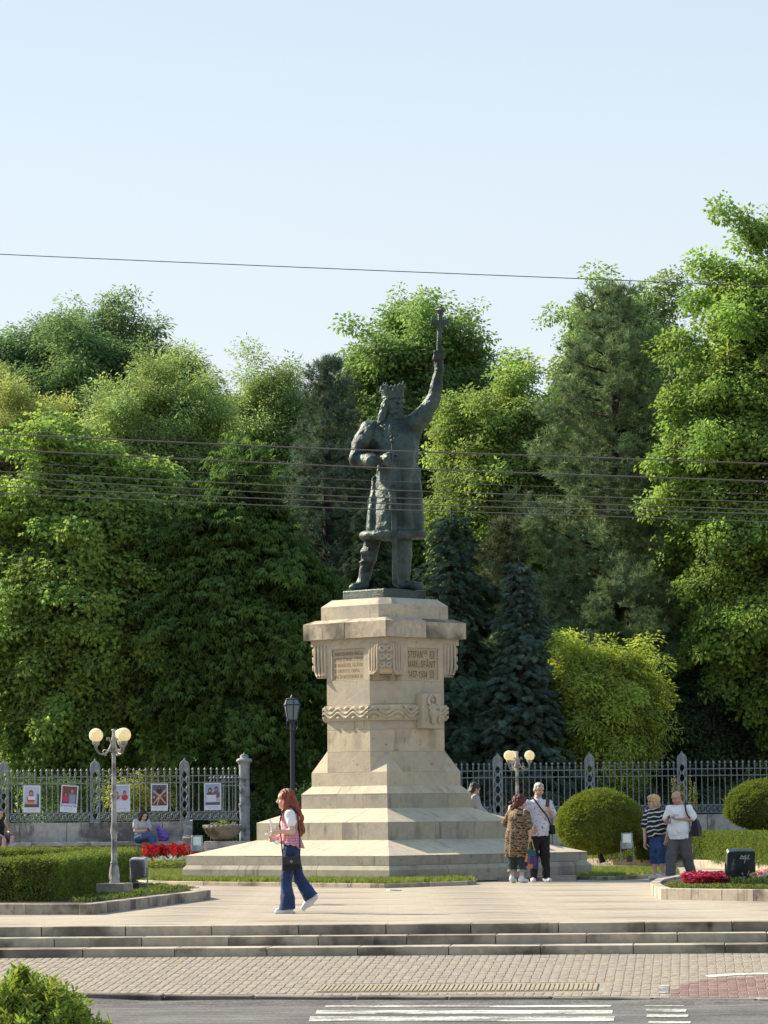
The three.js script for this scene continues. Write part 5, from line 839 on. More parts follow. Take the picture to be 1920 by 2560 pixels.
{ // lawn in front of the pedestal, with low kerbs
  const a = [gp(270, 2206), gp(420, 2213), gp(690, 2216.5), gp(962, 2220.5), gp(1075, 2216.5), gp(1170, 2213), gp(1191, 2211)];
  kerbRow('lawn_kerb', 'low kerb round the lawn in front of the pedestal', 'kerb', a, .075, .12, 1.1, [M.kerbLight, M.kerb], 401);
  const poly = [...a.map((p) => p.clone().add(V(0, 0, -.10))), gp(1140, 2199), V(AX.x, 0, AX.z), gp(430, 2186), gp(280, 2186)];
  struct('lawn', polySlab(poly, -.02, .055), M.grassSoil);
  sow('grass', 'short grass in front of the pedestal, left and centre', 'grass', poly, .05, 260, SP.grass, M.leafSmall, GR, 402, { skip: inPed });
  const b = [gp(1437, 2199), gp(1505, 2201.5), gp(1570, 2199), gp(1640, 2196.5), gp(1697, 2194)];
  kerbRow('lawn_kerb', 'short kerb of the small lawn right of the pedestal, behind the striped shirt', 'kerb', b, .075, .12, .95, [M.kerb, M.kerbLight], 403);
  const p2 = [...b.map((p) => p.clone().add(V(0, 0, -.08))), gp(1690, 2184), gp(1480, 2180), gp(1450, 2186)];
  struct('lawn', polySlab(p2, -.02, .055), M.grassSoil);
  sow('grass', 'small strip of grass right of the pedestal', 'grass', p2, .05, 260, SP.grass, M.leafSmall, GR, 404);
  // paved ledge at the foot of the pedestal
  const q = [gp(1150, 2202), gp(1290, 2203), gp(1437, 2202), gp(1492, 2184), V(AX.x, 0, AX.z)]; struct('ledge', polySlab(q, -.02, .07), M.kerb);
}
// ---- hedges: leaf sprays over the faces of a dark core
function hedge(label, pts, w, h, y0, seed, color, { dens = 520, end = true, sc = 1 } = {}) {
  const t = thing('hedge', label, 'hedge', V(0, 0, 0)), r = rng(seed), items = [], cores = [];
  for (let i = 0; i < pts.length - 1; i++) {
    const a = pts[i], b = pts[i + 1], d = b.clone().sub(a), L = d.length(); d.normalize(); const s = V(d.z, 0, -d.x), yaw = Math.atan2(-d.z, d.x), c = a.clone().lerp(b, .5);
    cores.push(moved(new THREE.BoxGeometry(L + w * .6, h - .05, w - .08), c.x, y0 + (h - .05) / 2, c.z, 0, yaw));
    const put = (u, v, y, n, k) => { const p = a.clone().addScaledVector(d, u).addScaledVector(s, v).setY(y0 + y), wv = .022 * n3(p.x * 3, p.y * 4, p.z * 3) + .014 * n3(p.x * 9, p.y * 9, p.z * 9); p.addScaledVector(n, wv + .02 * (r() - .5) + (r() < .035 ? .045 * r() : 0)); items.push({ m: place(p, n.clone().add(V(.7 * (r() - .5), .7 * (r() - .5) + .35, .7 * (r() - .5))).normalize(), r() * 6.283, sc * (.75 + .55 * r())), c: shade(color, r, .3, .15) }); };
    const n1 = Math.round(L * h * dens), e = w / 2;
    for (let k = 0; k < n1; k++) { put(r() * (L + w) - e, e, h * r(), s, 0); put(r() * (L + w) - e, -e, h * r(), s.clone().negate(), 0); }
    for (let k = 0; k < L * w * dens * 1.15; k++) put(r() * (L + w) - e, (r() - .5) * w, h, up0, 0);
    if (end) for (let k = 0; k < w * h * dens; k++) { put(-e, (r() - .5) * w, h * r(), d.clone().negate(), 0); put(L + e, (r() - .5) * w, h * r(), d, 0); }
  }
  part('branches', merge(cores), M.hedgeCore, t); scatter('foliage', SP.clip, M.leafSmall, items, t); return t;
}
const HG = [.17, .225, .028];
{ // left planter
  const P = [gp(-260, 2286.5), gp(230, 2287), gp(527, 2248), gp(372, 2220), gp(-260, 2194)], hp = .14;
  kerbRow('planter_kerb', 'stained kerb of the left planter, with a sharp corner towards the pedestal', 'kerb', [P[0], P[1], P[2], P[3], P[4]], hp, .17, .98, [M.kerb, M.kerb, M.kerbLight], 411);
  const inner = [P[0].clone().add(V(0, 0, -.15)), P[1].clone().add(V(0, 0, -.16)), P[2].clone().add(V(-.25, 0, -.1)), P[3].clone().add(V(0, 0, .08)), P[4].clone().add(V(0, 0, .08))];
  struct('planter_soil', polySlab(inner, -.02, .115), M.soil);
  sow('ground_cover', 'low weeds and grass in the corner of the left planter', 'ground cover', [gp(180, 2257, .11), gp(238, 2255.5, .11), gp(485, 2225.5, .11), gp(375, 2217, .11), gp(290, 2225, .11)], .11, 230, SP.low, M.leafSmall, [[.10, .15, .025], [.15, .19, .03]], 412, { sc: .9 });
  hedge('near clipped hedge of the left planter, running back to the lamp', [gp(-250, 2254, .11), gp(90, 2254, .11), gp(298, 2213, .11)], .46, .55, .11, 413, HG);
  hedge('far clipped hedge of the left planter, behind the near one', [gp(-250, 2201, .11), gp(305, 2203, .11)], .50, .55, .11, 415, HG);
}
{ // back flower bed on the left: lime edging, silver leaves, red salvias
  const k = [gp(-60, 2181), gp(200, 2180.5), gp(480, 2180), gp(560, 2179)];
  kerbRow('bed_kerb', 'kerb of the red flower bed in front of the stone bench', 'kerb', k, .12, .15, 1, [M.kerb], 421);
  const z = k[2].z, x0 = k[0].x, x1 = at(500, 2150, -z).x, strip = (a, b) => [V(x0, 0, z - a), V(x1, 0, z - a), V(x1, 0, z - b), V(x0, 0, z - b)];
  struct('bed_soil', polySlab(strip(.14, 3.4), -.02, .105), M.soil);
  sow('lime_edging', 'low lime-green edging plants in front of the silver leaves', 'edging plants', strip(.2, .9), .12, 120, SP.low, M.leafSmall, [[.24, .27, .03], [.19, .24, .03]], 422, { sc: 1.6, yr: .04 });
  sow('silver_plants', 'low silver-grey leafy plants before the red flowers', 'edging plants', strip(1.0, 1.7), .13, 120, SP.low, M.leafSmall, [[.36, .40, .34], [.28, .33, .27]], 423, { sc: 1.9, yr: .10 });
  sow('salvia_leaves', 'green leaves under the red flower spikes', 'ground cover', strip(1.8, 2.9), .14, 110, SP.low, M.leafSmall, [[.05, .09, .02]], 424, { sc: 1.9, yr: .13 });
  sow('salvia', 'mass of scarlet flower spikes in front of the stone bench', 'flowers', [V(at(338, 2150, -z).x, 0, z - 1.8), V(x1, 0, z - 1.8), V(x1, 0, z - 2.8), V(at(338, 2150, -z).x, 0, z - 2.8)], .26, 62, SP.salvia, M.petal, [[.42, .010, .014], [.32, .008, .012], [.50, .016, .018]], 425, { sc: 1.25, jitter: .2 });
  sow('salvia', 'thin scatter of scarlet flowers showing over the left hedges', 'flowers', [V(at(80, 2150, -z).x, 0, z - 1.8), V(at(338, 2150, -z).x, 0, z - 1.8), V(at(338, 2150, -z).x, 0, z - 2.6), V(at(80, 2150, -z).x, 0, z - 2.6)], .20, 14, SP.salvia, M.petal, [[.50, .014, .02], [.40, .012, .018]], 427, { sc: 1.0, jitter: .2 });
}
{ // right planter at the front
  const P = [gp(1719, 2206), gp(1640, 2222), gp(1624, 2232), gp(1632, 2240), gp(1652, 2249.5), gp(2300, 2260)], hp = .165;
  kerbRow('planter_kerb', 'pale kerb of the right-hand flower bed with a rounded end', 'kerb', P.slice(0, 5), hp, .16, .3, [M.kerbLight, M.kerb], 431); kerbRow('planter_kerb', 'long front kerb of the right-hand flower bed', 'kerb', P.slice(4), hp, .16, .62, [M.kerbLight, M.kerb, M.kerbLight], 432);
  const poly = [gp(1735, 2206), gp(1648, 2223), gp(1640, 2236), gp(1660, 2246), gp(2300, 2256), gp(2300, 2200)]; struct('bed_soil', polySlab(poly, -.02, .13), M.soil);
  const b = (a) => a.map(([x, y]) => gp(x, y, .14));
  sow('ground_cover', 'low green ground cover in the right-hand flower bed', 'ground cover', b([[1675, 2221], [1680, 2213], [2000, 2208], [2000, 2224], [1700, 2222.5]]), .135, 420, SP.low, M.leafSmall, [[.17, .21, .03], [.10, .15, .025]], 433, { sc: .8 });
  sow('red_coleus', 'crimson leafy plants at the left end of the right-hand flower bed', 'flowers', b([[1712, 2218], [1722, 2209], [1812, 2208], [1818, 2216], [1770, 2218]]), .15, 240, SP.coleus, M.petal, [[.40, .015, .06], [.50, .04, .10], [.28, .01, .04]], 434, { sc: 1.1 });
  sow('pale_flowers', 'white, pink and yellow flowers at the right edge of the front bed', 'flowers', b([[1836, 2215], [1846, 2207], [1990, 2206], [1990, 2217]]), .22, 200, SP.petals, M.petal, [[.80, .76, .72], [.80, .45, .45], [.80, .70, .28], [.82, .78, .76], [.72, .22, .20]], 435, { sc: 1.5, yr: .10, jitter: 2 });
  sow('flower_leaves', 'green leaves under the white and pink flowers', 'ground cover', b([[1830, 2219], [1840, 2206], [1990, 2205], [1990, 2221]]), .14, 420, SP.low, M.leafSmall, [[.05, .085, .02]], 436, { sc: 1, yr: .08 });
}
{ // right-hand bed at the back: kerb, hedges, clipped domes
  const K = [gp(1365, 2160), gp(1500, 2162.5), gp(1640, 2165.5), gp(1790, 2170), gp(1880, 2175.5), gp(2010, 2183)];
  kerbRow('bed_kerb', 'pale kerb in front of the clipped hedges on the right', 'kerb', K, .17, .18, .98, [M.kerbLight], 441);
  const soil = [...K.map((p) => p.clone().add(V(0, 0, -.12))), V(10.4, 0, -93.7), V(4.2, 0, -93.7)]; struct('bed_soil', polySlab(soil, -.02, .15), M.soil);
  sow('grass', 'bright grass round the foot of the clipped dome', 'grass', [gp(1440, 2146, .16), gp(1550, 2147, .16), gp(1552, 2137, .16), gp(1450, 2136, .16)], .16, 260, SP.grass, M.leafSmall, GR, 442);
  const zf = (px, py) => gp(px, py, .15);
  hedge('long clipped hedge behind the bald man on the right', [zf(1552, 2147.5), zf(1800, 2151.5), zf(1985, 2161.5)], .62, .60, .15, 443, [.125, .18, .02], { dens: 420, sc: 1.15 });
  hedge('short piece of clipped hedge left of the near dome', [zf(1340, 2141), zf(1412, 2141.5)], .55, .60, .15, 445, [.07, .12, .02], { dens: 420, sc: 1.15 });
  const dome = (label, cx, T, B, Lx, Rx, d, seed, color) => {
    const c = at(cx, (T + B) / 2, d), t = thing('clipped_dome', label, 'clipped shrub', V(c.x, .15, -d)), top = at(cx, T, d).y - .15, bot = at(cx, B, d).y - .15, R = (at(Rx, T, d).x - at(Lx, T, d).x) / 2, r = rng(seed), items = [], H = top - bot, cy = bot + H * .42;
    const surf = (dx, dy, dz) => { const up = dy > 0, ry = up ? top - cy : cy - bot, k = 1 + .05 * n3(dx * 2.6 + seed, dy * 2.6, dz * 2.6) + .028 * n3(dx * 8, dy * 8, dz * 8); const sq = up ? 1 : 1 - .10 * dy * dy; return V(dx * R * k * sq, cy + dy * ry * k, dz * R * k * sq); };
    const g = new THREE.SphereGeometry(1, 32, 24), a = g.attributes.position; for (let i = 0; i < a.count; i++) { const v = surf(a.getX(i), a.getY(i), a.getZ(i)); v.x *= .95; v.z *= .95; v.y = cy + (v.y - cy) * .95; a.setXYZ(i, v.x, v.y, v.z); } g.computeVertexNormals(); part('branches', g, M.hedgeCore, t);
    for (let i = 0; i < 5200; i++) { const f = r() * 6.283, v = 2 * r() - 1, q = Math.sqrt(1 - v * v), n = V(q * Math.cos(f), v, q * Math.sin(f)), p = surf(n.x, n.y, n.z).addScaledVector(n, r() < .05 ? .06 * r() : 0); items.push({ m: place(p, n.clone().add(V(.5 * (r() - .5), .35 + .3 * r(), .5 * (r() - .5))).normalize(), r() * 6.28, 1.25 * (.75 + .6 * r())), c: shade(color, r, .25, .12) }); }
    scatter('foliage', SP.thuja, M.leafSmall, items, t); part('trunk', limbGeo([V(.05, -.05, 0), V(0, bot * .6, 0), V(0, cy, 0)], [.075, .06, .05], 8), M.bark, t); return t;
  };
  dome('clipped evergreen dome behind the couple, nearer the pedestal', 1500, 1981, 2126, 1398, 1602, 86.2, 451, [.185, .235, .022]);
  dome('clipped evergreen dome cut by the right edge', 1925, 1955, 2068, 1819, 2030, 86.6, 461, [.150, .205, .022]);
  { // tall mulleins and a yucca
    const b = at(1708, 2080, 88.4), t = thing('mullein', 'tall yellow-green flower spikes behind the bald man', 'plant', V(b.x, .15, b.z)), L = [], r = rng(47), stems = [];
    for (const [px, py, w] of [[1680, 1945, 1], [1687, 1942, 1.2], [1700, 1957, 1], [1709, 1963, 1], [1726, 1940, 1.25], [1737, 1957, 1.3], [1741, 1984, 1]]) { const q = at(px, py, 88.4), x = q.x - b.x, y = q.y - .15; stems.push(rod(V(x * .6, 0, 0), V(x, y, 0), .014, .008, 5)); for (let i = 0; i < 150; i++) { const f = r(), a = r() * 6.283; L.push([x * (.6 + .4 * (1 - f * .6)), y * (1 - f * .62), 0, Math.cos(a), .7, Math.sin(a), .045 * w, .030, r()]); } }
    part('flower_spikes', leaves(L), new THREE.MeshPhysicalMaterial({ color: rgb(.30, .31, .12), roughness: 1, transmission: .3, side: THREE.DoubleSide }), t); part('stems', merge(stems), M.twig, t);
    const y = at(1765, 2085, 88), yu = thing('yucca', 'spiky grey-green yucca beside the tall flower spikes', 'plant', V(y.x, .2, y.z)), Y = []; for (let i = 0; i < 60; i++) { const a = r() * 6.283, e = .25 + 1.1 * r(); Y.push([.03 * Math.cos(a), .12 * r(), .03 * Math.sin(a), Math.cos(a), e, Math.sin(a), .45 + .25 * r(), .038, r() * .4]); } part('leaves', leaves(Y), new THREE.MeshPhysicalMaterial({ color: rgb(.24, .30, .25), roughness: .8, transmission: .15, side: THREE.DoubleSide }), yu);
  }
}
{ // shrub in the foreground, on the near side of the street
  const d = 22, c = at(52, 2700, d), t = thing('foreground_shrub', 'leafy light green shrub in the lower left corner, close to the viewer', 'shrub', V(c.x, ROAD, c.z)), r = rng(91), items = [], s = (() => { const rr = rng(92), L = []; for (let i = 0; i < 12; i++) { const h = i / 12, a = i * 2.4; L.push([0, h * .12, 0, Math.cos(a), .75 + .5 * h, Math.sin(a), .036 + .012 * rr(), .019, .3 * (rr() - .5)]); } return leaves(L); })();
  const cy = c.y - ROAD, stems = [];
  for (let i = 0; i < 5200; i++) { const a = r() * 6.283, v = 2 * r() - .75, vv = clamp(v, -.75, 1), q = Math.sqrt(1 - vv * vv), k = (.80 + .20 * r()) * (1 + .13 * n3(Math.cos(a) * 2, vv * 2, Math.sin(a) * 2) + .07 * n3(Math.cos(a) * 6, vv * 6, Math.sin(a) * 6)), p = V(q * Math.cos(a) * .46 * k, cy + vv * .47 * k, q * Math.sin(a) * .46 * k); const n = V(q * Math.cos(a), vv + .5, q * Math.sin(a)).add(V(.7 * (r() - .5), .7 * (r() - .5), .7 * (r() - .5))).normalize(); items.push({ m: place(p, n, r() * 6.28, .8 + .6 * r()), c: shade(r() < .8 ? [.32, .40, .05] : [.20, .29, .04], r, .25, .14) }); }
  for (let i = 0; i < 26; i++) { const a = r() * 6.283, x = .42 * (r() - .5), z = .5 * (r() - .5), y = cy + .42 + .05 * r(); stems.push(rod(V(x, cy, z), V(x + .02, y, z), .006, .003, 4)); for (let k = 0; k < 3; k++) items.push({ m: place(V(x + .015, y - .07 + k * .04, z), V(.2 * (r() - .5), 1, .2 * (r() - .5)).normalize(), r() * 6, .8), c: shade([.24, .30, .05], r) }); }
  for (let i = 0; i < 16; i++) { const a = r() * 6.283; stems.push(rod(V(.05 * Math.cos(a), 0, .05 * Math.sin(a)), V(.36 * Math.cos(a), cy + .2 * r(), .36 * Math.sin(a)), .012, .005, 5)); }
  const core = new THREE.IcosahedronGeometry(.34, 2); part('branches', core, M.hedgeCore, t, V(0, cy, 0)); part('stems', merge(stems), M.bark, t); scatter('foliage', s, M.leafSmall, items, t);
}
// ---------------------------------------------------------------- people: every body is one soft skin; hair and clothes are children
M.skin = mat({ color: 0xffffff, vertexColors: true, roughness: .55 });
const cloth = (c, o = {}) => mat({ color: rgb(...c), roughness: .9, bumpMap: withTex(T.grain, 6), bumpScale: .002, ...o });
const white = cloth([.84, .84, .86]), shoeWhite = mat({ color: rgb(.70, .70, .72), roughness: .6 }), black = cloth([.012, .012, .016]);
const add3 = (a, b, k = 1) => [a[0] + b[0] * k, a[1] + b[1] * k, a[2] + b[2] * k], mix3 = (a, b, t) => [lerp(a[0], b[0], t), lerp(a[1], b[1], t), lerp(a[2], b[2], t)];
const hands = {};
function handGeo(side, curl) {   // wrist at the origin, fingers along +y, palm to +z, thumb on the side of sign `side`
  const key = side + ',' + curl; if (hands[key]) return hands[key];
  const s = new Soft([-.075, -.035, -.05], [.075, .20, .11], .0042);
  s.cap([0, -.03, 0], [0, .015, 0], .026, .027, .012, [[0, 0, 1], .75]); s.cap([-.016, .03, .002], [-.020, .078, .003], .022, .020, .012, [[0, 0, 1], .6]); s.cap([.016, .03, .002], [.020, .078, .003], .022, .020, .012, [[0, 0, 1], .6]);
  const len = [.068, .077, .072, .055];
  for (let i = 0; i < 4; i++) { const x = side * (.029 - i * .0195), L = len[i]; let p = [x, .082 - (i === 3 ? .006 : 0), .003], a = .15 + curl * .75; for (let k = 0; k < 3; k++) { const l = L * [.44, .31, .25][k], q = [p[0] + side * (1.5 - i) * .0016, p[1] + Math.cos(a) * l, p[2] + Math.sin(a) * l]; s.cap(p, q, [.0093, .0086, .0078][k], [.0086, .0078, .0068][k], .003); p = q; a += curl * [.95, .6, 0][k] + .12; } }
  let p = [side * .026, .022, .008]; for (const [d, l, r] of [[[side * .62, .62, .42], .042, .0125], [[side * .30, .80, .50 + curl * .5], .032, .0105], [[side * (.10 - curl * .4), .8, .45 + curl * .5], .024, .009]]) { const n = Math.hypot(...d), q = add3(p, d, l / n); s.cap(p, q, r, r * .88, .006); p = q; }
  return hands[key] = s.mesh();
}
function headGeo(o) {   // centre of the head at the origin, face to +z
  const s = new Soft([-.105, -.17, -.125], [.105, .15, .15], .0052), w = o.wide ?? 1;
  s.ell([0, .028, -.012], [.076 * w, .092, .094], .02); s.ell([0, -.045, .022], [.060 * w, .070, .066], .03); s.ell([0, -.096, .052], [.026 * w, .022, .026], .03); s.ell([0, .045, .055], [.058 * w, .04, .035], .03);
  s.chain([[0, .012, .086], [0, -.026, .108]], [.009, .014], .012); s.ell([0, -.030, .098], [.017, .010, .014], .008); s.cap([-.038 * w, .030, .072], [.038 * w, .030, .072], .012, .012, .015);
  for (const q of [-1, 1]) { s.ell([q * .031 * w, .010, .088], [.017, .011, .012], .008, 0, true); s.ell([q * .031 * w, .009, .072], [.012, .010, .011], .003); s.ell([q * .042 * w, -.030, .062], [.022, .022, .020], .018); s.ell([q * .078 * w, -.004, -.008], [.011, .029, .018], .006, [0, q * .3, 0]); }
  s.cap([-.019, -.062, .082], [.019, -.062, .082], .0075, .0075, .006); s.cap([-.015, -.072, .080], [.015, -.072, .080], .008, .008, .006); s.cap([0, -.08, -.03], [0, -.17, -.045], .050, .054, .03);
  const sk = o.skin, near = (x, y, z, c, r) => Math.hypot(Math.abs(x) - c[0], y - c[1], z - c[2]) < r;
  return s.mesh((x, y, z) => { if (near(x, y, z, [.031 * w, .009, .083], .0085)) return [.02, .014, .012]; if (near(x, y, z, [.031 * w, .010, .083], .013)) return [.55, .50, .46]; if (Math.abs(x) < .050 && Math.abs(y - .030 + Math.abs(x) * .08) < .0055 && z > .06 && Math.abs(x) > .012) return o.brow ?? [.10, .06, .04]; if (Math.abs(x) < .024 && y < -.057 && y > -.079 && z > .078) return [sk[0] * .85, sk[1] * .55, sk[2] * .55]; const f = y < -.05 && o.stubble && z > 0 ? .78 : 1, b = Math.abs(x) > .025 && y < -.01 && y > -.05 && z > .05 ? 1.06 : 1; return [sk[0] * f * b, sk[1] * f, sk[2] * f]; });
}
function person(label, pos, turn, J, o) {
  const t = thing('person', label, 'person', pos, turn, o.group), list = [], sk = o.skin;
  const all = Object.values(J).filter(Array.isArray), lo = [0, 1, 2].map((k) => Math.min(...all.map((p) => p[k])) - .22), hi = [0, 1, 2].map((k) => Math.max(...all.map((p) => p[k])) + .22); lo[1] = Math.max(lo[1], -.02);
  const s = new Soft(lo, hi, .014), B = o.build ?? 1;
  s.cap(J.pelvis, J.chest, .125 * B, .135 * B, .05, [[0, 0, 1], .72]); s.cap(J.chest, J.neck, .10, .058, .05); s.cap(J.neck, add3(J.head, [0, -.06, -.03]), .052, .050, .03);
  for (const q of ['L', 'R']) { const sh = add3(J['sh' + q], [-Math.sign(J['sh' + q][0]) * .012, -.03, 0]); s.cap(J.chest, sh, .085, .046, .04); s.chain([sh, J['el' + q], J['wr' + q]], [.044, .040, .026], .02); s.chain([J['hip' + q], J['kn' + q], J['an' + q]], [.082 * B, .056, .037], .03); s.cap(J['kn' + q], mix3(J['kn' + q], J['an' + q], .45), .045, .052, .02); s.cap(J['an' + q], J['to' + q], .036, .028, .02); }
  list.push(s.mesh(() => sk));
  const hm = new THREE.Matrix4().compose(V(...J.head), new THREE.Quaternion().setFromEuler(new THREE.Euler(o.pitch ?? 0, o.yaw ?? 0, o.roll ?? 0, 'YXZ')), V(1, 1, 1));
  list.push(headGeo(o).applyMatrix4(hm));
  for (const q of ['L', 'R']) { const h = o['hand' + q]; if (!h) continue; const y = V(...h.dir).normalize(), z = V(...h.palm), x = y.clone().cross(z).normalize(); z.crossVectors(x, y).normalize(); const sd = h.thumb ?? 1, g = handGeo(sd, h.curl ?? .35).clone(); g.applyMatrix4(new THREE.Matrix4().makeBasis(x, y, z).setPosition(...J['wr' + q])); g.setAttribute('color', new THREE.BufferAttribute(new Float32Array(g.attributes.position.count * 3).map((_, i) => sk[i % 3] * 1.02), 3)); list.push(g); }
  part('body', merge(list), M.skin, t);
  const wear = (name, m, fn, cell = .0125, tint) => { const c = new Soft(lo, hi, cell); fn(c); return part(name, planarUV(c.mesh(tint), 1), m, t); };
  const headWear = (name, m, lo2, hi2, cell, fn, tint) => { const c = new Soft(lo2, hi2, cell); fn(c); return part(name, planarUV(c.mesh(tint ?? strands), 1).applyMatrix4(hm), m, t); };
  return { t, J, wear, headWear, hm };
}
const folds = (a, f = 1) => (x, y, z) => a * n3(x * 9 * f, y * 7 * f, z * 9 * f) + a * .5 * n3(x * 22 * f, y * 14 * f, z * 22 * f);
const shoe = (c, an, to, w = 1) => { const h = mix3(an, to, -.28); c.cap([h[0], h[1] - .035, h[2]], [lerp(an[0], to[0], .5), to[1] + .012, lerp(an[2], to[2], .5)], .038 * w, .040 * w, .02); c.cap([an[0], an[1] - .04, an[2]], [to[0], to[1] + .006, to[2]], .041 * w, .034 * w, .02); c.cap([an[0], an[1] - .01, an[2]], [an[0], an[1] + .02, an[2]], .043 * w, .042 * w, .015); };
const local = (t, p) => { t.updateMatrixWorld(true); return V(...p).applyMatrix4(t.matrixWorld); };
function held(name, label, cat, t, p, rot, build) { const w = local(t, p), g = thing(name, label, cat, w, 0); g.rotation.set(...rot); build(g); return g; }
const strands = (x, y, z) => { const k = clamp(.92 + .38 * n3(x * 26, y * 5, z * 26) + .26 * n3(x * 70, y * 12, z * 70), .4, 1.6); return [k, k, k]; };
const hairMat = (c, o = {}) => mat({ color: rgb(...c), vertexColors: true, roughness: .55, bumpMap: withTex(T.stoneBump, 5), bumpScale: .006, ...o });
const phone = (g) => { part('case', rbox(.074, .15, .010, .004, 0, 0, 0), mat({ color: rgb(.02, .02, .025), roughness: .4 }), g); part('screen', box(.066, .138, .001, 0, 0, .0056), mat({ color: rgb(.03, .035, .05), roughness: .15 }), g); part('lens', rbox(.022, .028, .004, .002, -.02, .052, -.006), mat({ color: rgb(.05, .05, .06), roughness: .2 }), g); };

{ // red-haired woman walking to the left
  const J = { pelvis: [0, .85, -.035], chest: [0, 1.17, -.03], neck: [0, 1.335, -.012], head: [0, 1.462, .032], hipL: [.08, .80, -.03], knL: [.08, .43, .03], anL: [.08, .085, .005], toL: [.085, .028, .14], hipR: [-.08, .80, -.04], knR: [-.08, .45, -.13], anR: [-.08, .205, -.285], toR: [-.08, .06, -.185], shL: [.165, 1.285, -.03], elL: [.195, 1.05, -.06], wrL: [.15, 1.055, .125], shR: [-.165, 1.285, -.02], elR: [-.19, 1.04, .0], wrR: [-.09, .965, .16] };
  const P = person('person with long red hair in a pink top and flared jeans, walking left', gp(722, 2283.5), -Math.PI / 2, J, { skin: [.62, .40, .31], build: .88, pitch: .02, brow: [.30, .12, .05], handL: { dir: [-.35, .1, 1], palm: [-1, 0, -.2], curl: .85, thumb: -1 }, handR: { dir: [.4, -.1, 1], palm: [1, 0, 0], curl: .85, thumb: 1 } });
  P.wear('t_shirt', white, (c) => { c.cap(J.pelvis.map((v, k) => v + [0, .06, 0][k]), J.chest, .125, .135, .05, [[0, 0, 1], .74]); c.cap(J.chest, [0, 1.31, -.02], .12, .075, .05); for (const q of ['L', 'R']) { c.cap(J.chest, add3(J['sh' + q], [0, -.01, 0]), .1, .056, .04); c.cap(add3(J['sh' + q], [0, -.015, 0]), mix3(J['sh' + q], J['el' + q], .50), .058, .062, .03); } c.bump(folds(.006)); });
  P.wear('vest', mat({ vertexColors: true, roughness: .9 }), (c) => { c.cap([0, 1.0, -.03], [0, 1.20, -.03], .145, .148, .04, [[0, 0, 1], .82]); c.cap([0, .98, -.03], [0, .86, -.025], .145, .20, .04, [[0, 0, 1], .88]); for (const q of [-1, 1]) c.chain([[q * .09, 1.22, .08], [q * .10, 1.335, .0], [q * .09, 1.22, -.13]], [.03, .032, .03], .02); c.cut([0, .885, 0], [0, -1, .22]); c.cut([0, 1.25, 0], [0, 1, .0]); c.bump((x, y, z) => .010 * Math.sin(Math.atan2(z + .03, x) * 16 + 3 * n3(x * 3, y * 3, z * 3)) * smoothstep(1.05 - y, 0, .15) + .005 * n3(x * 12, y * 9, z * 12)); }, .011, (x, y, z) => { const k = (Math.sin(y * 190) > .1 ? .5 : 0) + (Math.sin((x + z) * 190) > .1 ? .5 : 0); return [lerp(.70, .48, k), lerp(.42, .10, k), lerp(.48, .17, k)]; });
  P.wear('vest_strap', cloth([.60, .30, .34]), (c) => { for (const q of [-1, 1]) c.chain([[q * .085, 1.23, .075], [q * .095, 1.335, .03], [q * .098, 1.35, -.03], [q * .085, 1.23, -.12]], [.022, .022, .022, .022], .01); });
  P.wear('jeans', cloth([.030, .062, .175], { map: withTex(T.mottle, 3) }), (c) => { c.cap([0, .80, -.035], [0, .93, -.035], .128, .112, .05, [[0, 0, 1], .84]); c.chain([J.hipL, J.knL, [.08, .17, .012], [.08, .055, .02]], [.100, .070, .088, .106], .03); c.chain([J.hipR, J.knR, mix3(J.knR, J.anR, .75), mix3(J.knR, J.anR, 1.02)], [.100, .070, .085, .098], .03); c.cut([0, .05, 0], [0, -1, 0]); c.cut(mix3(J.knR, J.anR, 1.03).map((v, k) => v), [0, -.845, -.535].map((v) => v)); c.bump(folds(.006)); });
  P.wear('shoes', shoeWhite, (c) => { shoe(c, J.anL, J.toL, 1.06); c.boxy([.084, .012, .045], [.042, .016, .135], .012, .01); const a = J.anR, b = J.toR; c.cap(add3(a, [0, .0, -.05]), add3(a, [0, -.09, .03]), .045, .043, .02); c.cap(a, b, .046, .036, .02); c.cut([0, 0, 0], [0, -1, 0]); }, .010);
  P.headWear('hair', hairMat([.27, .062, .022]), [-.16, -.55, -.26], [.16, .16, .14], .0095, (c) => { c.ell([0, .042, -.022], [.091, .100, .104], .02); c.ell([0, -.05, -.07], [.092, .12, .075], .03); c.chain([[0, -.10, -.10], [0, -.26, -.135], [.01, -.40, -.15], [.01, -.50, -.14]], [.088, .092, .080, .035], .03); for (const q of [-1, 1]) { c.chain([[q * .075, .05, .03], [q * .088, -.05, .005], [q * .09, -.14, -.03], [q * .07, -.30, -.09]], [.030, .034, .040, .04], .02); c.chain([[q * .06, -.12, .0], [q * .085, -.18, .045], [q * .07, -.24, .05]], [.03, .028, .012], .02); } c.cut([0, 0, .075], [0, -.25, 1]); c.bump((x, y, z) => .007 * Math.sin((x * .8 + z) * 120 + 5 * n3(x * 5, y * 4, z * 5)) + .008 * n3(x * 14, y * 7, z * 14)); });
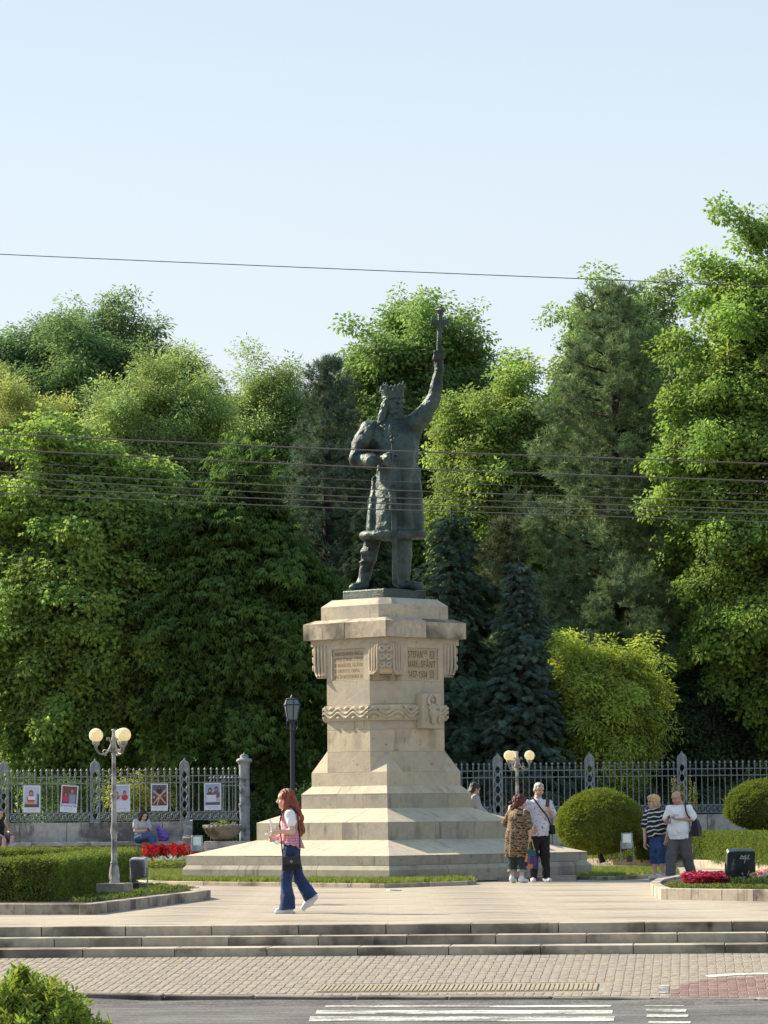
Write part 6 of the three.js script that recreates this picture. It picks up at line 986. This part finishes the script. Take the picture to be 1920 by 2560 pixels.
  held('handbag', 'black shoulder bag hanging at the hip of the red-haired person', 'bag', P.t, [.20, .64, -.045], [0, 0, 0], (g) => { part('bag', rbox(.235, .175, .075, .018, 0, 0, 0), black, g); part('flap', rbox(.238, .10, .02, .008, 0, .042, .036), mat({ color: rgb(.018, .018, .024), roughness: .6 }), g); part('buckle', moved(new THREE.TorusGeometry(.012, .004, 6, 12), 0, .03, .049), mat({ color: rgb(.6, .55, .4), roughness: .3, metalness: .8 }), g); const pt = (p) => local(P.t, p).sub(g.position); part('strap', tube([[.19, .72, .065], [.175, .95, .085], [.15, 1.18, .10], [.115, 1.345, .045], [.118, 1.37, -.03], [.135, 1.30, -.115], [.165, 1.10, -.14], [.185, .90, -.155], [.20, .72, -.15]].map(pt), .009, 40, 5), black, g); });
  const bottle = (label, p, rot) => held('water_bottle', label, 'bottle', P.t, p, rot, (g) => { const gl = new THREE.MeshPhysicalMaterial({ color: rgb(.85, .88, .92), roughness: .25, transmission: .7, thickness: 0, side: THREE.DoubleSide }); part('bottle', lathe([[0, -.09], [.03, -.09], [.032, -.08], [.032, -.02], [.029, -.01], [.032, 0], [.032, .05], [.014, .085], [.013, .10]], 14), gl, g); part('cap', lathe([[.016, .095], [.016, .118], [0, .119]], 12), mat({ color: rgb(.75, .78, .85), roughness: .5 }), g); });
  bottle('clear water bottle tilted in the near hand of the red-haired person', [.12, 1.10, .185], [0, .2, .45]); bottle('second clear bottle, held low in the far hand of the red-haired person', [-.05, .955, .20], [.3, 0, .9]);
}
{ // woman in the patterned tunic, her back to the viewer, with the tote
  const J = { pelvis: [0, .86, 0], chest: [0, 1.15, .04], neck: [0, 1.32, .085], head: [-.01, 1.445, .13], hipL: [.09, .82, 0], knL: [.09, .45, .02], anL: [.10, .085, -.02], toL: [.12, .03, .10], hipR: [-.09, .82, 0], knR: [-.09, .45, .03], anR: [-.10, .085, .0], toR: [-.13, .03, .12], shL: [.18, 1.265, .06], elL: [.30, 1.08, .10], wrL: [.275, 1.31, .17], shR: [-.18, 1.265, .06], elR: [-.255, 1.02, .01], wrR: [-.235, .84, .085] };
  const P = person('person with curly dark red hair in a long brown patterned tunic, seen from behind', gp(1293, 2207.5), rad(143), J, { skin: [.56, .35, .27], yaw: rad(-50), pitch: .15, build: 1.1, handL: { dir: [0, 1, .15], palm: [-.5, 0, 1], curl: .75, thumb: -1 }, handR: { dir: [.05, -1, .15], palm: [1, 0, 0], curl: .8, thumb: 1 } });
  const pat = canvasTex(256, 256, (c) => { c.fillStyle = '#85705a'; c.fillRect(0, 0, 256, 256); const r = rng(5); for (let i = 0; i < 130; i++) { const x = r() * 256, y = r() * 256, s = 8 + 8 * r(), a = r() * 6; for (const [ox, oy] of [[0, 0], [256, 0], [-256, 0], [0, 256], [0, -256]]) { c.save(); c.translate(x + ox, y + oy); c.rotate(a); c.fillStyle = ['#43261d', '#542d22', '#2b1c1c', '#4d3a24'][i % 4]; c.beginPath(); c.ellipse(0, 0, s, s * .62, 0, 0, 7); c.fill(); c.strokeStyle = '#c9b797'; c.lineWidth = 2; c.beginPath(); c.ellipse(2, 2, s * 1.1, s * .8, 0, .4, 3.4); c.stroke(); c.restore(); } } }); pat.wrapS = pat.wrapT = THREE.RepeatWrapping; pat.repeat.set(2.4, 2.4);
  P.wear('tunic', cloth([.85, .82, .78], { map: pat }), (c) => { c.chain([[0, .42, .0], [0, .62, -.005], [0, .86, .0], [0, 1.12, .025]], [.222, .218, .205, .178], .05, [[0, 0, 1], .80]); c.cap([0, 1.15, .035], [0, 1.28, .07], .15, .085, .06); for (const q of ['L', 'R']) { c.cap([0, 1.19, .05], add3(J['sh' + q], [0, -.02, 0]), .11, .068, .04); c.cap(add3(J['sh' + q], [0, -.02, 0]), mix3(J['sh' + q], J['el' + q], .95), .070, .086, .03); } c.cut([0, .475, 0], [0, -1, 0]);  c.bump((x, y, z) => (y < 1.1 ? .010 * Math.sin(Math.atan2(z, x) * 9 + 2 * n3(x * 2, y, z * 2)) * smoothstep(1.15 - y, 0, .5) : 0) + .006 * n3(x * 10, y * 6, z * 10)); });
  P.wear('trousers', cloth([.022, .036, .034]), (c) => { for (const q of ['L', 'R']) c.chain([J['hip' + q], J['kn' + q], mix3(J['kn' + q], J['an' + q], .62)], [.11, .092, .088], .03); c.cut([0, .235, 0], [0, -1, 0]); c.bump(folds(.006)); });
  P.wear('rolled_cuff', cloth([.24, .24, .25]), (c) => { for (const q of ['L', 'R']) { const a = mix3(J['kn' + q], J['an' + q], .52), b = mix3(J['kn' + q], J['an' + q], .68); c.cap(a, b, .092, .092, .01); } c.cut([0, .20, 0], [0, -1, 0]); c.cut([0, .25, 0], [0, 1, 0]); });
  P.wear('shoes', shoeWhite, (c) => { shoe(c, J.anL, J.toL, 1.05); shoe(c, J.anR, J.toR, 1.05); c.cut([0, 0, 0], [0, -1, 0]); }, .010);
  P.headWear('hair', hairMat([.115, .020, .022]), [-.16, -.16, -.18], [.16, .20, .15], .0095, (c) => { c.ell([0, .045, -.03], [.112, .105, .112], .02); c.ell([0, -.03, -.07], [.105, .095, .075], .03); c.ell([0, .08, .04], [.085, .055, .055], .03); for (const q of [-1, 1]) c.ell([q * .085, .0, -.01], [.03, .06, .045], .02); const r = rng(9); for (let i = 0; i < 70; i++) { const a = r() * 6.283, v = r() * 1.5 - .5, k = Math.sqrt(Math.max(0, 1 - v * v)); const p = [Math.cos(a) * k * .105, .045 + v * .10, -.03 + Math.sin(a) * k * .108]; if (p[2] > .05 && p[1] < .06) continue; c.ell(p, [.028, .024, .028], .005); } c.bump((x, y, z) => .010 * n3(x * 38, y * 38, z * 38)); });
  const bag = canvasTex(128, 160, (c) => { c.fillStyle = '#2c3a70'; c.fillRect(0, 0, 128, 160); [['#2b5a63', 0, 0, 128, 54], ['#c98a3a', 0, 40, 26, 90], ['#7c1f3f', 52, 50, 20, 80], ['#27407f', 72, 50, 30, 80], ['#8a2348', 102, 44, 10, 90], ['#2c6a8a', 30, 44, 22, 84], ['#b5763b', 20, 124, 60, 36], ['#1d1c26', 0, 110, 34, 28], ['#3b2a63', 112, 44, 16, 110]].forEach(([f, x, y, w, h]) => { c.fillStyle = f; c.fillRect(x, y, w, h); }); c.fillStyle = '#16162a'; c.fillRect(0, 52, 128, 3); });
  held('tote_bag', 'patchwork tote bag in bright colours hanging from the hand of the person in the tunic', 'bag', P.t, [-.235, .44, .085], [0, .35, -.06], (g) => { const bm = cloth([1, 1, 1], { map: bag }); const s = new THREE.BoxGeometry(.26, .36, .09, 8, 8, 3), a = s.attributes.position; for (let i = 0; i < a.count; i++) { const x = a.getX(i), y = a.getY(i), k = .72 + .28 * smoothstep(-y, -.18, .1); a.setXYZ(i, x * k + .012 * n3(x * 9, y * 9, 1), y - .02 * Math.cos(x * 12) * (y > 0 ? 1 : 0), a.getZ(i) * (y > .1 ? .5 : 1.1) + .010 * n3(x * 8, y * 8, 5)); } s.computeVertexNormals(); part('bag', s, bm, g); part('handle', merge([tube([V(-.07, .15, .03), V(-.05, .26, .02), V(0, .36, 0), V(.03, .26, .02), V(.06, .15, .03)], .008, 18, 5)]), cloth([.62, .48, .08]), g); });
  held('phone', 'small dark phone in the raised hand of the person in the tunic', 'phone', P.t, [.255, 1.405, .215], [.3, -.6, .5], phone);
}
{ // grey-haired man with the phone
  const J = { pelvis: [0, .95, 0], chest: [0, 1.34, .0], neck: [0, 1.53, .0], head: [.01, 1.685, .035], hipL: [.095, .92, 0], knL: [.11, .50, .015], anL: [.135, .085, -.02], toL: [.175, .03, .12], hipR: [-.095, .92, 0], knR: [-.10, .50, .015], anR: [-.11, .085, -.02], toR: [-.14, .03, .12], shL: [.205, 1.46, 0], elL: [.265, 1.20, .03], wrL: [.135, 1.335, .235], shR: [-.205, 1.46, 0], elR: [-.255, 1.19, .01], wrR: [-.17, .99, .13] };
  const P = person('person with short grey hair in a white printed shirt, looking down at a phone', gp(1348, 2205.5), rad(12), J, { skin: [.55, .33, .25], yaw: rad(14), pitch: .30, wide: 1.04, build: 1.12, stubble: 1, brow: [.30, .27, .25], handL: { dir: [-.15, 1, .25], palm: [-.55, 0, -1], curl: .7, thumb: -1 }, handR: { dir: [.4, -.6, .6], palm: [1, 0, 0], curl: .5, thumb: 1 } });
  const pat = canvasTex(256, 256, (c) => { c.fillStyle = '#e9e8ee'; c.fillRect(0, 0, 256, 256); const r = rng(12); c.lineCap = 'round'; for (let i = 0; i < 230; i++) { const x = r() * 256, y = r() * 256, a = r() < .6 ? 0 : 1.57; c.strokeStyle = `rgba(${70 + 60 * r()},${62 + 30 * r()},${120 + 50 * r()},${.25 + .5 * r()})`; c.lineWidth = 1.5 + 4 * r(); c.beginPath(); c.moveTo(x, y); c.lineTo(x + Math.cos(a) * 22 * r(), y + Math.sin(a) * 22 * r() + 4 * (r() - .5)); c.stroke(); } }); pat.wrapS = pat.wrapT = THREE.RepeatWrapping; pat.repeat.set(1.7, 1.7);
  P.wear('t_shirt', cloth([.80, .80, .83], { map: pat }), (c) => { c.chain([[0, .84, .01], [0, 1.05, .02], [0, 1.32, .0]], [.195, .192, .178], .05, [[0, 0, 1], .74]); c.cap([0, 1.36, 0], [0, 1.50, -.005], .15, .075, .06); for (const q of ['L', 'R']) { c.cap([0, 1.385, 0], add3(J['sh' + q], [0, -.025, 0]), .10, .066, .05); c.cap(add3(J['sh' + q], [0, -.025, 0]), mix3(J['sh' + q], J['el' + q], .80), .066, .082, .03); } c.cut([0, .845, 0], [0, -1, 0]); c.bump(folds(.009)); });
  P.wear('trousers', black, (c) => { c.cap([0, .86, 0], [0, .98, 0], .165, .16, .05, [[0, 0, 1], .76]); for (const q of ['L', 'R']) c.chain([J['hip' + q], J['kn' + q], add3(J['an' + q], [0, .0, .01])], [.115, .088, .076], .03); c.cut([0, .07, 0], [0, -1, 0]); c.bump(folds(.007)); });
  P.wear('shoes', mat({ color: rgb(.62, .66, .72), roughness: .6 }), (c) => { shoe(c, J.anL, J.toL, 1.14); shoe(c, J.anR, J.toR, 1.14); c.cut([0, 0, 0], [0, -1, 0]); }, .010);
  P.headWear('hair', hairMat([.42, .41, .40]), [-.12, -.10, -.15], [.12, .16, .12], .007, (c) => { c.ell([0, .045, -.022], [.084, .090, .098], .015); c.ell([0, -.02, -.06], [.078, .07, .055], .02); c.ell([0, .10, .035], [.058, .032, .045], .02); c.cut([0, .062, .068], [0, -.55, 1]); c.cut([0, -.02, .01], [0, -.9, .6]); c.bump((x, y, z) => .004 * n3(x * 40, y * 30, z * 40)); });
  held('phone', 'black phone held up in front of the printed shirt of the grey-haired person', 'phone', P.t, [.105, 1.445, .275], [-.15, .35, -.12], phone);
  held('shoulder_bag', 'small black bag on a strap at the hip of the grey-haired person', 'bag', P.t, [.235, .955, .05], [0, .5, .06], (g) => { part('bag', rbox(.09, .17, .13, .02, 0, 0, 0), black, g); part('pocket', rbox(.07, .09, .02, .008, 0, -.02, .068), black, g); const q = g.quaternion.clone().invert(), pt = (p) => local(P.t, p).sub(g.position).applyQuaternion(q); part('strap', tube([[.215, 1.03, .09], [.12, 1.20, .175], [.0, 1.36, .165], [-.09, 1.50, .095], [-.115, 1.545, .0], [-.08, 1.48, -.11], [.08, 1.25, -.15], [.22, 1.03, -.06]].map(pt), .013, 40, 6), black, g); });
}
{ // woman in the striped shirt
  const J = { pelvis: [0, .86, .04], chest: [0, 1.14, .09], neck: [0, 1.31, .105], head: [0, 1.445, .15], hipL: [.09, .82, .03], knL: [.085, .45, .05], anL: [.095, .085, .0], toL: [.11, .03, .13], hipR: [-.09, .82, .04], knR: [-.085, .45, .06], anR: [-.09, .085, .02], toR: [-.10, .03, .16], shL: [.185, 1.245, .085], elL: [.265, 1.0, .02], wrL: [.245, .78, .06], shR: [-.185, 1.245, .10], elR: [-.225, .95, .15], wrR: [-.20, .70, .18] };
  const P = person('person with short blond hair and glasses in a black shirt with white stripes', gp(1650, 2199.5), rad(-48), J, { skin: [.60, .37, .29], yaw: rad(-14), pitch: .04, build: 1.12, brow: [.35, .26, .16], handL: { dir: [-.05, -1, .12], palm: [-1, 0, -.1], curl: .35, thumb: 1 }, handR: { dir: [.02, -1, .1], palm: [1, 0, -.2], curl: .35, thumb: -1 } });
  P.wear('striped_shirt', mat({ vertexColors: true, roughness: .9 }), (c) => { c.chain([[0, .80, .05], [0, .95, .07], [0, 1.14, .085]], [.185, .188, .178], .05, [[0, 0, 1], .84]); c.cap([0, 1.17, .085], [0, 1.285, .10], .14, .078, .06); for (const q of ['L', 'R']) { c.cap([0, 1.19, .09], add3(J['sh' + q], [0, -.015, 0]), .11, .070, .05); c.cap(add3(J['sh' + q], [0, -.015, 0]), mix3(J['sh' + q], J['el' + q], .75), .072, .092, .03); } c.cut([0, .80, 0], [.14, -1, 0]); c.bump(folds(.010)); }, .0095, (x, y, z) => { const v = y - .16 * x + .02 * n3(x * 6, y * 4, z * 6), f = ((v / .082) % 1 + 1) % 1; return f < .26 ? [.70, .68, .64] : [.012, .012, .018]; });
  P.wear('jeans', cloth([.045, .105, .27], { map: withTex(T.mottle, 3) }), (c) => { c.cap([0, .80, .04], [0, .92, .05], .15, .14, .05, [[0, 0, 1], .82]); for (const q of ['L', 'R']) c.chain([J['hip' + q], J['kn' + q], mix3(J['kn' + q], J['an' + q], .45)], [.105, .080, .082], .03); c.cut([0, .30, 0], [0, -1, 0]); c.bump(folds(.007)); });
  P.wear('shoes', mat({ color: rgb(.72, .62, .62), roughness: .6 }), (c) => { shoe(c, J.anL, J.toL, 1.04); shoe(c, J.anR, J.toR, 1.04); c.cut([0, 0, 0], [0, -1, 0]); }, .010);
  P.headWear('hair', hairMat([.58, .42, .20]), [-.15, -.16, -.17], [.15, .18, .14], .008, (c) => { c.ell([0, .045, -.025], [.103, .102, .110], .02); c.ell([0, -.04, -.065], [.100, .085, .07], .03); c.ell([0, .085, .06], [.075, .045, .045], .03); for (const q of [-1, 1]) c.ell([q * .082, -.03, -.02], [.028, .065, .05], .02); c.cut([0, .05, .085], [0, -.5, 1]); c.bump((x, y, z) => .010 * n3(x * 22, y * 14, z * 22) + .004 * n3(x * 50, y * 30, z * 50)); });
  { const g = merge([moved(new THREE.TorusGeometry(.021, .0028, 6, 16), .034, .008, .098), moved(new THREE.TorusGeometry(.021, .0028, 6, 16), -.034, .008, .098), box(.022, .004, .004, 0, .012, .102), box(.003, .005, .11, .078, .012, .045), box(.003, .005, .11, -.078, .012, .045), box(.026, .004, .004, .066, .012, .098), box(.026, .004, .004, -.066, .012, .098)]).applyMatrix4(P.hm); part('glasses', g, mat({ color: rgb(.10, .02, .02), roughness: .4 }), P.t); }
}
{ // bald man in a white T-shirt with a shoulder bag, reading a phone as he walks
  const J = { pelvis: [0, .88, 0], chest: [0, 1.22, .03], neck: [0, 1.39, .05], head: [0, 1.515, .105], hipL: [.09, .85, 0], knL: [.10, .46, -.05], anL: [.10, .10, -.22], toL: [.12, .035, -.10], hipR: [-.09, .85, .01], knR: [-.10, .46, .16], anR: [-.10, .085, .20], toR: [-.13, .03, .34], shL: [.205, 1.345, .02], elL: [.275, 1.115, -.02], wrL: [.105, 1.125, .245], shR: [-.205, 1.345, .04], elR: [-.26, 1.09, .07], wrR: [-.075, 1.07, .285] };
  const P = person('bald person in a white shirt and grey trousers, walking and reading a phone', gp(1703, 2200), rad(-37), J, { skin: [.52, .29, .21], yaw: rad(-12), pitch: .42, wide: 1.06, build: 1.15, stubble: 1, brow: [.08, .05, .04], handL: { dir: [-.75, .05, .6], palm: [0, 1, -.2], curl: .6, thumb: 1 }, handR: { dir: [.3, .15, .9], palm: [0, 1, 0], curl: .6, thumb: -1 } });
  P.wear('t_shirt', white, (c) => { c.chain([[0, .78, .03], [0, .95, .055], [0, 1.20, .03]], [.200, .205, .180], .05, [[0, 0, 1], .88]); c.cap([0, 1.22, .03], [0, 1.355, .04], .14, .068, .06); for (const q of ['L', 'R']) { c.cap([0, 1.255, .03], add3(J['sh' + q], [0, -.03, 0]), .10, .066, .06); c.cap(add3(J['sh' + q], [0, -.03, 0]), mix3(J['sh' + q], J['el' + q], .75), .066, .084, .03); } c.cut([0, .775, 0], [0, -1, -.12]); c.bump(folds(.010)); });
  part('shirt_print', new THREE.PlaneGeometry(.17, .09).translate(0, 0, 0), new THREE.MeshStandardMaterial({ transparent: true, roughness: .9, map: canvasTex(128, 68, (c) => { c.clearRect(0, 0, 128, 68); c.strokeStyle = '#2b5f9e'; c.lineWidth = 5; c.lineCap = 'round'; c.beginPath(); c.moveTo(16, 30); c.bezierCurveTo(40, 10, 44, 58, 64, 34); c.bezierCurveTo(80, 14, 84, 56, 112, 28); c.stroke(); c.lineWidth = 2; c.strokeStyle = '#555a66'; c.beginPath(); c.moveTo(20, 52); c.lineTo(90, 50); c.stroke(); }) }), P.t, V(.03, 1.20, .205), [-.10, .1, 0]);
  P.wear('trousers', cloth([.105, .100, .108]), (c) => { c.cap([0, .80, .01], [0, .92, .01], .17, .16, .05, [[0, 0, 1], .84]); for (const q of ['L', 'R']) c.chain([J['hip' + q], J['kn' + q], add3(J['an' + q], [0, -.02, .01])], [.125, .102, .088], .03); c.cut([0, .045, 0], [0, -1, 0]); c.bump(folds(.009)); });
  P.wear('shoes', mat({ color: rgb(.50, .58, .66), roughness: .6 }), (c) => { shoe(c, J.anL, J.toL, 1.1); shoe(c, J.anR, J.toR, 1.1); c.cut([0, 0, 0], [0, -1, 0]); }, .010);
  P.headWear('hair', hairMat([.05, .045, .042]), [-.12, -.12, -.14], [.12, .10, .08], .007, (c) => { c.ell([0, .02, -.026], [.081, .080, .092], .015); c.cut([0, .055, 0], [0, 1, .15]); c.cut([0, 0, .0], [0, -.3, 1]); c.cut([0, -.07, 0], [0, -1, .2]); });
  held('phone', 'dark phone lying in both hands of the bald person', 'phone', P.t, [-.02, 1.155, .36], [-1.2, -.64, 0], phone);
  held('shoulder_bag', 'dark purple bag hanging behind the bald person', 'bag', P.t, [.285, .955, -.10], [0, rad(-37) + .3, .10], (g) => { const s = new THREE.BoxGeometry(.13, .30, .25, 4, 6, 4), a = s.attributes.position; for (let i = 0; i < a.count; i++) { const y = a.getY(i), k = 1 - .35 * smoothstep(y, 0, .15); a.setXYZ(i, a.getX(i) * k + .012 * n3(a.getX(i) * 9, y * 9, a.getZ(i) * 9), y, a.getZ(i) * (1 - .25 * smoothstep(y, 0, .15))); } s.computeVertexNormals(); part('bag', s, cloth([.028, .016, .034]), g); const q = g.quaternion.clone().invert(), pt = (p) => local(P.t, p).sub(g.position).applyQuaternion(q); part('strap', tube([[.27, 1.09, -.02], [.235, 1.20, .12], [.175, 1.36, .10], [.15, 1.42, .02], [.16, 1.37, -.08], [.22, 1.22, -.15], [.27, 1.09, -.14]].map(pt), .015, 36, 6), cloth([.02, .014, .02]), g); });
}
{ // the people on the stone bench
  const seat = at(240, 2105, 93.2).y - .47;
  { const J = { pelvis: [0, .57, .02], chest: [0, .86, .08], neck: [0, 1.015, .125], head: [.0, 1.12, .195], hipL: [.09, .555, .06], knL: [.12, .56, .46], anL: [.10, .12, .50], toL: [.13, .06, .62], hipR: [-.09, .56, .06], knR: [.02, .62, .48], anR: [.16, .26, .56], toR: [.22, .20, .67], shL: [.165, .965, .10], elL: [.21, .74, .16], wrL: [.07, .755, .35], shR: [-.165, .965, .10], elR: [-.21, .74, .14], wrR: [-.03, .745, .34] };
    const p0 = at(349, 2105, 93.05), P = person('seated person with dark hair and jeans, reading a phone on the stone bench', V(p0.x, seat, -93.1), rad(34), J, { skin: [.56, .36, .28], pitch: .55, build: .9, handL: { dir: [-.6, .3, .6], palm: [-.2, 1, 0], curl: .6, thumb: 1 }, handR: { dir: [.7, .3, .4], palm: [.2, 1, 0], curl: .6, thumb: -1 } });
    P.wear('t_shirt', cloth([.46, .46, .50]), (c) => { c.cap([0, .60, .03], J.chest, .15, .145, .05, [[0, 0, 1], .78]); c.cap(J.chest, [0, .995, .11], .12, .075, .05); for (const q of ['L', 'R']) { c.cap(J.chest, J['sh' + q], .1, .07, .04); c.cap(J['sh' + q], mix3(J['sh' + q], J['el' + q], .55), .075, .075, .03); } c.bump(folds(.008)); });
    P.wear('jeans', cloth([.045, .095, .22]), (c) => { c.cap([0, .555, .0], [0, .60, .02], .15, .14, .05, [[0, 0, 1], .85]); c.chain([J.hipL, J.knL, J.anL], [.10, .075, .058], .03); c.chain([J.hipR, J.knR, J.anR], [.10, .075, .058], .03); c.bump(folds(.006)); });
    P.wear('shoes', mat({ color: rgb(.08, .08, .1), roughness: .6 }), (c) => { shoe(c, J.anL, J.toL); shoe(c, J.anR, J.toR); }, .010);
    P.headWear('hair', hairMat([.018, .012, .012]), [-.14, -.32, -.16], [.14, .16, .12], .009, (c) => { c.ell([0, .042, -.022], [.090, .098, .102], .02); c.ell([0, -.05, -.07], [.088, .11, .06], .03); for (const q of [-1, 1]) c.chain([[q * .078, .05, .03], [q * .092, -.06, .02], [q * .09, -.18, .03], [q * .075, -.26, .05]], [.03, .034, .036, .02], .02); c.cut([0, 0, .078], [0, -.25, 1]); c.bump((x, y, z) => .008 * n3(x * 16, y * 8, z * 16)); });
    held('phone', 'small dark phone in the hands of the person on the bench', 'phone', P.t, [.015, .80, .41], [-.9, .6, 0], phone);
    const b = at(406, 2105, 93.1), bag = thing('plastic_bag', 'crumpled purple plastic bag lying on the bench beside the seated person', 'bag', V(b.x, seat + .47, -93.2)), s = new Soft([-.2, -.02, -.18], [.22, .42, .18], .011); s.ell([0.02, .12, 0], [.15, .13, .11], .04); s.cap([-.04, .2, 0], [-.10, .34, 0], .09, .05, .06); s.cut([0, 0, 0], [0, -1, 0]); s.bump((x, y, z) => .022 * n3(x * 14, y * 12, z * 14) + .012 * Math.abs(n3(x * 26, y * 26, z * 26))); part('bag', planarUV(s.mesh(), 1), new THREE.MeshPhysicalMaterial({ color: rgb(.13, .055, .40), roughness: .4, clearcoat: .4 }), bag); }
  { const J = { pelvis: [0, .57, 0], chest: [0, .90, .05], neck: [0, 1.08, .08], head: [0, 1.20, .12], hipL: [.10, .555, .05], knL: [.14, .60, .46], anL: [-.02, .42, .62], toL: [.02, .44, .76], hipR: [-.10, .555, .05], knR: [-.12, .54, .46], anR: [-.12, .1, .46], toR: [-.14, .04, .58], shL: [.20, 1.01, .06], elL: [.28, .77, .10], wrL: [.20, .66, .34], shR: [-.20, 1.01, .06], elR: [-.27, .77, .12], wrR: [-.14, .66, .36] };
    const p0 = at(-8, 2105, 93.05), P = person('seated person in a black tank top on the bench, cut by the left edge', V(p0.x, seat, -93.1), rad(42), J, { skin: [.50, .31, .24], pitch: .2, build: 1.1, handL: { dir: [-.2, -.3, .9], palm: [0, -1, 0], curl: .3, thumb: -1 }, handR: { dir: [.2, -.3, .9], palm: [0, -1, 0], curl: .3, thumb: 1 } });
    P.wear('tank_top', black, (c) => { c.cap([0, .60, .02], J.chest, .17, .165, .05, [[0, 0, 1], .78]); c.cap(J.chest, [0, 1.02, .06], .15, .09, .05); for (const q of [-1, 1]) c.cap([q * .1, 1.0, .06], [q * .11, 1.07, .055], .05, .035, .03); c.bump(folds(.008)); });
    P.wear('shorts', cloth([.10, .07, .13]), (c) => { c.cap([0, .555, .0], [0, .60, .02], .17, .16, .05, [[0, 0, 1], .85]); for (const q of ['L', 'R']) c.cap(J['hip' + q], mix3(J['hip' + q], J['kn' + q], .8), .115, .10, .03); c.bump(folds(.008)); });
    P.wear('shoes', mat({ color: rgb(.30, .32, .34), roughness: .6 }), (c) => { c.cap(add3(J.anL, [0, -.02, -.03]), J.toL, .05, .045, .02); c.cap(add3(J.anL, [.0, -.03, -.03]), add3(J.toL, [0, -.03, 0]), .045, .035, .02); shoe(c, J.anR, J.toR, 1.1); }, .011);
    P.headWear('hair', hairMat([.03, .02, .018]), [-.12, -.10, -.15], [.12, .16, .12], .009, (c) => { c.ell([0, .045, -.022], [.084, .090, .098], .015); c.cut([0, .05, .07], [0, -.5, 1]); c.cut([0, -.03, .01], [0, -.9, .6]); }); }
}
{ // someone sitting on the far side of the pedestal, seen from behind
  const J = { pelvis: [0, .57, 0], chest: [0, .86, .06], neck: [0, 1.02, .11], head: [0, 1.135, .17], hipL: [.09, .555, .05], knL: [.10, .55, .44], anL: [.10, .12, .40], toL: [.10, .06, .52], hipR: [-.09, .555, .05], knR: [-.10, .55, .44], anR: [-.10, .12, .40], toR: [-.10, .06, .52], shL: [.18, .965, .08], elL: [.23, .74, .16], wrL: [.12, .68, .34], shR: [-.18, .965, .08], elR: [-.23, .74, .16], wrR: [-.12, .68, .34] };
  const p0 = at(1168, 2000, 72.0), P = person('person with dark hair in a grey shirt sitting behind the right edge of the pedestal', V(p0.x, .60, p0.z), rad(118), J, { skin: [.50, .32, .25], pitch: .45, handL: { dir: [0, -.2, 1], palm: [0, -1, 0], curl: .4 }, handR: { dir: [0, -.2, 1], palm: [0, -1, 0], curl: .4, thumb: -1 } });
  P.wear('shirt', cloth([.32, .33, .36]), (c) => { c.cap([0, .58, .01], J.chest, .16, .15, .05, [[0, 0, 1], .78]); c.cap(J.chest, [0, 1.0, .10], .13, .08, .05); for (const q of ['L', 'R']) { c.cap(J.chest, J['sh' + q], .1, .075, .04); c.chain([J['sh' + q], J['el' + q], J['wr' + q]], [.075, .06, .05], .03); } c.bump(folds(.008)); });
  P.wear('trousers', cloth([.05, .055, .07]), (c) => { for (const q of ['L', 'R']) c.chain([J['hip' + q], J['kn' + q], J['an' + q]], [.11, .085, .06], .04); c.cap([0, .555, .0], [0, .60, .02], .16, .15, .05, [[0, 0, 1], .85]); });
  P.headWear('hair', hairMat([.022, .018, .018]), [-.13, -.16, -.15], [.13, .16, .12], .009, (c) => { c.ell([0, .042, -.022], [.090, .098, .102], .02); c.ell([0, -.05, -.06], [.085, .08, .06], .03); c.cut([0, .05, .07], [0, -.5, 1]); c.bump((x, y, z) => .007 * n3(x * 18, y * 12, z * 18)); });
}
renderer.render(scene, camera);
